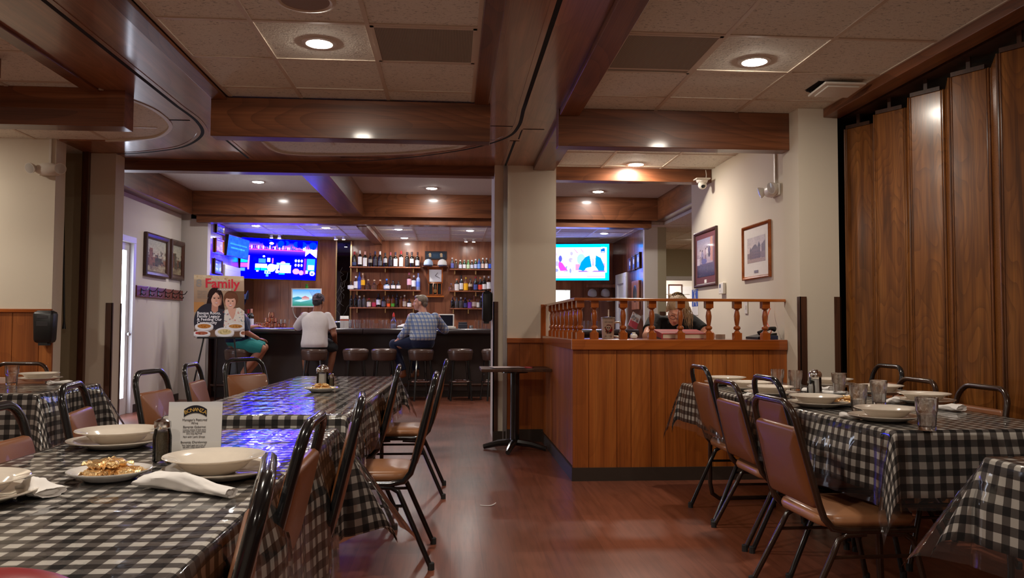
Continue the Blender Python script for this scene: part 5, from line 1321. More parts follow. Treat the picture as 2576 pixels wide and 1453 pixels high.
pc.ell(0.40, 0.72, 0.055, 0.1, (0.7, 0.95, 1.1)); pc.poly([(0.43, 0.64), (0.5, 0.64), (0.5, 0.72), (0.47, 0.78)], (1, 1, 1.2)); pc.ell(0.48, 0.81, 0.025, 0.04, (1, 0.85, 1)); pc.ell(0.55, 0.58, 0.03, 0.03, (1, 0.55, 0.8))
pc.ell(0.73, 0.79, 0.045, 0.07, (1, 0.5, 0.9)); pc.ell(0.8, 0.82, 0.03, 0.06, (0.95, 0.5, 0.95)); pc.ell(0.95, 0.83, 0.035, 0.06, (1, 0.85, 1.1)); pc.ell(0.95, 0.84, 0.014, 0.03, (0.2, 0.3, 1)); pc.rect(0.86, 0.76, 0.89, 0.84, (0.9, 0.95, 1.1))
pc.rect(0.315, 0.79, 0.39, 0.87, (0.6, 0.95, 1.2)); pc.ell(0.335, 0.83, 0.008, 0.02, (0, 0.1, 0.7)); pc.ell(0.372, 0.83, 0.008, 0.02, (0, 0.1, 0.7)); pc.rect(0.335, 0.87, 0.345, 0.94, (0.4, 0.8, 1)); pc.rect(0.355, 0.87, 0.365, 0.94, (0.4, 0.8, 1)); pc.ell(0.22, 0.81, 0.015, 0.018, (1, 0.8, 1))
pc.a = np.clip(pc.a, 0, None); _l = pc.a.copy(); pc.a = np.stack([_l[..., 0] ** 2.4 * 0.24, _l[..., 1] ** 2.4 * 0.24, np.clip(_l[..., 2], 0, 1.1) ** 1.4], -1)
O = atY(703, 652, 14.72)
screen_thing('television', 'large television glowing blue with a cluttered shelf scene in the left bar corner', 'television', O, math.radians(25), math.radians(10), 1.33, 0.71, pc, paint_mat('blue_screen', 4.6))
pc = Pic(160, 90, (1.2, 1.2, 1.25)); C1 = (0.0, 0.85, 1.3)
pc.rect(0, 0, 1, 0.09, C1); pc.rect(0.965, 0, 1, 1, C1); pc.rect(0, 0.94, 1, 1, C1); pc.rect(0.94, 0.79, 1, 1, C1); pc.rect(0, 0, 0.3, 0.06, C1)
rv = random.Random(3)
for k in range(26):
    x = rv.uniform(0.12, 0.5); yv = rv.uniform(0.25, 0.74); pc.ell(x, yv, rv.uniform(0.012, 0.035), rv.uniform(0.03, 0.08), rv.choice([(0.45, 0.4, 0.9), (0.9, 0.6, 1), (1, 0.95, 1.1), (0.2, 0.25, 0.7), (1, 0.8, 0.95)]), 0.85)
pc.poly([(0.28, 0.47), (0.33, 0.52), (0.4, 0.72), (0.3, 0.74), (0.27, 0.62)], (0.95, 0.08, 0.7)); pc.ell(0.30, 0.4, 0.025, 0.09, (0.12, 0.13, 0.3)); pc.rect(0.5, 0.1, 0.515, 0.78, (1.2, 1.2, 1.25))
pc.poly([(0.5, 0.12), (0.56, 0.24), (0.54, 0.25), (0.49, 0.13)], (0.9, 0.45, 0.9)); pc.poly([(0.6, 0.12), (0.64, 0.23), (0.625, 0.24), (0.585, 0.13)], (0.95, 0.5, 0.85))
pc.rect(0.52, 0.55, 0.58, 0.72, (0.8, 0.35, 0.25)); pc.rect(0.9, 0.53, 0.94, 0.66, (0.95, 0.4, 0.3)); pc.ell(0.6, 0.42, 0.06, 0.15, (0.45, 0.75, 1.0))
pc.poly([(0.66, 0.36), (0.72, 0.31), (0.77, 0.6), (0.63, 0.74), (0.56, 0.7), (0.6, 0.5)], (0.0, 0.35, 1)); pc.poly([(0.81, 0.31), (0.88, 0.38), (0.93, 0.6), (0.93, 0.73), (0.85, 0.74), (0.80, 0.6)], (0.0, 0.35, 1)); pc.poly([(0.72, 0.31), (0.81, 0.31), (0.8, 0.62), (0.75, 0.62)], (1.1, 1.1, 1.2))
pc.poly([(0.765, 0.38), (0.775, 0.4), (0.785, 0.6), (0.755, 0.6)], (0.55, 0.5, 0.95)); pc.ell(0.765, 0.24, 0.03, 0.09, (1.2, 1.15, 1.15)); pc.ell(0.73, 0.7, 0.07, 0.06, (1.15, 1.1, 1.1)); pc.rect(0.56, 0.735, 0.94, 0.765, (0.35, 0.15, 0.75)); pc.ell(0.73, 0.71, 0.06, 0.05, (1.2, 1.12, 1.12))
pc.rect(0.88, 0.1, 0.94, 0.24, (0.0, 0.15, 1)); pc.ell(0.895, 0.11, 0.012, 0.03, (1.2, 1.2, 1.2)); pc.ell(0.925, 0.1, 0.016, 0.02, (1.2, 1.2, 1.2)); pc.rect(0.89, 0.205, 0.93, 0.22, (1.2, 1.2, 1.2)); pc.rect(0.2, 0.89, 0.45, 0.902, (0.9, 0.3, 0.4)); pc.rect(0.68, 0.885, 0.935, 0.9, (0.9, 0.25, 0.45))
pc.a[..., 2] *= 2.6
psi = math.radians(-10); O = atY(1533, 659, 14.55) - Vector((math.cos(psi), math.sin(psi), 0)) * 0.635
screen_thing('television', 'bright television showing a news programme, partly behind the column', 'television', O, psi, math.radians(9), 1.26, 0.66, pc, paint_mat('news_screen', 0.44))
# small blue screen on the left alcove wall
a = atX(569, 597, -3.68); b = atX(606, 640, -3.68)
pc = Pic(40, 24, (0.02, 0.12, 0.9)); pc.rect(0.1, 0.35, 0.9, 0.42, (0.05, 0.35, 1)); pc.rect(0.15, 0.55, 0.8, 0.62, (0.05, 0.35, 1)); pc.noise(0.2, 3, 3)
screen_thing('video_screen', 'small blue lit screen on the left alcove wall before the large television', 'screen', ((-3.60), (a.y + b.y) / 2, (a.z + b.z) / 2 - 0.02), PI / 2 - 0.12, math.radians(6), abs(b.y - a.y) * 0.98, 0.32, pc, paint_mat('small_blue_screen', 0.5), mount=False)
# monitor with a landscape
pc = Pic(72, 46, (0.1, 0.35, 0.9)); pc.grad(0, 0.55, (0.06, 0.3, 0.95), (0.55, 0.8, 1.0)); pc.poly([(0, 0.5), (0.2, 0.42), (0.35, 0.5), (0.35, 0.6), (0, 0.62)], (0.03, 0.25, 0.4)); pc.grad(0.6, 1, (0.1, 0.4, 0.45), (0.03, 0.2, 0.12)); pc.poly([(0.05, 0.7), (0.4, 0.55), (0.7, 0.6), (0.3, 0.75)], (0.5, 0.75, 0.95))
pc.poly([(0.3, 0.5), (0.45, 0.38), (0.62, 0.5)], (0.5, 0.16, 0.2)); pc.rect(0.33, 0.5, 0.6, 0.62, (0.6, 0.35, 0.35))
for k in range(9): pc.poly([(0.78, 0.65), (0.6 + k * 0.05, 0.08 + 0.03 * (k % 3)), (0.61 + k * 0.05, 0.08 + 0.03 * (k % 3)), (0.8, 0.65)], (0.08, 0.08, 0.2), 0.8)
O = atY(771, 748.5, 15.2)
mo = screen_thing('monitor', 'white framed monitor with a landscape picture behind the man in white', 'monitor', O, 0.05, 0.03, 0.50, 0.30, pc, paint_mat('landscape_screen', 0.42), 0.022, 0.03, M['white_plastic'])
g = atY(771, 723, 15.2); tag(MB().ell((0, 0, 0), (0.03, 0.025, 0.03)).ell((0, 0, 0.035), (0.02, 0.02, 0.02)).ell((-0.02, 0, 0.05), (0.008, 0.008, 0.008), 8, 6).ell((0.02, 0, 0.05), (0.008, 0.008, 0.008), 8, 6).build('toy_figure', plain('green_toy', srgb(80, 170, 70), 0.5), None, origin=None), 'tiny green toy figure sitting on the white monitor', 'toy').location = (g.x, 15.22, O.z + 0.172 + 0.028)
cb = [(O.x - 0.24, 15.3, O.z - 0.14), (O.x - 0.27, 15.35, O.z - 0.22), (O.x - 0.24, 15.4, O.z - 0.34), (O.x - 0.18, 15.42, O.z - 0.42), (O.x - 0.15, 15.42, 0.92)]
tag(MB().tube(smooth_path(cb, 5), 0.009, 6).build('cable', M['white_plastic']), 'white cable hanging in a curve from the white monitor', 'cable')
# white monitor seen between column and rail
pc = Pic(20, 14, (1.1, 1.1, 1.05)); pc.blobs(14, 0.8, 0, 1, 1, [(0.4, 0.5, 0.3), (0.8, 0.85, 0.7)], 0.02, 0.06, 4)
O = atY(1408, 746, 15.1); screen_thing('monitor', 'small glaring white monitor under the news television', 'monitor', (O.x - 0.02, O.y, O.z), 0.0, 0.0, 0.42, 0.24, pc, paint_mat('white_screen', 1.2), 0.015, 0.03, M['white_plastic'])

# spot fixtures in the alcove ceiling
for px, py, l in ((693, 592, 'left twin spotlight on the alcove ceiling above the blue television'), (855, 596, 'twin spotlight on the alcove ceiling before the mirror strip'), (1182, 602, 'twin spotlight on the alcove ceiling above the beer shelf')):
    p = atZ(px, py, ZC - 0.02); t = thing('spotlight', l, 'spotlight', (p.x, p.y, ZC))
    MB().box(-0.12, 0.12, -0.02, 0.02, -0.015, 0).build('base', M['white_plastic'], t, smooth=False)
    for s in (-1, 1):
        h = MB().lathe([(0.022, 0), (0.028, -0.03), (0.03, -0.055)], (s * 0.07, -0.01, -0.012), 14).build('lamp_head', M['white_plastic'], t)
        MB().lathe([(0.027, -0.0555), (0.001, -0.056)], (s * 0.07, -0.01, -0.012), 14, cap0=False).build('lens', LBAR, h)

# ---------------------------------------------------------------- things standing on the bar
def bt(px, y=13.12): return atY(px, 822, y).x
gl_s = 1.0; _bg = [None]
def mk_bar_glass(kind):
    pr = {'pint': ([(0.03, 0), (0.043, 0.145)], [(0.041, 0.145), (0.028, 0.008), (0.001, 0.006)]), 'rocks': ([(0.036, 0), (0.04, 0.09)], [(0.038, 0.09), (0.034, 0.01), (0.001, 0.009)])}[kind]
    return MB().lathe(pr[0] + pr[1], n=16, cap1=False).build('bar_glass', M['glass'])
bgl = {k: [mk_bar_glass(k), 0] for k in ('pint', 'rocks')}
def bglass(x, y, kind, label, grp, z=BT):
    p = bgl[kind]; o = p[0]
    if p[1]: o = p[0].copy(); COL.objects.link(o)
    p[1] += 1; o.location = (x, y, z + 0.0005); tag(o, label, 'glass', grp)
xs = [872, 884, 896, 908, 921, 934, 946, 958, 969, 981]
for i, px in enumerate(xs): bglass(bt(px, 13.2), 13.2 + 0.05 * (i % 2), 'pint' if i % 3 else 'rocks', 'upturned looking clear glass in the row along the middle of the bar', 'clear glasses along the middle of the bar')
for i, px in enumerate((866, 879, 902, 1006)): bglass(bt(px, 13.42), 13.42, 'pint', 'clear glass in the back row on the middle of the bar', 'back row of glasses on the bar')
for i, px in enumerate((1200, 1209, 1218, 1228)): bglass(bt(px, 13.25), 13.25, 'pint', 'clear glass in the row by the column end of the bar', 'glasses by the column')
for i, px in enumerate((1464, 1474, 1485, 1497, 1508, 1520)): bglass(bt(px, 13.2), 13.2, 'pint', 'clear glass on the bar seen through the station spindles', 'glasses seen through the spindles')
for i, px in enumerate((643, 651, 660)): bglass(bt(px, 13.35), 13.35, 'rocks', 'short glass beside the wine bottles at the left end of the bar', 'short glasses at the left bar end')
for i, px in enumerate((703, 712, 722)): bglass(bt(px, 13.2), 13.2, 'pint', 'clear glass between the copper mugs and the man in white', 'glasses by the copper mugs')
for px, h, g_, lab, cap, l in ((616, 0.30, 'dark', (60, 50, 60), (60, 30, 30), 'dark wine bottle at the left bar end beside the poster, leftmost'), (624, 0.30, 'dark', (100, 40, 40), RED, 'dark wine bottle with red label at the left end of the bar'), (632, 0.31, 'dark', (226, 226, 236), (220, 160, 140), 'wine bottle with white label at the left end of the bar')):
    bottle(bt(px, 13.3), 13.3, BT + 0.0005, h, 0.037, 'wine', g_, lab, cap, l, 'wine bottles on the bar')
# copper mugs
def mk_mug():
    t = thing('copper_mug', 'x', 'mug')
    MB().lathe([(0.03, 0), (0.042, 0.012), (0.045, 0.045), (0.038, 0.078), (0.04, 0.085), (0.037, 0.083), (0.042, 0.045), (0.038, 0.014), (0.001, 0.006)], n=20, cap1=False).build('body', M['copper'], t)
    MB().tube([(0.042, 0, 0.065), (0.062, 0, 0.07), (0.072, 0, 0.05), (0.062, 0, 0.028), (0.043, 0, 0.025)], 0.005, 6).build('handle', M['brass'], t)
    return t
mg = mk_mug(); first = True
for i, (dx, dz, dy) in enumerate(((-0.2, 0, 0), (-0.1, 0, 0.02), (0.0, 0, -0.02), (0.1, 0, 0.01), (0.19, 0, 0.02), (-0.05, 0.0855, 0), (0.05, 0.0855, 0), (0.0, 0.171, 0.0))):
    l = 'polished copper mug in the small pile on the left of the bar'
    loc = (bt(682, 13.1) + dx, 13.12 + dy, BT + 0.0005 + dz)
    if first: mg.location = loc; mg['label'] = l; mg['group'] = 'copper mugs piled on the bar'; first = False
    else: dup(mg, loc, 0.7 * i, l, 'copper mugs piled on the bar')
tag(MB().lathe([(0.09, 0), (0.16, 0.012), (0.16, 0.016), (0.09, 0.005), (0.001, 0.005)], n=24, cap1=False).build('platter', M['china_white']), 'white platter lying left of the copper mugs on the bar', 'plate').location = (bt(650, 13.1), 13.1, BT + 0.0006)
def caddy(px, w, h, mat, name, label, cat, y=13.15, d=0.1):
    t = thing(name, label, cat, (bt(px, y), y, BT + 0.0005)); m = MB()
    for x0, x1, y0, y1 in ((-w / 2, w / 2, -d / 2, -d / 2 + 0.006), (-w / 2, w / 2, d / 2 - 0.006, d / 2), (-w / 2, -w / 2 + 0.006, -d / 2, d / 2), (w / 2 - 0.006, w / 2, -d / 2, d / 2)): m.box(x0, x1, y0, y1, 0, h)
    m.box(-w / 2, w / 2, -d / 2, d / 2, 0, 0.006); m.build('box', mat, t, smooth=False); return t
c1 = caddy(845, 0.13, 0.1, M['black_plastic'], 'napkin_caddy', 'black bar caddy left of the white cartons', 'caddy')
MB().box(-0.055, 0.055, -0.04, 0.04, 0.007, 0.085).build('napkin_stack', M['napkin'], c1, smooth=False)
MB().tube([(0.02, 0, 0.05), (0.03, 0, 0.15)], 0.003, 5).build('straw', M['black_plastic'], c1)
for px, l in ((861, 'left white drinks carton on the bar beneath the mirror strip'), (871, 'right white drinks carton on the bar beneath the mirror strip')):
    t = thing('juice_carton', l, 'carton', (bt(px, 13.1), 13.1, BT + 0.0005), 0.2)
    MB().box(-0.035, 0.035, -0.035, 0.035, 0, 0.16).prism([(-0.035, 0.16), (0.035, 0.16), (0, 0.205)], -0.035, 0.035, 'x').build('body', M['paper'], t, smooth=False)
    MB().box(-0.0355, 0.0355, -0.0355, 0.0355, 0.13, 0.15).build('band', flat((210, 90, 60)), t, smooth=False)
# lemon garnished glass
t = thing('lemon_drink', 'glass with a lemon slice at the elbow of the man in white', 'drink', (bt(829, 13.05), 13.05, BT + 0.0005))
MB().lathe([(0.03, 0), (0.04, 0.15), (0.038, 0.15), (0.028, 0.01), (0.001, 0.008)], n=16, cap1=False).build('glass', M['glass'], t)
MB().lathe([(0.001, -0.004), (0.034, -0.003), (0.034, 0.003), (0.001, 0.004)], n=16, T=Matrix.Translation((0.03, 0, 0.16)) @ Matrix.Rotation(PI / 2, 4, 'X')).build('lemon_slice', flat((236, 190, 60)), t)
# pour bottle with red tip
t = thing('pour_bottle', 'clear plastic pour bottle with a red spout on the bar left of the plaid shirt', 'bottle', (bt(990, 13.05), 13.05, BT + 0.0005))
MB().lathe([(0.042, 0), (0.045, 0.01), (0.045, 0.11), (0.04, 0.13), (0.018, 0.165), (0.016, 0.2)], n=18).build('body', GLS['clear'], t)
MB().lathe([(0.040, 0.008), (0.042, 0.012), (0.042, 0.08), (0.001, 0.082)], n=18, cap1=False).build('juice', plain('pale_juice', srgb(206, 196, 216), 0.4), t)
MB().lathe([(0.019, 0.195), (0.018, 0.225), (0.006, 0.26), (0.001, 0.262)], n=14, cap1=False).build('spout', flat((230, 60, 40)), t)
tag(MB().lathe([(0.13, 0), (0.15, 0.012), (0.15, 0.016), (0.12, 0.006), (0.001, 0.006)], n=24, cap1=False).build('serving_tray', M['black_metal']), 'round dark tray holding a folded towel on the bar', 'tray').location = (bt(1013, 13.05), 13.05, BT + 0.0006)
tag(MB().ell((0, 0, 0.03), (0.09, 0.07, 0.03), 18, 10).ell((0.03, 0.01, 0.055), (0.06, 0.05, 0.022), 14, 8).build('towel', M['napkin']), 'crumpled white towel on the round dark bar tray', 'towel').location = (bt(1013, 13.05), 13.05, BT + 0.008)
t = thing('till_terminal', 'white till terminal standing open on the bar right of the plaid shirt', 'till', (bt(1122, 13.2), 13.2, BT + 0.0005))
MB().box(-0.16, 0.16, -0.10, 0.1, 0, 0.04).build('base', M['white_plastic'], t, smooth=False, bevel=0.008)
m = MB(); T = Matrix.Translation((-0.02, 0.06, 0.03)) @ Matrix.Rotation(-0.25, 4, 'X'); m.box(-0.17, 0.15, -0.012, 0.012, 0, 0.22, T); m.build('display_back', M['white_plastic'], t, smooth=False, bevel=0.006)
m = MB(); m.box(-0.15, 0.13, -0.014, -0.0125, 0.02, 0.2, T); m.build('display', plain('dark_display', (0.01, 0.012, 0.02), 0.1), t, smooth=False)
t = thing('receipt_printer', 'dark grey receipt printer right of the white till on the bar', 'printer', (bt(1164, 13.2), 13.2, BT + 0.0005))
MB().box(-0.075, 0.075, -0.09, 0.09, 0, 0.085).build('body', plain('printer_grey', srgb(66, 66, 76), 0.5), t, smooth=False, bevel=0.008)
MB().box(-0.07, 0.07, -0.06, 0.08, 0.0845, 0.115).build('cover', plain('printer_cover', srgb(50, 50, 58), 0.5), t, smooth=False, bevel=0.008)
tag(MB().lathe([(0.03, 0), (0.035, 0.03), (0.03, 0.06), (0.001, 0.062)], n=14, cap1=False).build('small_cup', M['steel']), 'small steel cup between the printer and the glasses on the bar', 'cup').location = (bt(1185, 13.15), 13.15, BT + 0.0006)
for i, (px, l) in enumerate(((850, 'left steel canister below the mirror strip'), (868, 'right steel canister below the mirror strip'))):
    t = thing('canister', l, 'canister', (atY(px, 800, 15.05).x, 15.05, 0.9006))
    MB().lathe([(0.06, 0), (0.065, 0.006), (0.065, 0.28), (0.06, 0.29), (0.001, 0.292)], n=20, cap1=False).build('body', M['steel'], t)
    MB().lathe([(0.067, 0.22), (0.067, 0.23)], n=20).build('band', M['chrome'], t)
# things past the column
t = thing('magazine_stand', 'small slanted magazine standing at the right end of the bar', 'magazine', (bt(1590, 13.1), 13.1, BT + 0.0005), 0.2)
T = Matrix.Rotation(0.5, 4, 'Y'); T2 = Matrix.Rotation(-0.25, 4, 'X')
MB().box(-0.08, 0.08, 0, 0.006, 0.0, 0.26, Matrix.Translation((0, 0, 0.04)) @ T @ T2).build('back', M['paper'], t, smooth=False)
pc = Pic(12, 20, srgb(226, 222, 220)); pc.rect(0, 0.55, 1, 1, srgb(190, 70, 80)); pc.blobs(10, 0, 0, 1, 0.5, [srgb(70, 90, 120), srgb(200, 160, 140), srgb(120, 110, 110)], 0.1, 0.2, 3)
Tm = Matrix.Translation((0, 0, 0.04)) @ T @ T2
pc.build('cover', M['print'], Tm @ Vector((-0.08, -0.001, 0.26)), Tm.to_3x3() @ Vector((0.16, 0, 0)), Tm.to_3x3() @ Vector((0, 0, -0.26)), t)
t = thing('napkin_bottle', 'white squeeze bottle on the bar behind the skull mug', 'bottle', (bt(1533, 13.15), 13.15, BT + 0.0005))
MB().lathe([(0.045, 0), (0.045, 0.14), (0.03, 0.19), (0.02, 0.2)], n=16).build('body', M['white_plastic'], t); MB().lathe([(0.024, 0.195), (0.024, 0.225)], n=12).build('cap', M['black_plastic'], t)
# shelf with two white caps under the news set
a = atY(1477, 719, 15.4); b = atY(1556, 719, 15.4)
t = thing('wall_shelf', 'small wooden shelf with hanging caps under the news television', 'shelf', ((a.x + b.x) / 2, 15.5, a.z))
MB().box(-(b.x - a.x) / 2, (b.x - a.x) / 2, -0.18, 0, -0.03, 0.03).build('board', M['barwall'], t, smooth=False, bevel=0.004)
for px, l in ((1490, 'left grey white cap hanging under the small shelf'), (1523, 'right grey white cap hanging under the small shelf')):
    p = atY(px, 742, 15.35); mk_cap(plain('grey_cap_cloth', srgb(206, 200, 200), 0.8), M['black_plastic'], l, (p.x, 15.36, p.z + 0.0), PI, -0.35, 1.0)
p = atX(612, 752, -3.6); mk_cap(navy, navy, 'navy cap hanging on the left alcove wall above the bar', (-3.57, p.y, p.z - 0.02), PI / 2, -1.35)
# ================================================================== PEOPLE
def skin_mat(name, c):
    t = NT(name); b = t.bsdf(c, 0.5, spec=0.4)
    b.inputs['Subsurface Weight'].default_value = 0.08; b.inputs['Subsurface Radius'].default_value = (0.8, 0.3, 0.2); b.inputs['Subsurface Scale'].default_value = 0.01
    n = t.noise(t.coords(), 30, 3)
    t.l(t.mix(tuple(v * 0.88 for v in c), tuple(min(1, v * 1.08) for v in c), n), b.inputs['Base Color']); return t.m
def cloth_mat(name, c, sc=300):
    t = NT(name); b = t.bsdf(c, 0.85, spec=0.2, sheen=0.15)
    n = t.noise(t.coords(), sc, 2); n2 = t.noise(t.coords((1, 1, 0.6)), 9, 3, 0.6, 0.6)
    t.l(t.mix(tuple(v * 0.9 for v in c), tuple(min(1, v * 1.06) for v in c), n2), b.inputs['Base Color'])
    t.bump(t.math('ADD', t.math('MULTIPLY', n, 0.06), n2), b, 0.6, 0.012); return t.m
def hair_mat(name, d, l):
    t = NT(name); b = t.bsdf(d, 0.42)
    n = t.noise(t.coords((1, 1, 0.25)), 120, 3, 0.6, 0.5)
    t.l(t.mix(d, l, n), b.inputs['Base Color']); t.bump(n, b, 0.9, 0.006); return t.m
def chain(m, pts, rs, n=14):
    pts = [Vector(p) for p in pts]; P = []; R_ = []
    for i in range(len(pts) - 1):
        for k in range(4):
            t = k / 4; P.append(pts[i].lerp(pts[i + 1], t)); R_.append(rs[i] + (rs[i + 1] - rs[i]) * t)
    P.append(pts[-1]); R_.append(rs[-1])
    m.tube(P, R_, n)
    for p, r in ((pts[0], rs[0]), (pts[-1], rs[-1])): m.ell(p, (r, r, r), n, 8)
    for p, r in zip(pts[1:-1], rs[1:-1]): m.ell(p, (r, r, r), n, 8)
def sleeve(m, pts, rs, n=16):
    pts = [Vector(p) for p in pts]; m.tube(pts, rs, n)
    m.ell(pts[0], (rs[0],) * 3, n, 8)
    for p, r in zip(pts[1:-1], rs[1:-1]): m.ell(p, (r, r, r), n, 8)
def loft(m, rings, yaw=0.0, n=28):
    # smooth trunk through elliptical rings (centre, half width, half depth)
    P = smooth_path([tuple(r[0]) for r in rings], 5); W = smooth_path([(r[1], r[2], 0) for r in rings], 5); vs = []; fs = []
    c_, s_ = math.cos(yaw), math.sin(yaw)
    for p, w in zip(P, W):
        for k in range(n):
            a = 2 * PI * k / n; x = math.copysign(abs(math.cos(a)) ** 0.85, math.cos(a)) * w.x; y = math.copysign(abs(math.sin(a)) ** 0.85, math.sin(a)) * w.y
            vs.append((p.x + x * c_ - y * s_, p.y + x * s_ + y * c_, p.z))
    q = len(P)
    for i in range(q - 1):
        for k in range(n): fs.append((i * n + k, i * n + (k + 1) % n, (i + 1) * n + (k + 1) % n, (i + 1) * n + k))
    fs.append(tuple(range(n - 1, -1, -1))); fs.append(tuple((q - 1) * n + k for k in range(n))); m.add(vs, fs)
def fuse(m, name, mat, voxel=0.006, it=4, parent=None, fac=0.5):
    o = m.build(name, mat, None, smooth=True)
    a = o.modifiers.new('r', 'REMESH'); a.mode = 'VOXEL'; a.voxel_size = voxel; a.use_smooth_shade = True
    if it: s = o.modifiers.new('s', 'SMOOTH'); s.iterations = it; s.factor = fac
    dg = bpy.context.evaluated_depsgraph_get(); dg.update()
    me = bpy.data.meshes.new_from_object(o.evaluated_get(dg)); me.name = name
    o.modifiers.clear(); old = o.data; o.data = me; bpy.data.meshes.remove(old)
    me.materials.clear(); me.materials.append(mat)
    me.polygons.foreach_set('use_smooth', [True] * len(me.polygons))
    if parent is not None: o.parent = parent
    return o
def basis(f, u):
    f = Vector(f).normalized(); u = Vector(u); u = (u - f * u.dot(f)).normalized(); r = f.cross(u)
    return Matrix((r, f, u)).transposed()
def head(m, c, f, u=(0, 0, 1), s=1.0, neck=None, ear=True, ns=1.0):
    B = basis(f, u); c = Vector(c)
    def E(p, r): m.ell(c + B @ (Vector(p) * s), tuple(x * s for x in r), 20, 14, B)
    def Ch(p, r): chain(m, [c + B @ (Vector(q) * s) for q in p], [x * s for x in r], 10)
    E((0, -0.012, 0.035), (0.075, 0.094, 0.083)); E((0, 0.03, -0.028), (0.061, 0.064, 0.084)); E((0, 0.042, -0.076), (0.044, 0.044, 0.034)); E((0, 0.068, -0.094), (0.02, 0.018, 0.016))
    Ch([(0, 0.090, 0.018), (0, 0.108, -0.018), (0, 0.112, -0.028)], [0.009 * ns, 0.012 * ns, 0.014 * ns]); E((-0.012 * ns, 0.098, -0.03), (0.011 * ns, 0.011, 0.009)); E((0.012 * ns, 0.098, -0.03), (0.011 * ns, 0.011, 0.009))
    E((0, 0.080, 0.03), (0.05, 0.016, 0.012)); E((0.035, 0.065, -0.025), (0.024, 0.022, 0.024)); E((-0.035, 0.065, -0.025), (0.024, 0.022, 0.024))
    E((0, 0.085, -0.055), (0.024, 0.012, 0.008)); E((0, 0.084, -0.066), (0.02, 0.012, 0.008))
    if ear:
        for sx_ in (-1, 1): E((sx_ * 0.078, -0.012, -0.008), (0.010, 0.02, 0.032))
    if neck is not None: chain(m, [c + B @ (Vector((0, -0.025, -0.05)) * s), Vector(neck)], [0.056 * s, 0.064 * s])
    return B
def face_bits(par, c, f, u, s=1.0, closed=False, iris=(0.05, 0.03, 0.02), lip=(0.42, 0.14, 0.12), brow=(0.08, 0.05, 0.03)):
    B = basis(f, u); c = Vector(c); e = MB(); d = MB(); br = MB(); lp = MB()
    for sx_ in (-1, 1):
        if closed:
            d.tube([c + B @ (Vector((sx_ * x, 0.0935 - abs(x - 0.03) * 0.25, 0.008 + (x - 0.031) ** 2 * 14)) * s) for x in (0.017, 0.024, 0.031, 0.038, 0.045)], 0.0017 * s, 6); br.tube([c + B @ (Vector((sx_ * x, 0.094 - abs(x) * 0.12, 0.031 - (x - 0.03) ** 2 * 6)) * s) for x in (0.012, 0.028, 0.048)], 0.0022 * s, 6); continue
        e.ell(c + B @ (Vector((sx_ * 0.031, 0.0835, 0.012)) * s), (0.013 * s, 0.008 * s, (0.0035 if closed else 0.0075) * s), 12, 8, B)
        d.ell(c + B @ (Vector((sx_ * 0.031, 0.0905, 0.0115)) * s), (0.0055 * s, 0.003 * s, (0.002 if closed else 0.0055) * s), 10, 6, B)
        br.tube([c + B @ (Vector((sx_ * x, 0.094 - abs(x) * 0.12, 0.031 - (x - 0.03) ** 2 * 6)) * s) for x in (0.012, 0.028, 0.048)], 0.0035 * s, 6)
    lp.ell(c + B @ (Vector((0, 0.0945, -0.056)) * s), (0.021 * s, 0.006 * s, 0.0045 * s), 14, 6, B); lp.ell(c + B @ (Vector((0, 0.0935, -0.064)) * s), (0.018 * s, 0.006 * s, 0.0045 * s), 14, 6, B)
    if not closed: e.build('eyes', plain('eye_white', (0.75, 0.72, 0.68), 0.3), par)
    d.build('eyelashes' if closed else 'irises', plain('iris_dark', iris, 0.2), par); br.build('eyebrows', plain('brow_%.2f' % brow[0], brow, 0.8), par); lp.build('lips', plain('lips_%.2f' % lip[0], lip, 0.45), par)
def hand(m, w, d, nrm, side, s=1.0, curl=0.5):
    """w wrist, d direction of the palm, nrm back-of-hand normal, side +1 puts the thumb towards d x nrm"""
    d = Vector(d).normalized(); nrm = Vector(nrm); nrm = (nrm - d * nrm.dot(d)).normalized(); a = d.cross(nrm) * side; w = Vector(w)
    B = Matrix((a, d, nrm)).transposed()
    m.ell(w + d * 0.05 * s, (0.04 * s, 0.052 * s, 0.017 * s), 14, 10, B)
    for i, (o, L) in enumerate(((0.028, 0.072), (0.010, 0.08), (-0.010, 0.075), (-0.028, 0.058))):
        p = w + d * 0.088 * s + a * o * s; pts = [p]; an = 0
        for k in range(3):
            an += curl * (0.6 + 0.25 * k) * (1 + 0.1 * i); q = d * math.cos(an) - nrm * math.sin(an)
            pts.append(pts[-1] + q * L * s * (0.42, 0.32, 0.26)[k])
        chain(m, pts, [0.0092 * s, 0.0088 * s, 0.008 * s, 0.0072 * s], 8)
    t0 = w + d * 0.025 * s + a * 0.03 * s
    chain(m, [t0, t0 + (d * 0.03 + a * 0.026 - nrm * 0.008) * s, t0 + (d * 0.062 + a * 0.03 - nrm * 0.02) * s], [0.013 * s, 0.0105 * s, 0.008 * s], 8)
def shoe(m, ank, d, s=1.0):
    d = Vector((d[0], d[1], 0)).normalized(); a = Vector(ank); B = Matrix((Vector((-d.y, d.x, 0)), d, Vector((0, 0, 1)))).transposed()
    m.ell(a + d * 0.02 * s + Vector((0, 0, -0.045)), (0.042 * s, 0.075 * s, 0.045 * s), 14, 10, B); m.ell(a + d * 0.10 * s + Vector((0, 0, -0.06)), (0.044 * s, 0.095 * s, 0.032 * s), 14, 10, B)
    chain(m, [a + Vector((0, 0, 0.02)), a + Vector((0, 0, -0.04))], [0.043 * s, 0.045 * s], 10)

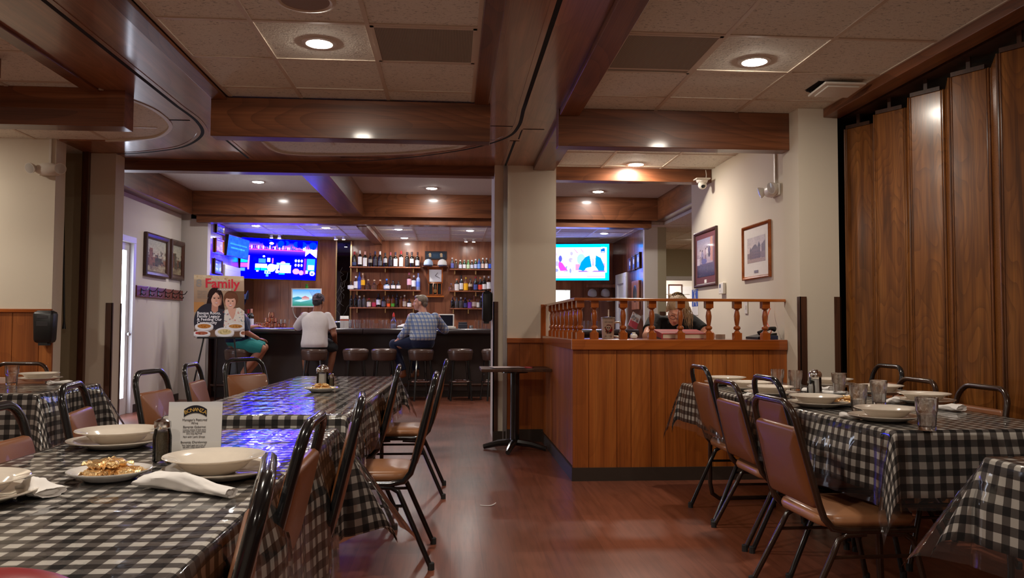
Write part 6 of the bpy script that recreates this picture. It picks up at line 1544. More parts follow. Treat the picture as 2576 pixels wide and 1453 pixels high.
# ---- man in white T-shirt
X, Y = sx[5][0], SYY
def pt(dx, dy, z): return Vector((X + dx, Y + dy, z))
SK1 = skin_mat('brown_skin', srgb(150, 96, 70))
m = MB(); hc1 = pt(0.02, 0.20, 1.468); f1 = Vector((0.35, 0.92, -0.12))
head(m, hc1, f1, (0, 0, 1), 0.98, pt(0, 0.145, 1.31))
loft(m, [(pt(0, 0.0, 0.79), 0.13, 0.11), (pt(0, 0.0, 0.86), 0.165, 0.13), (pt(0, 0.03, 0.96), 0.15, 0.115), (pt(0, 0.08, 1.1), 0.165, 0.11), (pt(0, 0.12, 1.23), 0.18, 0.1), (pt(0, 0.14, 1.29), 0.1, 0.07)])
chain(m, [pt(-0.185, 0.13, 1.255), pt(-0.31, 0.24, 1.075), pt(-0.16, 0.52, 1.095)], [0.058, 0.045, 0.03]); hand(m, pt(-0.155, 0.52, 1.093), (0.45, 0.9, -0.05), (0, 0, 1), 1, 1.0, 0.35)
chain(m, [pt(0.185, 0.13, 1.25), pt(0.275, 0.06, 0.985), pt(0.265, 0.27, 0.885)], [0.058, 0.046, 0.03]); hand(m, pt(0.262, 0.28, 0.878), (-0.1, 0.95, -0.2), (0.3, 0.1, 1), -1, 1.0, 0.5)
for s_, k in ((-1, (-0.2, 0.38, 0.80)), (1, (0.235, 0.36, 0.79))):
    chain(m, [pt(s_ * 0.085, 0.02, 0.86), pt(*k)], [0.092, 0.062]); chain(m, [pt(*k), pt(k[0] * 0.9, 0.29, 0.57), pt(k[0] * 0.8, 0.235, 0.375)], [0.058, 0.052, 0.036])
    m.ell(pt(k[0] * 0.8, 0.28, 0.33), (0.04, 0.09, 0.035))
man = fuse(m, 'person', SK1); tag(man, 'person in a white T-shirt and dark cap seated with back turned at the bar', 'person')
m = MB(); loft(m, [(pt(0, -0.01, 0.79), 0.188, 0.15), (pt(0, -0.01, 0.84), 0.198, 0.165), (pt(0, 0.01, 0.92), 0.19, 0.155), (pt(0, 0.05, 1.03), 0.188, 0.14), (pt(0, 0.09, 1.14), 0.208, 0.14), (pt(0, 0.12, 1.23), 0.205, 0.118), (pt(0, 0.135, 1.285), 0.14, 0.085), (pt(0, 0.145, 1.325), 0.072, 0.066)])
sleeve(m, [pt(-0.165, 0.125, 1.25), pt(-0.245, 0.18, 1.16), pt(-0.305, 0.235, 1.075)], [0.07, 0.072, 0.07]); sleeve(m, [pt(0.165, 0.125, 1.25), pt(0.215, 0.10, 1.15), pt(0.252, 0.08, 1.055)], [0.07, 0.072, 0.073])
fuse(m, 'shirt', cloth_mat('white_tshirt', srgb(216, 206, 202)), 0.007, 6, man)
m = MB(); m.ell(pt(0, 0.02, 0.855), (0.18, 0.145, 0.085))
for s_, k in ((-1, (-0.2, 0.38, 0.80)), (1, (0.235, 0.36, 0.79))): sleeve(m, [pt(s_ * 0.085, 0.03, 0.86), pt(s_ * 0.085, 0.03, 0.86).lerp(pt(*k), 0.5), pt(*k) + Vector((0, 0.01, -0.03))], [0.107, 0.095, 0.078])
fuse(m, 'shorts', cloth_mat('black_shorts', (0.015, 0.015, 0.018)), 0.008, 4, man)
m = MB()
for k in (-0.2, 0.235): m.ell(pt(k * 0.8, 0.29, 0.325), (0.047, 0.115, 0.04)); m.ell(pt(k * 0.8, 0.235, 0.36), (0.045, 0.05, 0.045))
fuse(m, 'shoes', M['dark_rubber'], 0.006, 3, man)
B1 = basis(f1, (0, 0, 1)); m = MB()
m.ell(hc1 + B1 @ Vector((0, -0.016, 0.038)), (0.083, 0.103, 0.092), 24, 16, B1); m.ell(hc1 + B1 @ Vector((0, -0.06, -0.005)), (0.07, 0.055, 0.07), 18, 12, B1)
hr = fuse(m, 'hair', hair_mat('black_hair', (0.012, 0.01, 0.01), (0.05, 0.04, 0.04)), 0.006, 3, man)
cm = NT('patterned_cap'); _b = cm.bsdf((0.05, 0.05, 0.06), 0.8)
cm.l(cm.ramp(cm.noise(cm.coords(), 34, 2), [(0.42, (0.016, 0.015, 0.02)), (0.58, (0.16, 0.10, 0.13))]), _b.inputs['Base Color'])
m = MB(); vs = m.ell(hc1 + B1 @ Vector((0, -0.014, 0.05)), (0.089, 0.108, 0.088), 24, 16, B1)
m.ell(hc1 + B1 @ Vector((0, -0.115, 0.012)), (0.05, 0.045, 0.008), 16, 8, B1)
fuse(m, 'cap', cm.m, 0.006, 2, man)
face_bits(man, hc1, f1, (0, 0, 1), 0.98)

# ---- man in plaid shirt
X = -0.44
SK2 = skin_mat('pale_skin', srgb(206, 150, 128))
f2 = Vector((-0.98, 0.16, 0.02)); hc2 = pt(-0.045, 0.12, 1.46)
m = MB(); head(m, hc2, f2, (0, 0, 1), 1.0, pt(0.0, 0.10, 1.30))
loft(m, [(pt(0, 0.0, 0.79), 0.13, 0.11), (pt(0, 0.0, 0.87), 0.17, 0.135), (pt(0.01, 0.03, 0.98), 0.16, 0.12), (pt(0.01, 0.06, 1.12), 0.175, 0.115), (pt(0.01, 0.08, 1.23), 0.185, 0.1), (pt(0, 0.09, 1.29), 0.1, 0.07)])
chain(m, [pt(-0.175, 0.06, 1.25), pt(-0.245, 0.04, 1.03), pt(-0.36, 0.05, 0.91)], [0.06, 0.046, 0.032]); hand(m, pt(-0.365, 0.05, 0.905), (-0.85, 0.1, -0.5), (-0.5, 0, 0.85), 1, 1.05, 0.45)
chain(m, [pt(0.2, 0.09, 1.25), pt(0.33, 0.2, 1.055), pt(0.22, 0.5, 1.095)], [0.06, 0.047, 0.032]); hand(m, pt(0.22, 0.5, 1.093), (-0.3, 0.95, -0.05), (0, 0, 1), -1, 1.0, 0.35)
legs2 = ((pt(-0.09, 0.03, 0.865), pt(-0.43, 0.08, 0.835), pt(-0.36, 0.07, 0.62), pt(-0.29, 0.05, 0.43), (-1, 0.1)), (pt(0.06, 0.06, 0.86), pt(-0.18, 0.37, 0.82), pt(-0.15, 0.34, 0.6), pt(-0.1, 0.26, 0.42), (-0.6, 0.8)))
for h, k, c_, a_, d_ in legs2: chain(m, [h, k], [0.095, 0.066]); chain(m, [k, c_, a_], [0.062, 0.056, 0.038])
man2 = fuse(m, 'person', SK2); tag(man2, 'person in a blue plaid shirt and jeans seated sideways on a bar stool', 'person')
pl = NT('blue_plaid'); _b = pl.bsdf((0.5, 0.5, 0.5), 0.85, spec=0.2)
sp = pl.n('ShaderNodeSeparateXYZ'); pl.l(pl.coords(), sp.inputs[0])
def band(o, per, w, ph=0.0): return pl.math('LESS_THAN', pl.math('FRACT', pl.math('ADD', pl.math('DIVIDE', o, per), ph)), w)
hx_ = pl.math('ADD', sp.outputs[0], pl.math('MULTIPLY', sp.outputs[1], 0.6))
c = pl.mix(srgb(206, 208, 206), srgb(104, 124, 168), pl.math('MULTIPLY', band(hx_, 0.058, 0.45), 0.75)); c = pl.mix(c, srgb(84, 108, 160), pl.math('MULTIPLY', band(sp.outputs[2], 0.058, 0.45), 0.7)); c = pl.mix(c, srgb(60, 66, 92), pl.math('MULTIPLY', band(hx_, 0.058, 0.12, 0.3), 0.5)); c = pl.mix(c, srgb(58, 66, 96), pl.math('MULTIPLY', band(sp.outputs[2], 0.058, 0.12, 0.3), 0.5))
pl.l(c, _b.inputs['Base Color']); pl.bump(pl.noise(pl.coords(), 9, 3), _b, 0.4, 0.012)
m = MB(); loft(m, [(pt(0.0, 0.0, 0.90), 0.182, 0.15), (pt(0.0, 0.01, 0.95), 0.198, 0.165), (pt(0.01, 0.035, 1.04), 0.2, 0.155), (pt(0.01, 0.06, 1.14), 0.212, 0.15), (pt(0.01, 0.08, 1.23), 0.205, 0.125), (pt(0.0, 0.09, 1.285), 0.14, 0.09), (pt(0, 0.1, 1.325), 0.07, 0.068)])
sleeve(m, [pt(-0.16, 0.06, 1.24), pt(-0.245, 0.04, 1.03), pt(-0.35, 0.05, 0.92)], [0.074, 0.07, 0.05]); sleeve(m, [pt(0.18, 0.085, 1.245), pt(0.33, 0.2, 1.055), pt(0.235, 0.46, 1.095)], [0.074, 0.07, 0.05])
fuse(m, 'shirt', pl.m, 0.007, 5, man2)
m = MB(); loft(m, [(pt(0, 0.01, 0.785), 0.15, 0.12), (pt(0, 0.01, 0.85), 0.182, 0.148), (pt(0, 0.005, 0.93), 0.178, 0.146)])
for h, k, c_, a_, d_ in legs2: sleeve(m, [h, h.lerp(k, 0.5), k, c_, a_ + Vector((0, 0, 0.01))], [0.112, 0.095, 0.078, 0.07, 0.058])
fuse(m, 'jeans', cloth_mat('dark_jeans', srgb(34, 40, 66)), 0.008, 4, man2)
m = MB()
for h, k, c_, a_, d_ in legs2: shoe(m, a_ + Vector((0, 0, -0.01)), d_)
fuse(m, 'shoes', plain('tan_leather_shoe', srgb(130, 76, 44), 0.45), 0.006, 3, man2)
MB().lathe([(0.162, -0.02), (0.164, 0.0), (0.162, 0.02)], pt(0, 0.01, 0.905), 28, sx=1.06, sy=0.9, cap0=False, cap1=False).build('belt', plain('brown_belt', srgb(70, 40, 26), 0.5), man2)
B2 = basis(f2, (0, 0, 1)); m = MB(); m.ell(hc2 + B2 @ Vector((0, -0.028, 0.046)), (0.081, 0.094, 0.086), 24, 16, B2); m.ell(hc2 + B2 @ Vector((0, -0.07, -0.005)), (0.066, 0.045, 0.065), 18, 12, B2); m.ell(hc2 + B2 @ Vector((0, 0.03, 0.09)), (0.06, 0.06, 0.034), 18, 12, B2)
fuse(m, 'hair', hair_mat('grey_brown_hair', srgb(84, 70, 56), srgb(150, 134, 116)), 0.006, 3, man2)
face_bits(man2, hc2, f2, (0, 0, 1), 1.0, brow=(0.16, 0.12, 0.08))

# ---- person behind the poster: teal shorts, navy top, sitting towards the right
X = sx[6][0] + 0.0
m = MB(); hc3 = pt(-0.09, 0.06, 1.46); f3 = Vector((0.75, 0.65, 0))
head(m, hc3, f3, (0, 0, 1), 0.97, pt(-0.05, 0.03, 1.3))
m.ell(pt(0, 0.0, 0.87), (0.165, 0.14, 0.115)); m.ell(pt(0, 0.02, 1.02), (0.14, 0.125, 0.18)); m.ell(pt(-0.01, 0.03, 1.16), (0.155, 0.14, 0.165))
chain(m, [pt(0.07, -0.15, 1.24), pt(0.14, -0.16, 1.02), pt(0.28, 0.02, 0.92)], [0.055, 0.045, 0.03]); hand(m, pt(0.285, 0.03, 0.915), (0.8, 0.5, -0.15), (0, 0, 1), 1, 0.95, 0.4)
chain(m, [pt(-0.07, 0.18, 1.24), pt(0.02, 0.32, 1.07), pt(0.15, 0.52, 1.095)], [0.055, 0.045, 0.03]); hand(m, pt(0.15, 0.52, 1.093), (0.6, 0.8, 0), (0, 0, 1), 1, 0.95, 0.3)
legs3 = ((pt(0.03, -0.06, 0.85), pt(0.36, -0.03, 0.765), pt(0.2, -0.05, 0.57), pt(0.06, -0.03, 0.36)), (pt(0.03, 0.1, 0.855), pt(0.34, 0.2, 0.78), pt(0.24, 0.16, 0.58), pt(0.1, 0.1, 0.36)))
for h, k, c_, a_ in legs3: chain(m, [h, k], [0.09, 0.064]); chain(m, [k, c_, a_], [0.06, 0.053, 0.036])
per = fuse(m, 'person', skin_mat('tan_skin', srgb(176, 118, 92))); tag(per, 'person in teal shorts and navy top, mostly hidden behind the magazine poster', 'person')
m = MB(); loft(m, [(pt(0.0, 0.0, 0.86), 0.175, 0.155), (pt(0.0, 0.0, 0.92), 0.18, 0.165), (pt(0, 0.02, 1.04), 0.165, 0.155), (pt(-0.01, 0.03, 1.165), 0.17, 0.19), (pt(-0.01, 0.03, 1.24), 0.13, 0.17), (pt(-0.02, 0.03, 1.3), 0.07, 0.08)])
sleeve(m, [pt(0.06, -0.13, 1.24), pt(0.14, -0.16, 1.02)], [0.08, 0.066]); sleeve(m, [pt(-0.06, 0.17, 1.24), pt(0.02, 0.32, 1.07)], [0.08, 0.066])
fuse(m, 'shirt', cloth_mat('navy_shirt', srgb(26, 34, 62)), 0.007, 5, per)
m = MB(); m.ell(pt(0.0, 0.01, 0.865), (0.175, 0.16, 0.1))
for h, k, c_, a_ in legs3: sleeve(m, [h, h.lerp(k, 0.5), k + Vector((-0.0, 0, 0.0))], [0.105, 0.1, 0.084])
fuse(m, 'shorts', cloth_mat('teal_shorts', srgb(46, 132, 128)), 0.008, 5, per)
m = MB()
for h, k, c_, a_ in legs3: shoe(m, a_, (0.9, 0.2))
fuse(m, 'shoes', M['dark_rubber'], 0.007, 3, per)
B3 = basis(f3, (0, 0, 1)); m = MB(); m.ell(hc3 + B3 @ Vector((0, -0.025, 0.044)), (0.083, 0.096, 0.09), 24, 16, B3)
fuse(m, 'hair', hair_mat('dark_brown_hair', srgb(40, 26, 20), srgb(80, 56, 44)), 0.007, 3, per); face_bits(per, hc3, f3, (0, 0, 1), 0.97)

# ---- woman at the host station, standing and bent over the desk
X, Y = 1.93, 7.0
f4 = Vector((-0.24, -0.77, -0.58)); u4 = Vector((0.1, -0.6, 0.78)); hc4 = pt(-0.03, -0.20, 1.255)
SK4 = skin_mat('fair_skin', srgb(226, 164, 138))
m = MB(); head(m, hc4, f4, u4, 0.97, pt(0.01, 0.0, 1.215), True, 0.72)
m.ell(pt(0.02, 0.45, 0.93), (0.18, 0.14, 0.14)); m.ell(pt(0.015, 0.30, 1.03), (0.145, 0.15, 0.12), 18, 12); m.ell(pt(0.01, 0.12, 1.12), (0.17, 0.16, 0.105), 18, 12)
chain(m, [pt(0.175, 0.04, 1.165), pt(0.285, -0.13, 1.045), pt(0.10, -0.40, 1.05)], [0.053, 0.042, 0.028]); hand(m, pt(0.095, -0.405, 1.048), (-0.75, -0.65, -0.1), (0.1, 0.1, 1), -1, 0.92, 0.55)
chain(m, [pt(-0.165, 0.04, 1.165), pt(-0.27, -0.14, 1.045), pt(-0.08, -0.42, 1.05)], [0.053, 0.042, 0.028]); hand(m, pt(-0.075, -0.43, 1.048), (0.6, -0.8, -0.1), (-0.1, 0.1, 1), 1, 0.92, 0.45)
legs4 = ((pt(-0.085, 0.46, 0.9), pt(-0.1, 0.42, 0.48), pt(-0.1, 0.48, 0.09)), (pt(0.11, 0.46, 0.9), pt(0.12, 0.44, 0.48), pt(0.12, 0.5, 0.09)))
for h, k, a_ in legs4: chain(m, [h, k, a_], [0.095, 0.062, 0.04])
wo = fuse(m, 'person', SK4, 0.0055); tag(wo, 'person with blond updo and glasses in a black shirt bent over the station desk', 'person')
m = MB(); m.ell(pt(0.02, 0.42, 0.95), (0.19, 0.16, 0.14)); m.ell(pt(0.015, 0.29, 1.035), (0.165, 0.17, 0.13), 18, 12); m.ell(pt(0.01, 0.10, 1.115), (0.19, 0.165, 0.112), 18, 12)
m.ell(pt(0.11, 0.03, 1.185), (0.07, 0.06, 0.035)); m.ell(pt(-0.10, 0.03, 1.185), (0.07, 0.06, 0.035))
sleeve(m, [pt(0.16, 0.05, 1.165), pt(0.215, -0.02, 1.115), pt(0.245, -0.07, 1.085)], [0.076, 0.068, 0.064]); sleeve(m, [pt(-0.15, 0.05, 1.165), pt(-0.2, -0.02, 1.115), pt(-0.232, -0.07, 1.085)], [0.076, 0.068, 0.064])
fuse(m, 'shirt', cloth_mat('black_tshirt', (0.012, 0.012, 0.013)), 0.006, 5, wo)
m = MB(); m.ell(pt(0.015, 0.46, 0.9), (0.19, 0.155, 0.12))
for h, k, a_ in legs4: sleeve(m, [h, k, a_], [0.11, 0.078, 0.065])
fuse(m, 'trousers', cloth_mat('black_trousers', (0.02, 0.02, 0.024)), 0.008, 4, wo)
m = MB()
for h, k, a_ in legs4: shoe(m, a_, (0, -1), 0.92)
fuse(m, 'shoes', M['dark_rubber'], 0.007, 3, wo)
B4 = basis(f4, u4); HM = hair_mat('blond_hair', srgb(124, 94, 66), srgb(214, 184, 144)); m = MB()
def h4(x, y, z): return hc4 + B4 @ (Vector((x, y, z)) * 0.97)
m.ell(h4(0, -0.022, 0.056), (0.094, 0.094, 0.078), 24, 16, B4); m.ell(h4(0, -0.065, 0.0), (0.082, 0.05, 0.08), 18, 12, B4); m.ell(h4(0.02, -0.085, 0.05), (0.06, 0.05, 0.05), 18, 12, B4)
m.ell(h4(-0.08, 0.0, 0.01), (0.024, 0.05, 0.065), 14, 10, B4); m.ell(h4(0.076, -0.02, 0.03), (0.018, 0.05, 0.05), 14, 10, B4)
rv = random.Random(5)
for k in range(12):
    a = 2 * PI * k / 12; m.tube(smooth_path([h4(0.01 + 0.05 * math.cos(a), -0.09 + 0.03 * math.sin(a), 0.06), h4(0.01 + 0.085 * math.cos(a), -0.105 + 0.04 * math.sin(a), 0.075), h4(0.01 + 0.05 * math.cos(a + .8), -0.11 + 0.03 * math.sin(a + .8), 0.085)], 4), 0.008, 6)
fuse(m, 'hair', HM, 0.005, 2, wo)
m = MB()
for k in range(70):
    right = k % 6 != 0
    x0 = -rv.uniform(0.062, 0.104) if right else rv.uniform(0.086, 0.1)
    st_ = h4(x0, rv.uniform(-0.02, 0.05), rv.uniform(0.03, 0.08)); L_ = rv.uniform(0.07, 0.17) if right else rv.uniform(0.05, 0.1)
    e = Vector((st_.x + rv.uniform(-0.02, 0.03), st_.y - rv.uniform(0.0, 0.03), st_.z - L_))
    mid = st_.lerp(e, 0.5) + Vector((rv.uniform(0.0, 0.016) if right else -0.008, -0.014, 0.015)); m.tube(smooth_path([st_, mid, e], 5), [0.0019 - 0.00013 * i for i in range(11)], 5)
for x1, x2, L_ in ((-0.05, -0.03, 0.15), (-0.045, -0.01, 0.12)):
    st_ = h4(x1, 0.06, 0.10); e = Vector((hc4.x - x2 * 0.6, st_.y - 0.05, st_.z - L_)); m.tube(smooth_path([st_, st_.lerp(e, 0.5) + Vector((0, -0.03, 0.02)), e], 5), [0.0022 - 0.00015 * i for i in range(11)], 5)
m.build('hair_strands', HM, wo)
m = MB(); m.tube(smooth_path([h4(-0.05, -0.10, 0.075), h4(-0.02, -0.125, 0.1), h4(0.03, -0.125, 0.1), h4(0.065, -0.10, 0.08)], 5), 0.012, 8)
cl = NT('tortoiseshell'); _b = cl.bsdf((0.1, 0.05, 0.02), 0.2); cl.l(cl.ramp(cl.noise(cl.coords(), 60, 2), [(0.45, (0.012, 0.008, 0.006)), (0.6, (0.5, 0.3, 0.12))]), _b.inputs['Base Color'])
for k in range(6): t_ = k / 5; m.tube([h4(-0.045 + 0.1 * t_, -0.125, 0.085), h4(-0.04 + 0.1 * t_, -0.09, 0.115), h4(-0.035 + 0.1 * t_, -0.055, 0.125)], 0.005, 6)
m.build('hair_clip', cl.m, wo)
m = MB()
for sx_ in (-1, 1):
    m.tube([h4(sx_ * 0.032 + 0.025 * math.cos(2 * PI * k / 18), 0.112 - 0.1 * abs(sx_ * 0.032 + 0.025 * math.cos(2 * PI * k / 18)) * 0.3, 0.002 + 0.018 * math.sin(2 * PI * k / 18)) for k in range(18)], 0.0022, 6, closed=True)
    m.tube([h4(sx_ * 0.057, 0.105, 0.006), h4(sx_ * 0.078, 0.06, 0.006), h4(sx_ * 0.08, -0.01, 0.004)], 0.002, 6)
m.tube([h4(-0.008, 0.116, 0.006), h4(0.008, 0.116, 0.006)], 0.002, 6)
m.build('glasses', plain('spectacle_frame', srgb(90, 40, 34), 0.3), wo)
face_bits(wo, hc4, f4, u4, 0.97, True, lip=(0.55, 0.17, 0.15), brow=(0.3, 0.2, 0.12))
# ================================================================== WALL THINGS AND SMALL OBJECTS
RZL = Matrix.Rotation(PI / 2, 4, 'Z')     # local front (-y) turned to +x
RZR = Matrix.Rotation(-PI / 2, 4, 'Z')    # local front turned to -x
def picture(name, label, cat, loc, rz, w, h, fw, fmat, pic, matc=None, mw=0.06, mwb=None, d=0.025, plate=None, group=None, pm_=None):
    t = thing(name, label, cat, loc, rz, group)
    frame_mb(-w / 2, w / 2, -h / 2, h / 2, fw, d).build('frame', fmat, t, smooth=False)
    MB().box(-w / 2 + 0.002, w / 2 - 0.002, -0.004, 0, -h / 2 + 0.002, h / 2 - 0.002).build('backing', M['void'], t, smooth=False)
    iw, ih = w / 2 - fw * 0.9, h / 2 - fw * 0.9; b = 0
    if matc:
        MB().box(-iw, iw, -0.008, -0.004, -ih, ih).build('mount_board', plain('mat_%d' % (sum(matc) * 1000 % 9999), matc, 0.8), t, smooth=False)
        b = mw; lo = mwb if mwb else mw
    else: lo = 0
    pic.build('picture', pm_ or M['print_gloss'], (-iw + b, -0.0095, ih - b), (2 * (iw - b), 0, 0), (0, 0, -(2 * ih - b - lo)), t)
    if plate: MB().box(-plate[0], plate[0], -0.011, -0.008, plate[2], plate[2] + plate[1]).build('caption_plate', plate[3], t, smooth=False)
    return t
def street(seed):
    p = Pic(56, 60, srgb(150, 140, 122)); p.grad(0, 0.55, srgb(176, 178, 160), srgb(196, 186, 160)); r = random.Random(seed)
    for k in range(7):
        x = k / 7; hh = r.uniform(0.25, 0.6) if k < 3 else r.uniform(0.4, 0.65); p.rect(x, hh, x + 0.17, 0.85, srgb(*r.choice([(112, 74, 56), (92, 82, 66), (140, 96, 70), (74, 66, 58)])))
    p.blobs(50, 0, 0.35, 1, 0.9, [srgb(96, 66, 52), srgb(70, 78, 56), srgb(150, 110, 80), srgb(60, 56, 50)], 0.02, 0.06, seed, 0.7); p.rect(0, 0.82, 1, 1, srgb(150, 132, 104)); p.blobs(16, 0, 0.8, 1, 1, [srgb(110, 90, 70), srgb(180, 166, 130)], 0.04, 0.09, seed + 1, 0.6); p.noise(0.15, seed, 2); return p
WL = -4.055
for (y0, y1, z0, z1, l, s) in ((11.03, 11.9, 1.765, 2.345, 'left framed street painting above the coat rack', 2), (12.0, 12.56, 1.775, 2.35, 'right framed street painting above the coat rack', 8)):
    picture('framed_painting', l, 'painting', (WL, (y0 + y1) / 2, (z0 + z1) / 2), PI / 2, y1 - y0, z1 - z0, 0.075, M['darkwood'], street(s), d=0.045, pm_=M['print_matte'])
# coat rack
cr_ = thing('coat_rack', 'reddish wooden coat rack with iron hooks on the pale left wall', 'coat rack', (WL, 11.66, 1.55), PI / 2)
MB().box(-0.9, 0.9, -0.024, 0, -0.075, 0.075).build('board', M['redwood'], cr_, smooth=False, bevel=0.008)
for k in range(6):
    x = -0.75 + 0.3 * k; m = MB(); m.box(x - 0.012, x + 0.012, -0.03, -0.024, -0.05, 0.045)
    m.tube([(x, -0.03, 0.02), (x, -0.06, 0.01), (x, -0.10, 0.02), (x, -0.125, 0.055), (x, -0.13, 0.065)], 0.006, 6); m.tube([(x, -0.03, -0.03), (x, -0.055, -0.05), (x, -0.075, -0.04), (x, -0.08, -0.02)], 0.006, 6)
    m.build('hook', M['black_metal'], cr_)
# pictures and notices on the left alcove wall
AL = -3.69
for i, (p0, p1, l, cols) in enumerate((((543, 560), (562, 592), 'small blue toned picture at the top of the left alcove wall', [(60, 90, 170), (40, 60, 120)]), ((541, 597), (560, 640), 'small framed pale print in the middle of the left alcove wall', [(170, 150, 200), (210, 180, 200)]), ((538, 648), (557, 692), 'dark frame low on the left alcove wall above the poster', [(20, 20, 30), (60, 50, 40)]))):
    a = atX(*p0, AL); b = atX(*p1, AL); pc = Pic(16, 20, srgb(*cols[0])); pc.blobs(14, 0, 0, 1, 1, [srgb(*c) for c in cols] + [srgb(200, 200, 220)], 0.06, 0.2, i)
    picture('framed_picture', l, 'picture', (AL, (a.y + b.y) / 2, (a.z + b.z) / 2), PI / 2, abs(b.y - a.y), abs(a.z - b.z), 0.035, M['oak_z'] if i == 1 else M['darkwood'], pc)
# right wall pictures
RW = 2.618
pc = Pic(60, 84, srgb(176, 158, 170)); pc.grad(0, 0.4, srgb(150, 146, 176), srgb(206, 186, 190)); pc.rect(0.78, 0, 0.92, 0.62, srgb(196, 140, 120)); pc.rect(0.92, 0, 1, 0.66, srgb(110, 80, 90)); pc.grad(0.66, 1, srgb(92, 80, 104), srgb(34, 34, 52))
for x, y, c in ((0.2, 0.38, (214, 196, 200)), (0.32, 0.4, (150, 140, 170)), (0.52, 0.36, (180, 150, 160)), (0.6, 0.33, (226, 214, 216)), (0.72, 0.3, (90, 80, 110))):
    pc.ell(x, y - 0.08, 0.035, 0.03, srgb(90, 70, 70)); pc.ell(x, y + 0.03, 0.07, 0.1, srgb(*c)); pc.ell(x, y + 0.14, 0.06, 0.07, srgb(*[max(0, v - 50) for v in c]))
pc.ell(0.42, 0.6, 0.16, 0.07, srgb(96, 96, 150)); pc.rect(0, 0.5, 0.16, 0.68, srgb(220, 206, 212)); pc.blobs(60, 0, 0.7, 1, 1, [srgb(70, 64, 92), srgb(40, 38, 56), srgb(108, 90, 92)], 0.01, 0.04, 3, 0.7); pc.noise(0.12, 2, 2)
picture('framed_photograph', 'framed photograph of a group with a wine coloured mount on the right wall', 'picture', (RW, 8.235, 1.83), -PI / 2, 0.74, 0.59, 0.035, M['darkwood'], pc, srgb(112, 64, 72), 0.055, 0.075, plate=(0.035, 0.035, -0.255, M['paper']))
pc = Pic(60, 76, srgb(200, 184, 172)); pc.grad(0, 0.6, srgb(176, 164, 156), srgb(214, 198, 186)); pc.blobs(30, 0, 0, 1, 0.35, [srgb(190, 178, 170), srgb(206, 192, 182)], 0.06, 0.16, 4, 0.6)
pc.poly([(0.8, 0.35), (1, 0.2), (1, 0.9), (0.8, 0.9)], srgb(104, 88, 78)); pc.rect(0, 0.62, 1, 0.84, srgb(130, 112, 98)); pc.rect(0.2, 0.46, 0.72, 0.86, srgb(108, 88, 80)); pc.poly([(0.22, 0.47), (0.4, 0.3), (0.5, 0.3), (0.62, 0.47)], srgb(86, 70, 64)); pc.rect(0.6, 0.4, 0.74, 0.86, srgb(98, 80, 72)); pc.poly([(0.58, 0.41), (0.67, 0.2), (0.76, 0.41)], srgb(74, 62, 58)); pc.rect(0.14, 0.52, 0.24, 0.86, srgb(100, 82, 74)); pc.poly([(0.13, 0.53), (0.19, 0.37), (0.25, 0.53)], srgb(76, 64, 60))
for yv in (0.56, 0.68, 0.78):
    for x in (0.29, 0.38, 0.47, 0.56, 0.66): pc.rect(x, yv, x + 0.03, yv + 0.05, srgb(56, 46, 44))
pc.rect(0, 0.86, 1, 1, srgb(170, 146, 120)); pc.noise(0.14, 7, 2)
picture('framed_print', 'framed sepia print of a turreted house with wide white mount on the right wall', 'picture', (RW, 6.83, 1.775), -PI / 2, 0.63, 0.475, 0.028, M['oak'], pc, srgb(232, 226, 220), 0.085, 0.12, plate=(0.045, 0.022, -0.185, plain('pewter', srgb(130, 122, 116), 0.4)))
# thermostat, grade card, switches
t = thing('thermostat', 'white thermostat between the framed pictures on the right wall', 'thermostat', (RW, 7.70, 1.495), -PI / 2)
MB().box(-0.065, 0.065, -0.03, 0, -0.055, 0.055).build('case', M['white_plastic'], t, smooth=False, bevel=0.006); MB().box(-0.04, 0.0, -0.0315, -0.03, 0.005, 0.04).build('display', plain('lcd_grey', srgb(90, 100, 120), 0.3), t, smooth=False)
m = MB(); [m.lathe([(0.006, 0), (0.001, 0.002)], n=10, T=Matrix.Translation((x, -0.03, -0.025)) @ Matrix.Rotation(PI / 2, 4, 'X')) for x in (-0.03, -0.005)]; m.build('button', plain('button_grey', srgb(180, 178, 176), 0.5), t)
a = atX(1741, 729, RW); b = atX(1757, 792, RW)
t = thing('grade_card', 'blue and white restaurant grade card with a big letter A at the wall end', 'notice', (RW, (a.y + b.y) / 2, (a.z + b.z) / 2), -PI / 2)
gw, gh = abs(a.y - b.y) * 0.95, abs(a.z - b.z)
MB().box(-gw / 2, gw / 2, -0.003, 0, -gh / 2, gh / 2).build('card', M['paper'], t, smooth=False); MB().box(-gw / 2, gw / 2, -0.0036, -0.003, -gh * 0.16, gh / 2).build('blue_field', plain('grade_blue', srgb(44, 84, 176), 0.5), t, smooth=False)
lettering('letter', 'A', 0.2, M['white_plastic'], (0, -0.0042, -gh * 0.14), (1, 0, 0), (0, 0, 1), t); lettering('lettering', 'RESTAURANT\nGRADE', 0.021, M['white_plastic'], (0, -0.0042, gh * 0.43), (1, 0, 0), (0, 0, 1), t)
for px, l in ((1878, 'left white switch plate low on the right wall behind the spindles'), (1924, 'right white cable plate low on the right wall behind the spindles')):
    p = atX(px, 772, RW); t = thing('wall_plate', l, 'switch', (RW, p.y, p.z), -PI / 2)
    MB().box(-0.035, 0.035, -0.007, 0, -0.06, 0.06).build('plate', M['white_plastic'], t, smooth=False, bevel=0.003); MB().box(-0.008, 0.008, -0.012, -0.007, -0.015, 0.015).build('toggle', M['white_plastic'], t, smooth=False)
oc = plain('orange_cable', srgb(230, 96, 50), 0.45)
q = [atX(1938, 775, 2.6), atX(1932, 790, 2.58), atX(1930, 812, 2.55), atX(1940, 835, 2.5)]
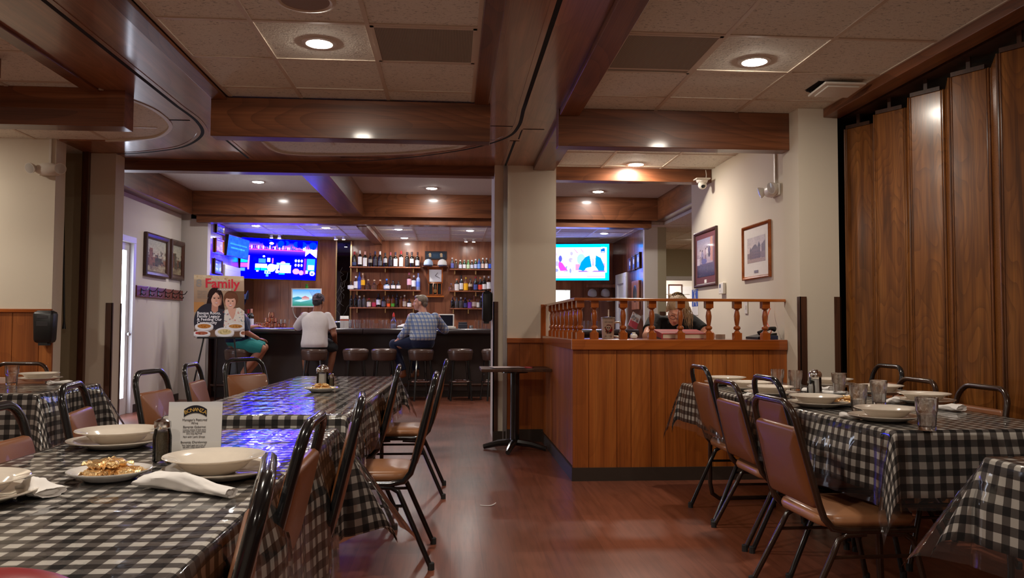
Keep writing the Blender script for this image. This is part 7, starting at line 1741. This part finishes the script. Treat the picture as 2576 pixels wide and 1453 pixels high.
tag(MB().tube(smooth_path([tuple(v) for v in q] + [(2.46, 6.34, 1.03), (2.44, 6.18, 1.022)], 6), 0.004, 6).build('network_cable', oc), 'orange network cable looping down the right wall to the small blue box', 'cable')
t = thing('network_box', 'small navy network box at the right end of the station desk', 'network box', (2.44, 6.13, DZ + 0.0005))
MB().box(-0.06, 0.055, -0.04, 0.04, 0, 0.03).build('case', plain('navy_plastic', srgb(34, 40, 70), 0.4), t, smooth=False, bevel=0.003)
for k in range(3): MB().box(-0.055 + 0.018 * k, -0.043 + 0.018 * k, -0.0412, -0.04, 0.012, 0.022).build('port', oc if k == 1 else M['brass'], t, smooth=False)
# emergency lights
def emergency(label, loc, rz, up):
    t = thing('emergency_light', label, 'emergency light', loc, rz)
    MB().ell((0, -0.045, 0), (0.115, 0.045, 0.055), 24, 14).build('body', M['white_plastic'], t); MB().box(-0.09, 0.09, -0.02, 0, -0.05, 0.05).build('back_plate', M['white_plastic'], t, smooth=False, bevel=0.01)
    for s in (-1, 1):
        h = MB().lathe([(0.03, 0), (0.045, 0.03), (0.047, 0.045)], n=20, T=Matrix.Translation((s * 0.115, -0.055, 0.012)) @ Matrix.Rotation(PI / 2 + 0.35, 4, 'X') @ Matrix.Rotation(s * 0.25, 4, 'Y')).build('lamp_head', M['white_plastic'], t)
        MB().lathe([(0.043, 0.0455), (0.02, 0.049), (0.001, 0.05)], n=20, T=Matrix.Translation((s * 0.115, -0.055, 0.012)) @ Matrix.Rotation(PI / 2 + 0.35, 4, 'X') @ Matrix.Rotation(s * 0.25, 4, 'Y')).build('lens', plain('prismatic_lens', srgb(190, 186, 180), 0.15), h)
    MB().box(-0.009, 0.009, -0.016, 0, 0.05, up).build('conduit', M['white_plastic'], t, smooth=False)
p = atY(127, 428, 7.25); emergency('twin headed emergency light high on the cream left wall', (p.x, 7.249, p.z), 0, ZC - p.z - 0.002)
p = atX(1953, 479, RW); emergency('twin headed emergency light high on the right wall beside the pier', (RW, p.y, p.z), -PI / 2, 2.71 - p.z)
# dome camera
p = atY(1743, 462, 8.04); t = thing('security_camera', 'white dome security camera under the beam end at the right wall', 'camera', (p.x - 0.03, 8.0, 2.585))
t.location = (2.50, 7.99, 2.60); Tc2 = Matrix.Rotation(0.25, 4, 'X')
MB().lathe([(0.055, 0.0), (0.058, -0.012), (0.05, -0.03)], n=24).build('base', M['white_plastic'], t); MB().ell((0, -0.012, -0.055), (0.043, 0.043, 0.043), 20, 14).build('ball', M['white_plastic'], t); MB().ell((0, -0.036, -0.066), (0.026, 0.02, 0.024), 16, 10).build('lens', M['black_plastic'], t)
MB().box(-0.07, 0.07, -0.06, 0.06, 0.0, 0.012).build('mount_plate', M['white_plastic'], t, smooth=False)
MB().tube([(0.05, 0.03, 0.0), (0.06, 0.045, 0.06), (0.055, 0.05, 0.11)], 0.004, 6).build('lead', M['white_plastic'], t)
# ceiling speaker, grilles, lifted panel
p = atZ(768, 0, ZC); t = thing('ceiling_speaker', 'round white ceiling speaker cut off by the top picture edge', 'speaker', (p.x, p.y, ZC))
MB().lathe([(0.15, 0), (0.148, -0.008), (0.13, -0.012), (0.118, -0.006)], n=36, cap0=False, cap1=False).build('rim', M['tee'], t); MB().lathe([(0.119, -0.006), (0.001, -0.008)], n=36, cap0=False).build('grille', plain('speaker_mesh', srgb(150, 130, 120), 0.7), t)
for (x0, x1, y0, y1, l) in ((-0.448, 0.123, 4.302, 4.89, 'grey air return grille in the ceiling left of the middle beam'), (0.93, 1.475, 4.302, 4.97, 'grey air return grille in the ceiling right of the strip beam')):
    t = thing('ceiling_vent', l, 'vent', ((x0 + x1) / 2, (y0 + y1) / 2, ZC)); hx2, hy2 = (x1 - x0) / 2, (y1 - y0) / 2
    m = MB(); [m.box(*b_) for b_ in ((-hx2, hx2, -hy2, -hy2 + 0.02, -0.008, 0), (-hx2, hx2, hy2 - 0.02, hy2, -0.008, 0), (-hx2, -hx2 + 0.02, -hy2, hy2, -0.008, 0), (hx2 - 0.02, hx2, -hy2, hy2, -0.008, 0))]; m.build('frame', M['tee'], t, smooth=False)
    MB().box(-hx2 + 0.02, hx2 - 0.02, -hy2 + 0.02, hy2 - 0.02, -0.005, 0).build('grille', M['grille'], t, smooth=False)
for px, py, l in ((1530, 599, 'round vent in the alcove ceiling above the news television, right'), (1497, 604, 'round vent in the alcove ceiling above the news television, left')):
    p = atZ(px, py, ZC); tag(MB().lathe([(0.16, 0), (0.15, -0.012), (0.08, -0.016), (0.001, -0.017)], n=24, cap1=False).build('ceiling_diffuser', M['tee']), l, 'vent').location = (p.x, p.y, ZC)
t = thing('access_panel', 'crooked white panel sagging from the ceiling by the walnut partition', 'ceiling panel', (2.50, 5.12, ZC))
MB().box(-0.13, 0.145, -0.13, 0.13, -0.045, -0.03, Matrix.Rotation(-0.06, 4, 'X')).box(-0.10, 0.115, -0.10, 0.10, -0.055, -0.045, Matrix.Rotation(-0.06, 4, 'X')).build('panel', M['white_plastic'], t, smooth=False, bevel=0.006)
MB().box(-0.14, 0.15, -0.06, 0.15, -0.002, 0.0).build('gap_shade', M['void'], t, smooth=False)  # dark sheet on the ceiling paints in the shade behind the sagging panel
m = MB(); [m.tube([(-0.12 + 0.02 * k, 0.1, -0.03), (-0.14 + 0.02 * k, 0.13, -0.012), (-0.10 + 0.02 * k, 0.14, -0.001)], 0.003, 5) for k in range(3)]; m.build('wires', M['black_plastic'], t)
# dispensers
def dispenser(label, loc, rz, w, h, d):
    t = thing('soap_dispenser', label, 'dispenser', loc, rz)
    m = MB().rbox(0, 0, -h / 2, h / 2, w / 2, d / 2, 0.02, 0.004, 4); m.v = [(x * (1 - 0.14 * (0.5 - z / h)), y - d / 2, z) for x, y, z in m.v]; m.build('housing', M['black_plastic'], t, ang=60)
    MB().box(-w * 0.28, w * 0.28, -d - 0.002, -d + 0.004, h * 0.02, h * 0.17).build('window', plain('smoked_window', (0.05, 0.05, 0.055), 0.06), t, smooth=False, bevel=0.004)
    MB().box(-w * 0.26, w * 0.26, -d - 0.002, -d + 0.004, h * 0.28, h * 0.36).build('logo_plate', plain('dispenser_plate', srgb(70, 70, 74), 0.3), t, smooth=False)
    MB().box(-w * 0.22, w * 0.22, -d * 0.85, -d * 0.3, -h / 2 - 0.02, -h / 2 + 0.005).build('nozzle', M['dark_rubber'], t, smooth=False)
p = atY(124, 822, 7.25); dispenser('black soap dispenser on the wainscot of the left wall', (p.x, 7.236, p.z), 0, 0.17, 0.27, 0.11)
p = atX(1228, 772, 0.40); dispenser('black dispenser on the bar side of the column', (0.408, 8.36, p.z - 0.01), -PI / 2, 0.16, 0.31, 0.10)
# plaques, clock frame and lists on the right alcove wall
AR = 3.085
for (p0, p1, l) in (((1582, 650), (1590, 681), 'first small plaque of the three on the right alcove wall, nearest the television'), ((1591, 643), (1600, 679), 'second small plaque of the three on the right alcove wall'), ((1601, 637), (1612, 674), 'third small plaque of the three on the right alcove wall, nearest the pier')):
    a = atX(*p0, AR); b = atX(*p1, AR); pc = Pic(12, 16, srgb(34, 50, 120)); pc.ell(0.5, 0.4, 0.3, 0.22, srgb(190, 190, 220)); pc.rect(0.2, 0.7, 0.8, 0.8, srgb(60, 90, 190))
    picture('plaque', l, 'plaque', (AR, (a.y + b.y) / 2, (a.z + b.z) / 2), -PI / 2, abs(b.y - a.y) * 0.9, abs(a.z - b.z), 0.03, M['darkwood'], pc)
a = atX(1591, 708, AR); b = atX(1611, 778, AR)
t = thing('oval_mirror', 'wooden board with a dark oval mirror on the right alcove wall', 'mirror', (AR, (a.y + b.y) / 2, (a.z + b.z) / 2), -PI / 2); mw_, mh_ = abs(a.y - b.y) / 2 * 0.9, (a.z - b.z) / 2
MB().box(-mw_, mw_, -0.025, 0, -mh_, mh_).build('board', M['barwall'], t, smooth=False, bevel=0.01); m = MB(); m.ell((0, -0.025, mh_ * 0.1), (mw_ * 0.55, 0.008, mh_ * 0.6), 24, 12); m.build('mirror_glass', M['black_plastic'], t)
a = atY(1628, 672, 12.96); b = atY(1646, 772, 12.96)
t = thing('notice_sheet', 'long pale price list taped to the end pier of the bar', 'notice', ((a.x + b.x) / 2, 12.975, (a.z + b.z) / 2)); w2, h2 = (b.x - a.x) / 2, (a.z - b.z) / 2
MB().box(-w2, w2, -0.003, 0, -h2, h2).build('sheet', M['paper'], t, smooth=False); m = MB(); rv = random.Random(2)
for k in range(26): m.box(-w2 * 0.8, w2 * rv.uniform(0.1, 0.8), -0.0034, -0.003, h2 * (0.7 - k * 0.06), h2 * (0.715 - k * 0.06))
m.build('text_lines', plain('pale_ink', srgb(150, 156, 180), 0.7), t, smooth=False); MB().box(-w2, w2, -0.0036, -0.003, h2 * 0.78, h2).build('blue_heading', plain('heading_blue', srgb(120, 140, 210), 0.6), t, smooth=False)
tag(MB().box(3.33, 3.42, 12.885, 12.9, 0, 1.36).build('trim_guard_5', M['guard'], smooth=False), 'x', 'x'); o = bpy.data.objects['trim_guard_5']; o['kind'] = 'structure'; del o['label']; del o['category']
picture('framed_mirror', 'framed mirror in the white room at the end of the hall', 'mirror', (5.25, 18.89, 1.86), 0, 0.34, 0.5, 0.03, M['darkwood'], Pic(4, 4, srgb(230, 214, 214)))

# ---------------------------------------------------------------- poster on an easel
psi, al = math.radians(24), math.radians(-9); O = atY(552, 769.5, 11.8); pw, ph_ = 0.68, 0.885
U = Vector((math.cos(psi), math.sin(psi), 0)); nh = Vector((math.sin(psi), -math.cos(psi), 0)); V = Vector((0, 0, -math.cos(al))) - nh * math.sin(al); N = U.cross(-V)
po = thing('magazine_poster', 'large family magazine cover poster standing on an easel in front of the bar', 'poster', (O.x, O.y, 0)); Lo = Vector((0, 0, O.z))
TP = Matrix.Translation(Lo) @ Matrix((U, -N, -V)).transposed().to_4x4()
MB().box(-pw / 2, pw / 2, 0, 0.006, -ph_ / 2, ph_ / 2, TP).build('board', M['paper'], po, smooth=False)
pc = Pic(240, 312, srgb(176, 150, 124)); pc.grad(0, 0.5, srgb(188, 162, 136), srgb(160, 126, 96)); pc.rect(0, 0, 1, 0.075, srgb(206, 182, 146)); pc.blobs(24, 0, 0, 1, 0.08, [srgb(190, 160, 116), srgb(216, 198, 166), srgb(150, 100, 70)], 0.01, 0.03, 5, 0.7); pc.rect(0.0, 0.44, 0.2, 0.6, srgb(186, 132, 78)); pc.rect(0.75, 0.25, 1, 0.6, srgb(112, 84, 62))
SKN, SKD = srgb(226, 176, 150), srgb(198, 140, 116)
pc.ell(0.42, 0.36, 0.155, 0.165, srgb(44, 28, 26)); pc.poly([(0.28, 0.34), (0.56, 0.34), (0.62, 0.62), (0.2, 0.62)], srgb(40, 26, 26)); pc.ell(0.30, 0.76, 0.30, 0.30, srgb(50, 48, 56)); pc.poly([(0.08, 0.64), (0.3, 0.5), (0.6, 0.56), (0.62, 0.95), (0.05, 0.95)], srgb(52, 50, 58)); pc.poly([(0.35, 0.46), (0.48, 0.46), (0.47, 0.58), (0.4, 0.62), (0.34, 0.57)], SKD); pc.ell(0.435, 0.395, 0.098, 0.115, SKN); pc.ell(0.47, 0.41, 0.06, 0.09, srgb(214, 160, 134))
pc.ell(0.385, 0.43, 0.03, 0.03, srgb(236, 170, 150), 0.35); pc.ell(0.485, 0.43, 0.03, 0.03, srgb(226, 150, 130), 0.4); pc.ell(0.52, 0.40, 0.03, 0.09, srgb(180, 124, 100), 0.5); pc.poly([(0.335, 0.40), (0.35, 0.30), (0.43, 0.275), (0.37, 0.33)], srgb(44, 28, 26)); pc.poly([(0.53, 0.42), (0.52, 0.31), (0.43, 0.275), (0.5, 0.33)], srgb(44, 28, 26)); pc.ell(0.40, 0.375, 0.02, 0.009, srgb(70, 46, 42)); pc.ell(0.485, 0.375, 0.02, 0.009, srgb(70, 46, 42)); pc.rect(0.375, 0.355, 0.425, 0.361, srgb(60, 40, 36)); pc.rect(0.46, 0.355, 0.51, 0.361, srgb(60, 40, 36)); pc.ell(0.445, 0.41, 0.014, 0.012, srgb(198, 140, 118)); pc.ell(0.44, 0.45, 0.034, 0.012, srgb(180, 80, 84)); pc.ell(0.44, 0.448, 0.028, 0.006, srgb(244, 238, 232))
pc.ell(0.73, 0.38, 0.145, 0.135, srgb(104, 64, 44)); pc.ell(0.72, 0.43, 0.105, 0.115, SKN); pc.ell(0.72, 0.33, 0.12, 0.05, srgb(116, 72, 50)); pc.ell(0.66, 0.46, 0.03, 0.03, srgb(236, 160, 146), 0.4); pc.ell(0.78, 0.46, 0.03, 0.03, srgb(226, 150, 134), 0.4); pc.poly([(0.6, 0.42), (0.62, 0.33), (0.7, 0.32), (0.64, 0.37)], srgb(110, 68, 48)); pc.poly([(0.84, 0.42), (0.83, 0.33), (0.72, 0.31), (0.8, 0.37)], srgb(110, 68, 48)); pc.ell(0.8, 0.45, 0.025, 0.07, srgb(188, 130, 108), 0.4); pc.ell(0.68, 0.415, 0.019, 0.009, srgb(74, 50, 44)); pc.ell(0.765, 0.415, 0.019, 0.009, srgb(74, 50, 44)); pc.ell(0.72, 0.45, 0.014, 0.012, srgb(200, 142, 120)); pc.ell(0.72, 0.488, 0.036, 0.015, srgb(184, 84, 84)); pc.ell(0.72, 0.485, 0.03, 0.008, srgb(246, 240, 234))
pc.poly([(0.6, 0.56), (0.9, 0.52), (1, 0.58), (1, 0.88), (0.58, 0.88)], srgb(232, 222, 206)); pc.poly([(0.66, 0.54), (0.84, 0.53), (0.8, 0.66), (0.76, 0.72), (0.7, 0.64)], srgb(222, 168, 144)); pc.blobs(46, 0.58, 0.56, 1, 0.88, [srgb(206, 120, 110), srgb(110, 136, 110), srgb(120, 130, 150), srgb(220, 190, 170)], 0.008, 0.02, 9, 0.8); pc.poly([(0.68, 0.56), (0.82, 0.55), (0.79, 0.66), (0.755, 0.71), (0.71, 0.64)], srgb(222, 168, 144))
pc.rect(0, 0.88, 1, 1, srgb(120, 88, 66))
for x, y, rx, ry, fc in ((0.2, 0.83, 0.18, 0.06, (190, 120, 50)), (0.82, 0.83, 0.19, 0.055, (196, 136, 70)), (0.6, 0.92, 0.19, 0.075, (222, 200, 140)), (0.15, 0.94, 0.17, 0.045, (170, 90, 60)), (0.98, 0.94, 0.08, 0.05, (180, 120, 90))):
    pc.ell(x, y + 0.02, rx, ry * 1.05, srgb(196, 186, 182)); pc.ell(x, y, rx, ry, srgb(238, 232, 226)); pc.ell(x, y - 0.005, rx * 0.72, ry * 0.6, srgb(*fc)); pc.blobs(10, x - rx * 0.5, y - ry * 0.4, x + rx * 0.5, y + ry * 0.3, [srgb(*[max(0, v - 40) for v in fc]), srgb(*[min(255, v + 20) for v in fc])], 0.008, 0.02, int(x * 90), 0.8)
pc.rect(0.05, 0.91, 0.062, 0.955, srgb(200, 40, 60)); pc.rect(0.03, 0.928, 0.085, 0.938, srgb(200, 40, 60))
pc.build('cover_picture', M['print_gloss'], TP @ Vector((-pw / 2, -0.001, ph_ / 2)), U * pw, V * ph_, po)
def pl_(x, y): return TP @ Vector(((x - 0.5) * pw, -0.003, (0.5 - y) * ph_))
REDI, WHI, GRY = plain('poster_red', srgb(206, 40, 58), 0.5), plain('poster_white', srgb(244, 240, 236), 0.5), plain('poster_grey', srgb(150, 140, 130), 0.5)
lettering('title_lettering', 'Family', 0.185, REDI, pl_(0.56, 0.20), U, -V, po, bold=0.004); lettering('title_numeral', '8', 0.15, GRY, pl_(0.10, 0.19), U, -V, po, bold=0.004); lettering('subtitle_lettering', 'KERN COUNTY', 0.03, WHI, pl_(0.46, 0.095), U, -V, po); lettering('subtitle_lettering', 'MAGAZINE', 0.036, WHI, pl_(0.6, 0.245), U, -V, po)
lettering('headline_lettering', 'Basque Roots,\nFamily Legacy\n& Feeding Our\nCommunity', 0.055, WHI, pl_(0.06, 0.635), U, -V, po, align='LEFT', spacing=0.82, bold=0.0012); lettering('small_lettering', 'Dining Guide\nHoliday Camps\nSchool Notes\nLocal Events\nBack to School', 0.024, GRY, pl_(0.07, 0.27), U, -V, po, align='LEFT')
for (x0, x1) in ((-0.2, -0.34), (0.2, 0.34)): MB().tube([TP @ Vector((x0 * 0.3, 0.03, 0.4)), TP @ Vector((x0, 0.03, -0.42)), (TP @ Vector((x1, 0.03, -0.45))) * Vector((1, 1, 0)) + Vector((0, -0.05, 0.0)) if False else Vector(((TP @ Vector((x1, 0.03, 0))).x, (TP @ Vector((x1, 0.03, 0))).y - 0.12, 0.0))], 0.012, 8).build('easel_leg', M['black_metal'], po)
bk = TP @ Vector((0, 0.03, 0.4)); MB().tube([bk, Vector((bk.x - 0.12, bk.y + 0.36, 0.0))], 0.012, 8).build('easel_leg', M['black_metal'], po)
MB().box(-0.3, 0.3, -0.03, 0.03, -ph_ / 2 - 0.02, -ph_ / 2, TP).build('easel_ledge', M['black_metal'], po, smooth=False)

# ---------------------------------------------------------------- on the host station
p = atY(1528, 840, 6.22); t = thing('travel_mug', 'tall cream handled mug with a skull print standing on the station', 'mug', (p.x, 6.2, DZ + 0.0005)); mh = 0.150
MB().lathe([(0.042, 0), (0.044, 0.004), (0.0525, mh), (0.0525, mh + 0.003), (0.001, mh + 0.004)], n=36, cap1=False).build('cup', plain('cream_enamel', srgb(226, 212, 194), 0.35), t)
MB().lathe([(0.0545, mh), (0.0545, mh + 0.012), (0.05, mh + 0.016), (0.001, mh + 0.018)], n=32, cap1=False).build('lid', plain('lid_clear_grey', srgb(170, 160, 150), 0.2), t)
MB().tube([(0.005, 0, mh + 0.01), (0.005, 0, mh + 0.075)], 0.0048, 8).build('straw', plain('cream_straw', srgb(226, 206, 190), 0.4), t)
MB().tube(smooth_path([(0.045, 0, mh * 0.82), (0.085, 0, mh * 0.84), (0.098, 0, mh * 0.74), (0.096, 0, mh * 0.22), (0.085, 0, mh * 0.1), (0.044, 0, mh * 0.13)], 5), 0.0075, 8).build('handle', plain('cream_enamel', srgb(226, 212, 194), 0.35), t)
em_ = Pic(40, 56, srgb(226, 212, 194)); r_ = random.Random(3)
em_.blobs(46, 0.22, 0.28, 0.8, 0.72, [srgb(170, 40, 46), srgb(120, 30, 36), srgb(50, 60, 40), srgb(214, 130, 50), srgb(40, 30, 36)], 0.05, 0.1, 6); em_.ell(0.48, 0.42, 0.2, 0.13, srgb(226, 216, 200)); em_.ell(0.48, 0.53, 0.12, 0.07, srgb(216, 204, 188)); em_.ell(0.40, 0.43, 0.055, 0.04, srgb(26, 22, 22)); em_.ell(0.56, 0.43, 0.055, 0.04, srgb(26, 22, 22)); em_.ell(0.48, 0.49, 0.02, 0.02, srgb(30, 24, 24)); em_.rect(0.40, 0.555, 0.57, 0.575, srgb(40, 30, 30)); em_.ell(0.73, 0.56, 0.13, 0.09, srgb(190, 44, 50)); em_.ell(0.73, 0.56, 0.06, 0.04, srgb(120, 20, 30))
em_.poly([(0.3, 0.74), (0.7, 0.74), (0.66, 0.78), (0.34, 0.78)], srgb(70, 40, 50))
eo = em_.build('skull_print', M['print'], (0, 0, 0), (1, 0, 0), (0, 0, 1), t)
for v in eo.data.vertices:
    u_, w_ = v.co.x, v.co.z; z_ = mh * (0.92 - 0.84 * w_); a_ = -PI / 2 - 0.06 + (u_ - 0.5) * 1.9; rr = 0.0448 + (0.0525 - 0.044) * z_ / mh; v.co = (rr * math.cos(a_), rr * math.sin(a_), z_)
eo.data.flip_normals()
INK2 = plain('mug_ink', srgb(70, 60, 60), 0.6)
for txt, z_ in (('GOOD MORNING', mh * 0.83), ('SKULL & ROSES', mh * 0.12)):
    for i, ch in enumerate(txt):
        a_ = -PI / 2 - 0.06 + (i - (len(txt) - 1) / 2) * 0.105; rr = 0.0455 + (0.0525 - 0.044) * z_ / mh
        lettering('mug_lettering', ch, 0.0085, INK2, (rr * math.cos(a_), rr * math.sin(a_), z_), (-math.sin(a_), math.cos(a_), 0), (0, 0, 1), t)
p = atY(1712, 845, 6.35); t = thing('reservation_book', 'thick red covered book propped at a slant before the bent person', 'book', (1.775, 6.265, DZ + 0.004), 0.06)
t.rotation_euler.x = 0.13; t.location.z = DZ + 0.0165
ws = thing('book_stand', 'dark wedge stand under the slanted red book on the station', 'stand', (1.775, 6.265, DZ + 0.0005), 0.06)
MB().prism([(-0.115, 0), (0.11, 0), (0.11, 0.029), (-0.115, 0.0)], -0.16, 0.16, 'x').build('wedge', M['guard'], ws, smooth=False)
redc = plain('red_book_cloth', srgb(186, 66, 66), 0.6)
MB().box(-0.175, 0.175, -0.115, 0.115, 0, 0.004).build('back_cover', redc, t, smooth=False, bevel=0.001); MB().box(-0.172, 0.17, -0.112, 0.11, 0.004, 0.038).build('pages', plain('page_block', srgb(220, 204, 180), 0.8), t, smooth=False); MB().box(-0.178, 0.178, -0.118, 0.118, 0.038, 0.043).build('front_cover', redc, t, smooth=False, bevel=0.001)
MB().box(-0.182, -0.175, -0.116, 0.116, 0, 0.043).build('spine', redc, t, smooth=False, bevel=0.002)
p = atY(1594, 846, 6.15); t = thing('candle_jar', 'small square white jar beside the skull mug on the station', 'jar', (p.x, 6.15, DZ + 0.0005)); MB().rbox(0, 0, 0, 0.042, 0.026, 0.026, 0.006, 0.001, 3).build('jar', M['china_white'], t); MB().lathe([(0.015, 0.042), (0.014, 0.05), (0.001, 0.051)], n=14, cap1=False).build('lid_knob', M['white_plastic'], t)
t = thing('tape_roll', 'white cup like roll right of the red book on the station', 'tape', (atY(1812, 846, 6.3).x, 6.3, DZ + 0.0005)); MB().lathe([(0.038, 0), (0.038, 0.036), (0.03, 0.036), (0.03, 0.0)], n=24, cap0=False, cap1=False).build('roll', M['white_plastic'], t); MB().lathe([(0.03, 0.002), (0.028, 0.03)], n=20).build('core', M['paper'], t)
for i, (cc, cn) in enumerate((((200, 40, 60), 'red'), ((240, 236, 230), 'white'), ((60, 70, 170), 'blue'), ((40, 150, 70), 'green'), ((230, 200, 60), 'yellow'))):
    x = atY(1772 + i * 4.4, 846, 6.22).x; T = Matrix.Translation((x, 6.22 + 0.01 * (i % 2), DZ + 0.0075)) @ Matrix.Rotation(0.1 * i - 0.2, 4, 'Z')
    o = MB().lathe([(0.0065, 0), (0.0065, 0.03)], n=10, T=Matrix.Rotation(-PI / 2, 4, 'X')).build('marker_pen', flat(cc)); o.matrix_world = T; tag(o, '%s capped marker pen lying right of the red book' % cn, 'pen')
    MB().lathe([(0.0058, 0.03), (0.0058, 0.12)], n=10, T=Matrix.Rotation(-PI / 2, 4, 'X')).build('barrel', M['white_plastic'], o)
t = thing('telephone', 'black desk telephone with slanted handset at the right of the station desk', 'telephone', (atY(1915, 846, 6.3).x, 6.3, DZ + 0.0005), 0.3)
MB().prism([(-0.09, 0), (0.09, 0), (0.09, 0.05), (-0.09, 0.018)], -0.08, 0.08, 'y').build('base', M['black_plastic'], t, smooth=False, bevel=0.004)
MB().tube([(-0.06, -0.05, 0.045), (-0.03, -0.05, 0.062), (0.05, -0.05, 0.085), (0.09, -0.05, 0.078)], [0.02, 0.013, 0.013, 0.022], 10).build('handset', M['black_plastic'], t)
# scraps on the floor
for i, (px, py, l) in enumerate(((1228, 1271, 'curled scrap of white paper on the floor of the aisle'), (1135, 997, 'flat white scrap on the floor under the bar stools, right'), (1078, 994, 'thin white scrap on the floor under the bar stools, left'))):
    p = atZ(px, py, 0.002); w = 0.05 if i == 0 else 0.09; m = MB(); vs = []
    for k in range(9):
        x = -w + 2 * w * k / 8; zz = 0.014 * max(0, x / w) ** 2 + 0.001; vs += [(x, -0.012 + 0.02 * (x / w) ** 2 - 0.0, zz), (x, 0.006 + 0.02 * (x / w) ** 2, zz), (x, -0.012 + 0.02 * (x / w) ** 2, zz + 0.001), (x, 0.006 + 0.02 * (x / w) ** 2, zz + 0.001)]
    fs = []
    for k in range(8): a_ = 4 * k; b_ = a_ + 4; fs += [(a_ + 2, b_ + 2, b_ + 3, a_ + 3), (a_, a_ + 1, b_ + 1, b_), (a_, b_, b_ + 2, a_ + 2), (a_ + 1, a_ + 3, b_ + 3, b_ + 1)]
    m.add(vs, fs); o = m.build('paper_scrap', M['paper']); o.location = (p.x, p.y, 0.0005); o.rotation_euler.z = 0.1 * i; tag(o, l, 'litter')
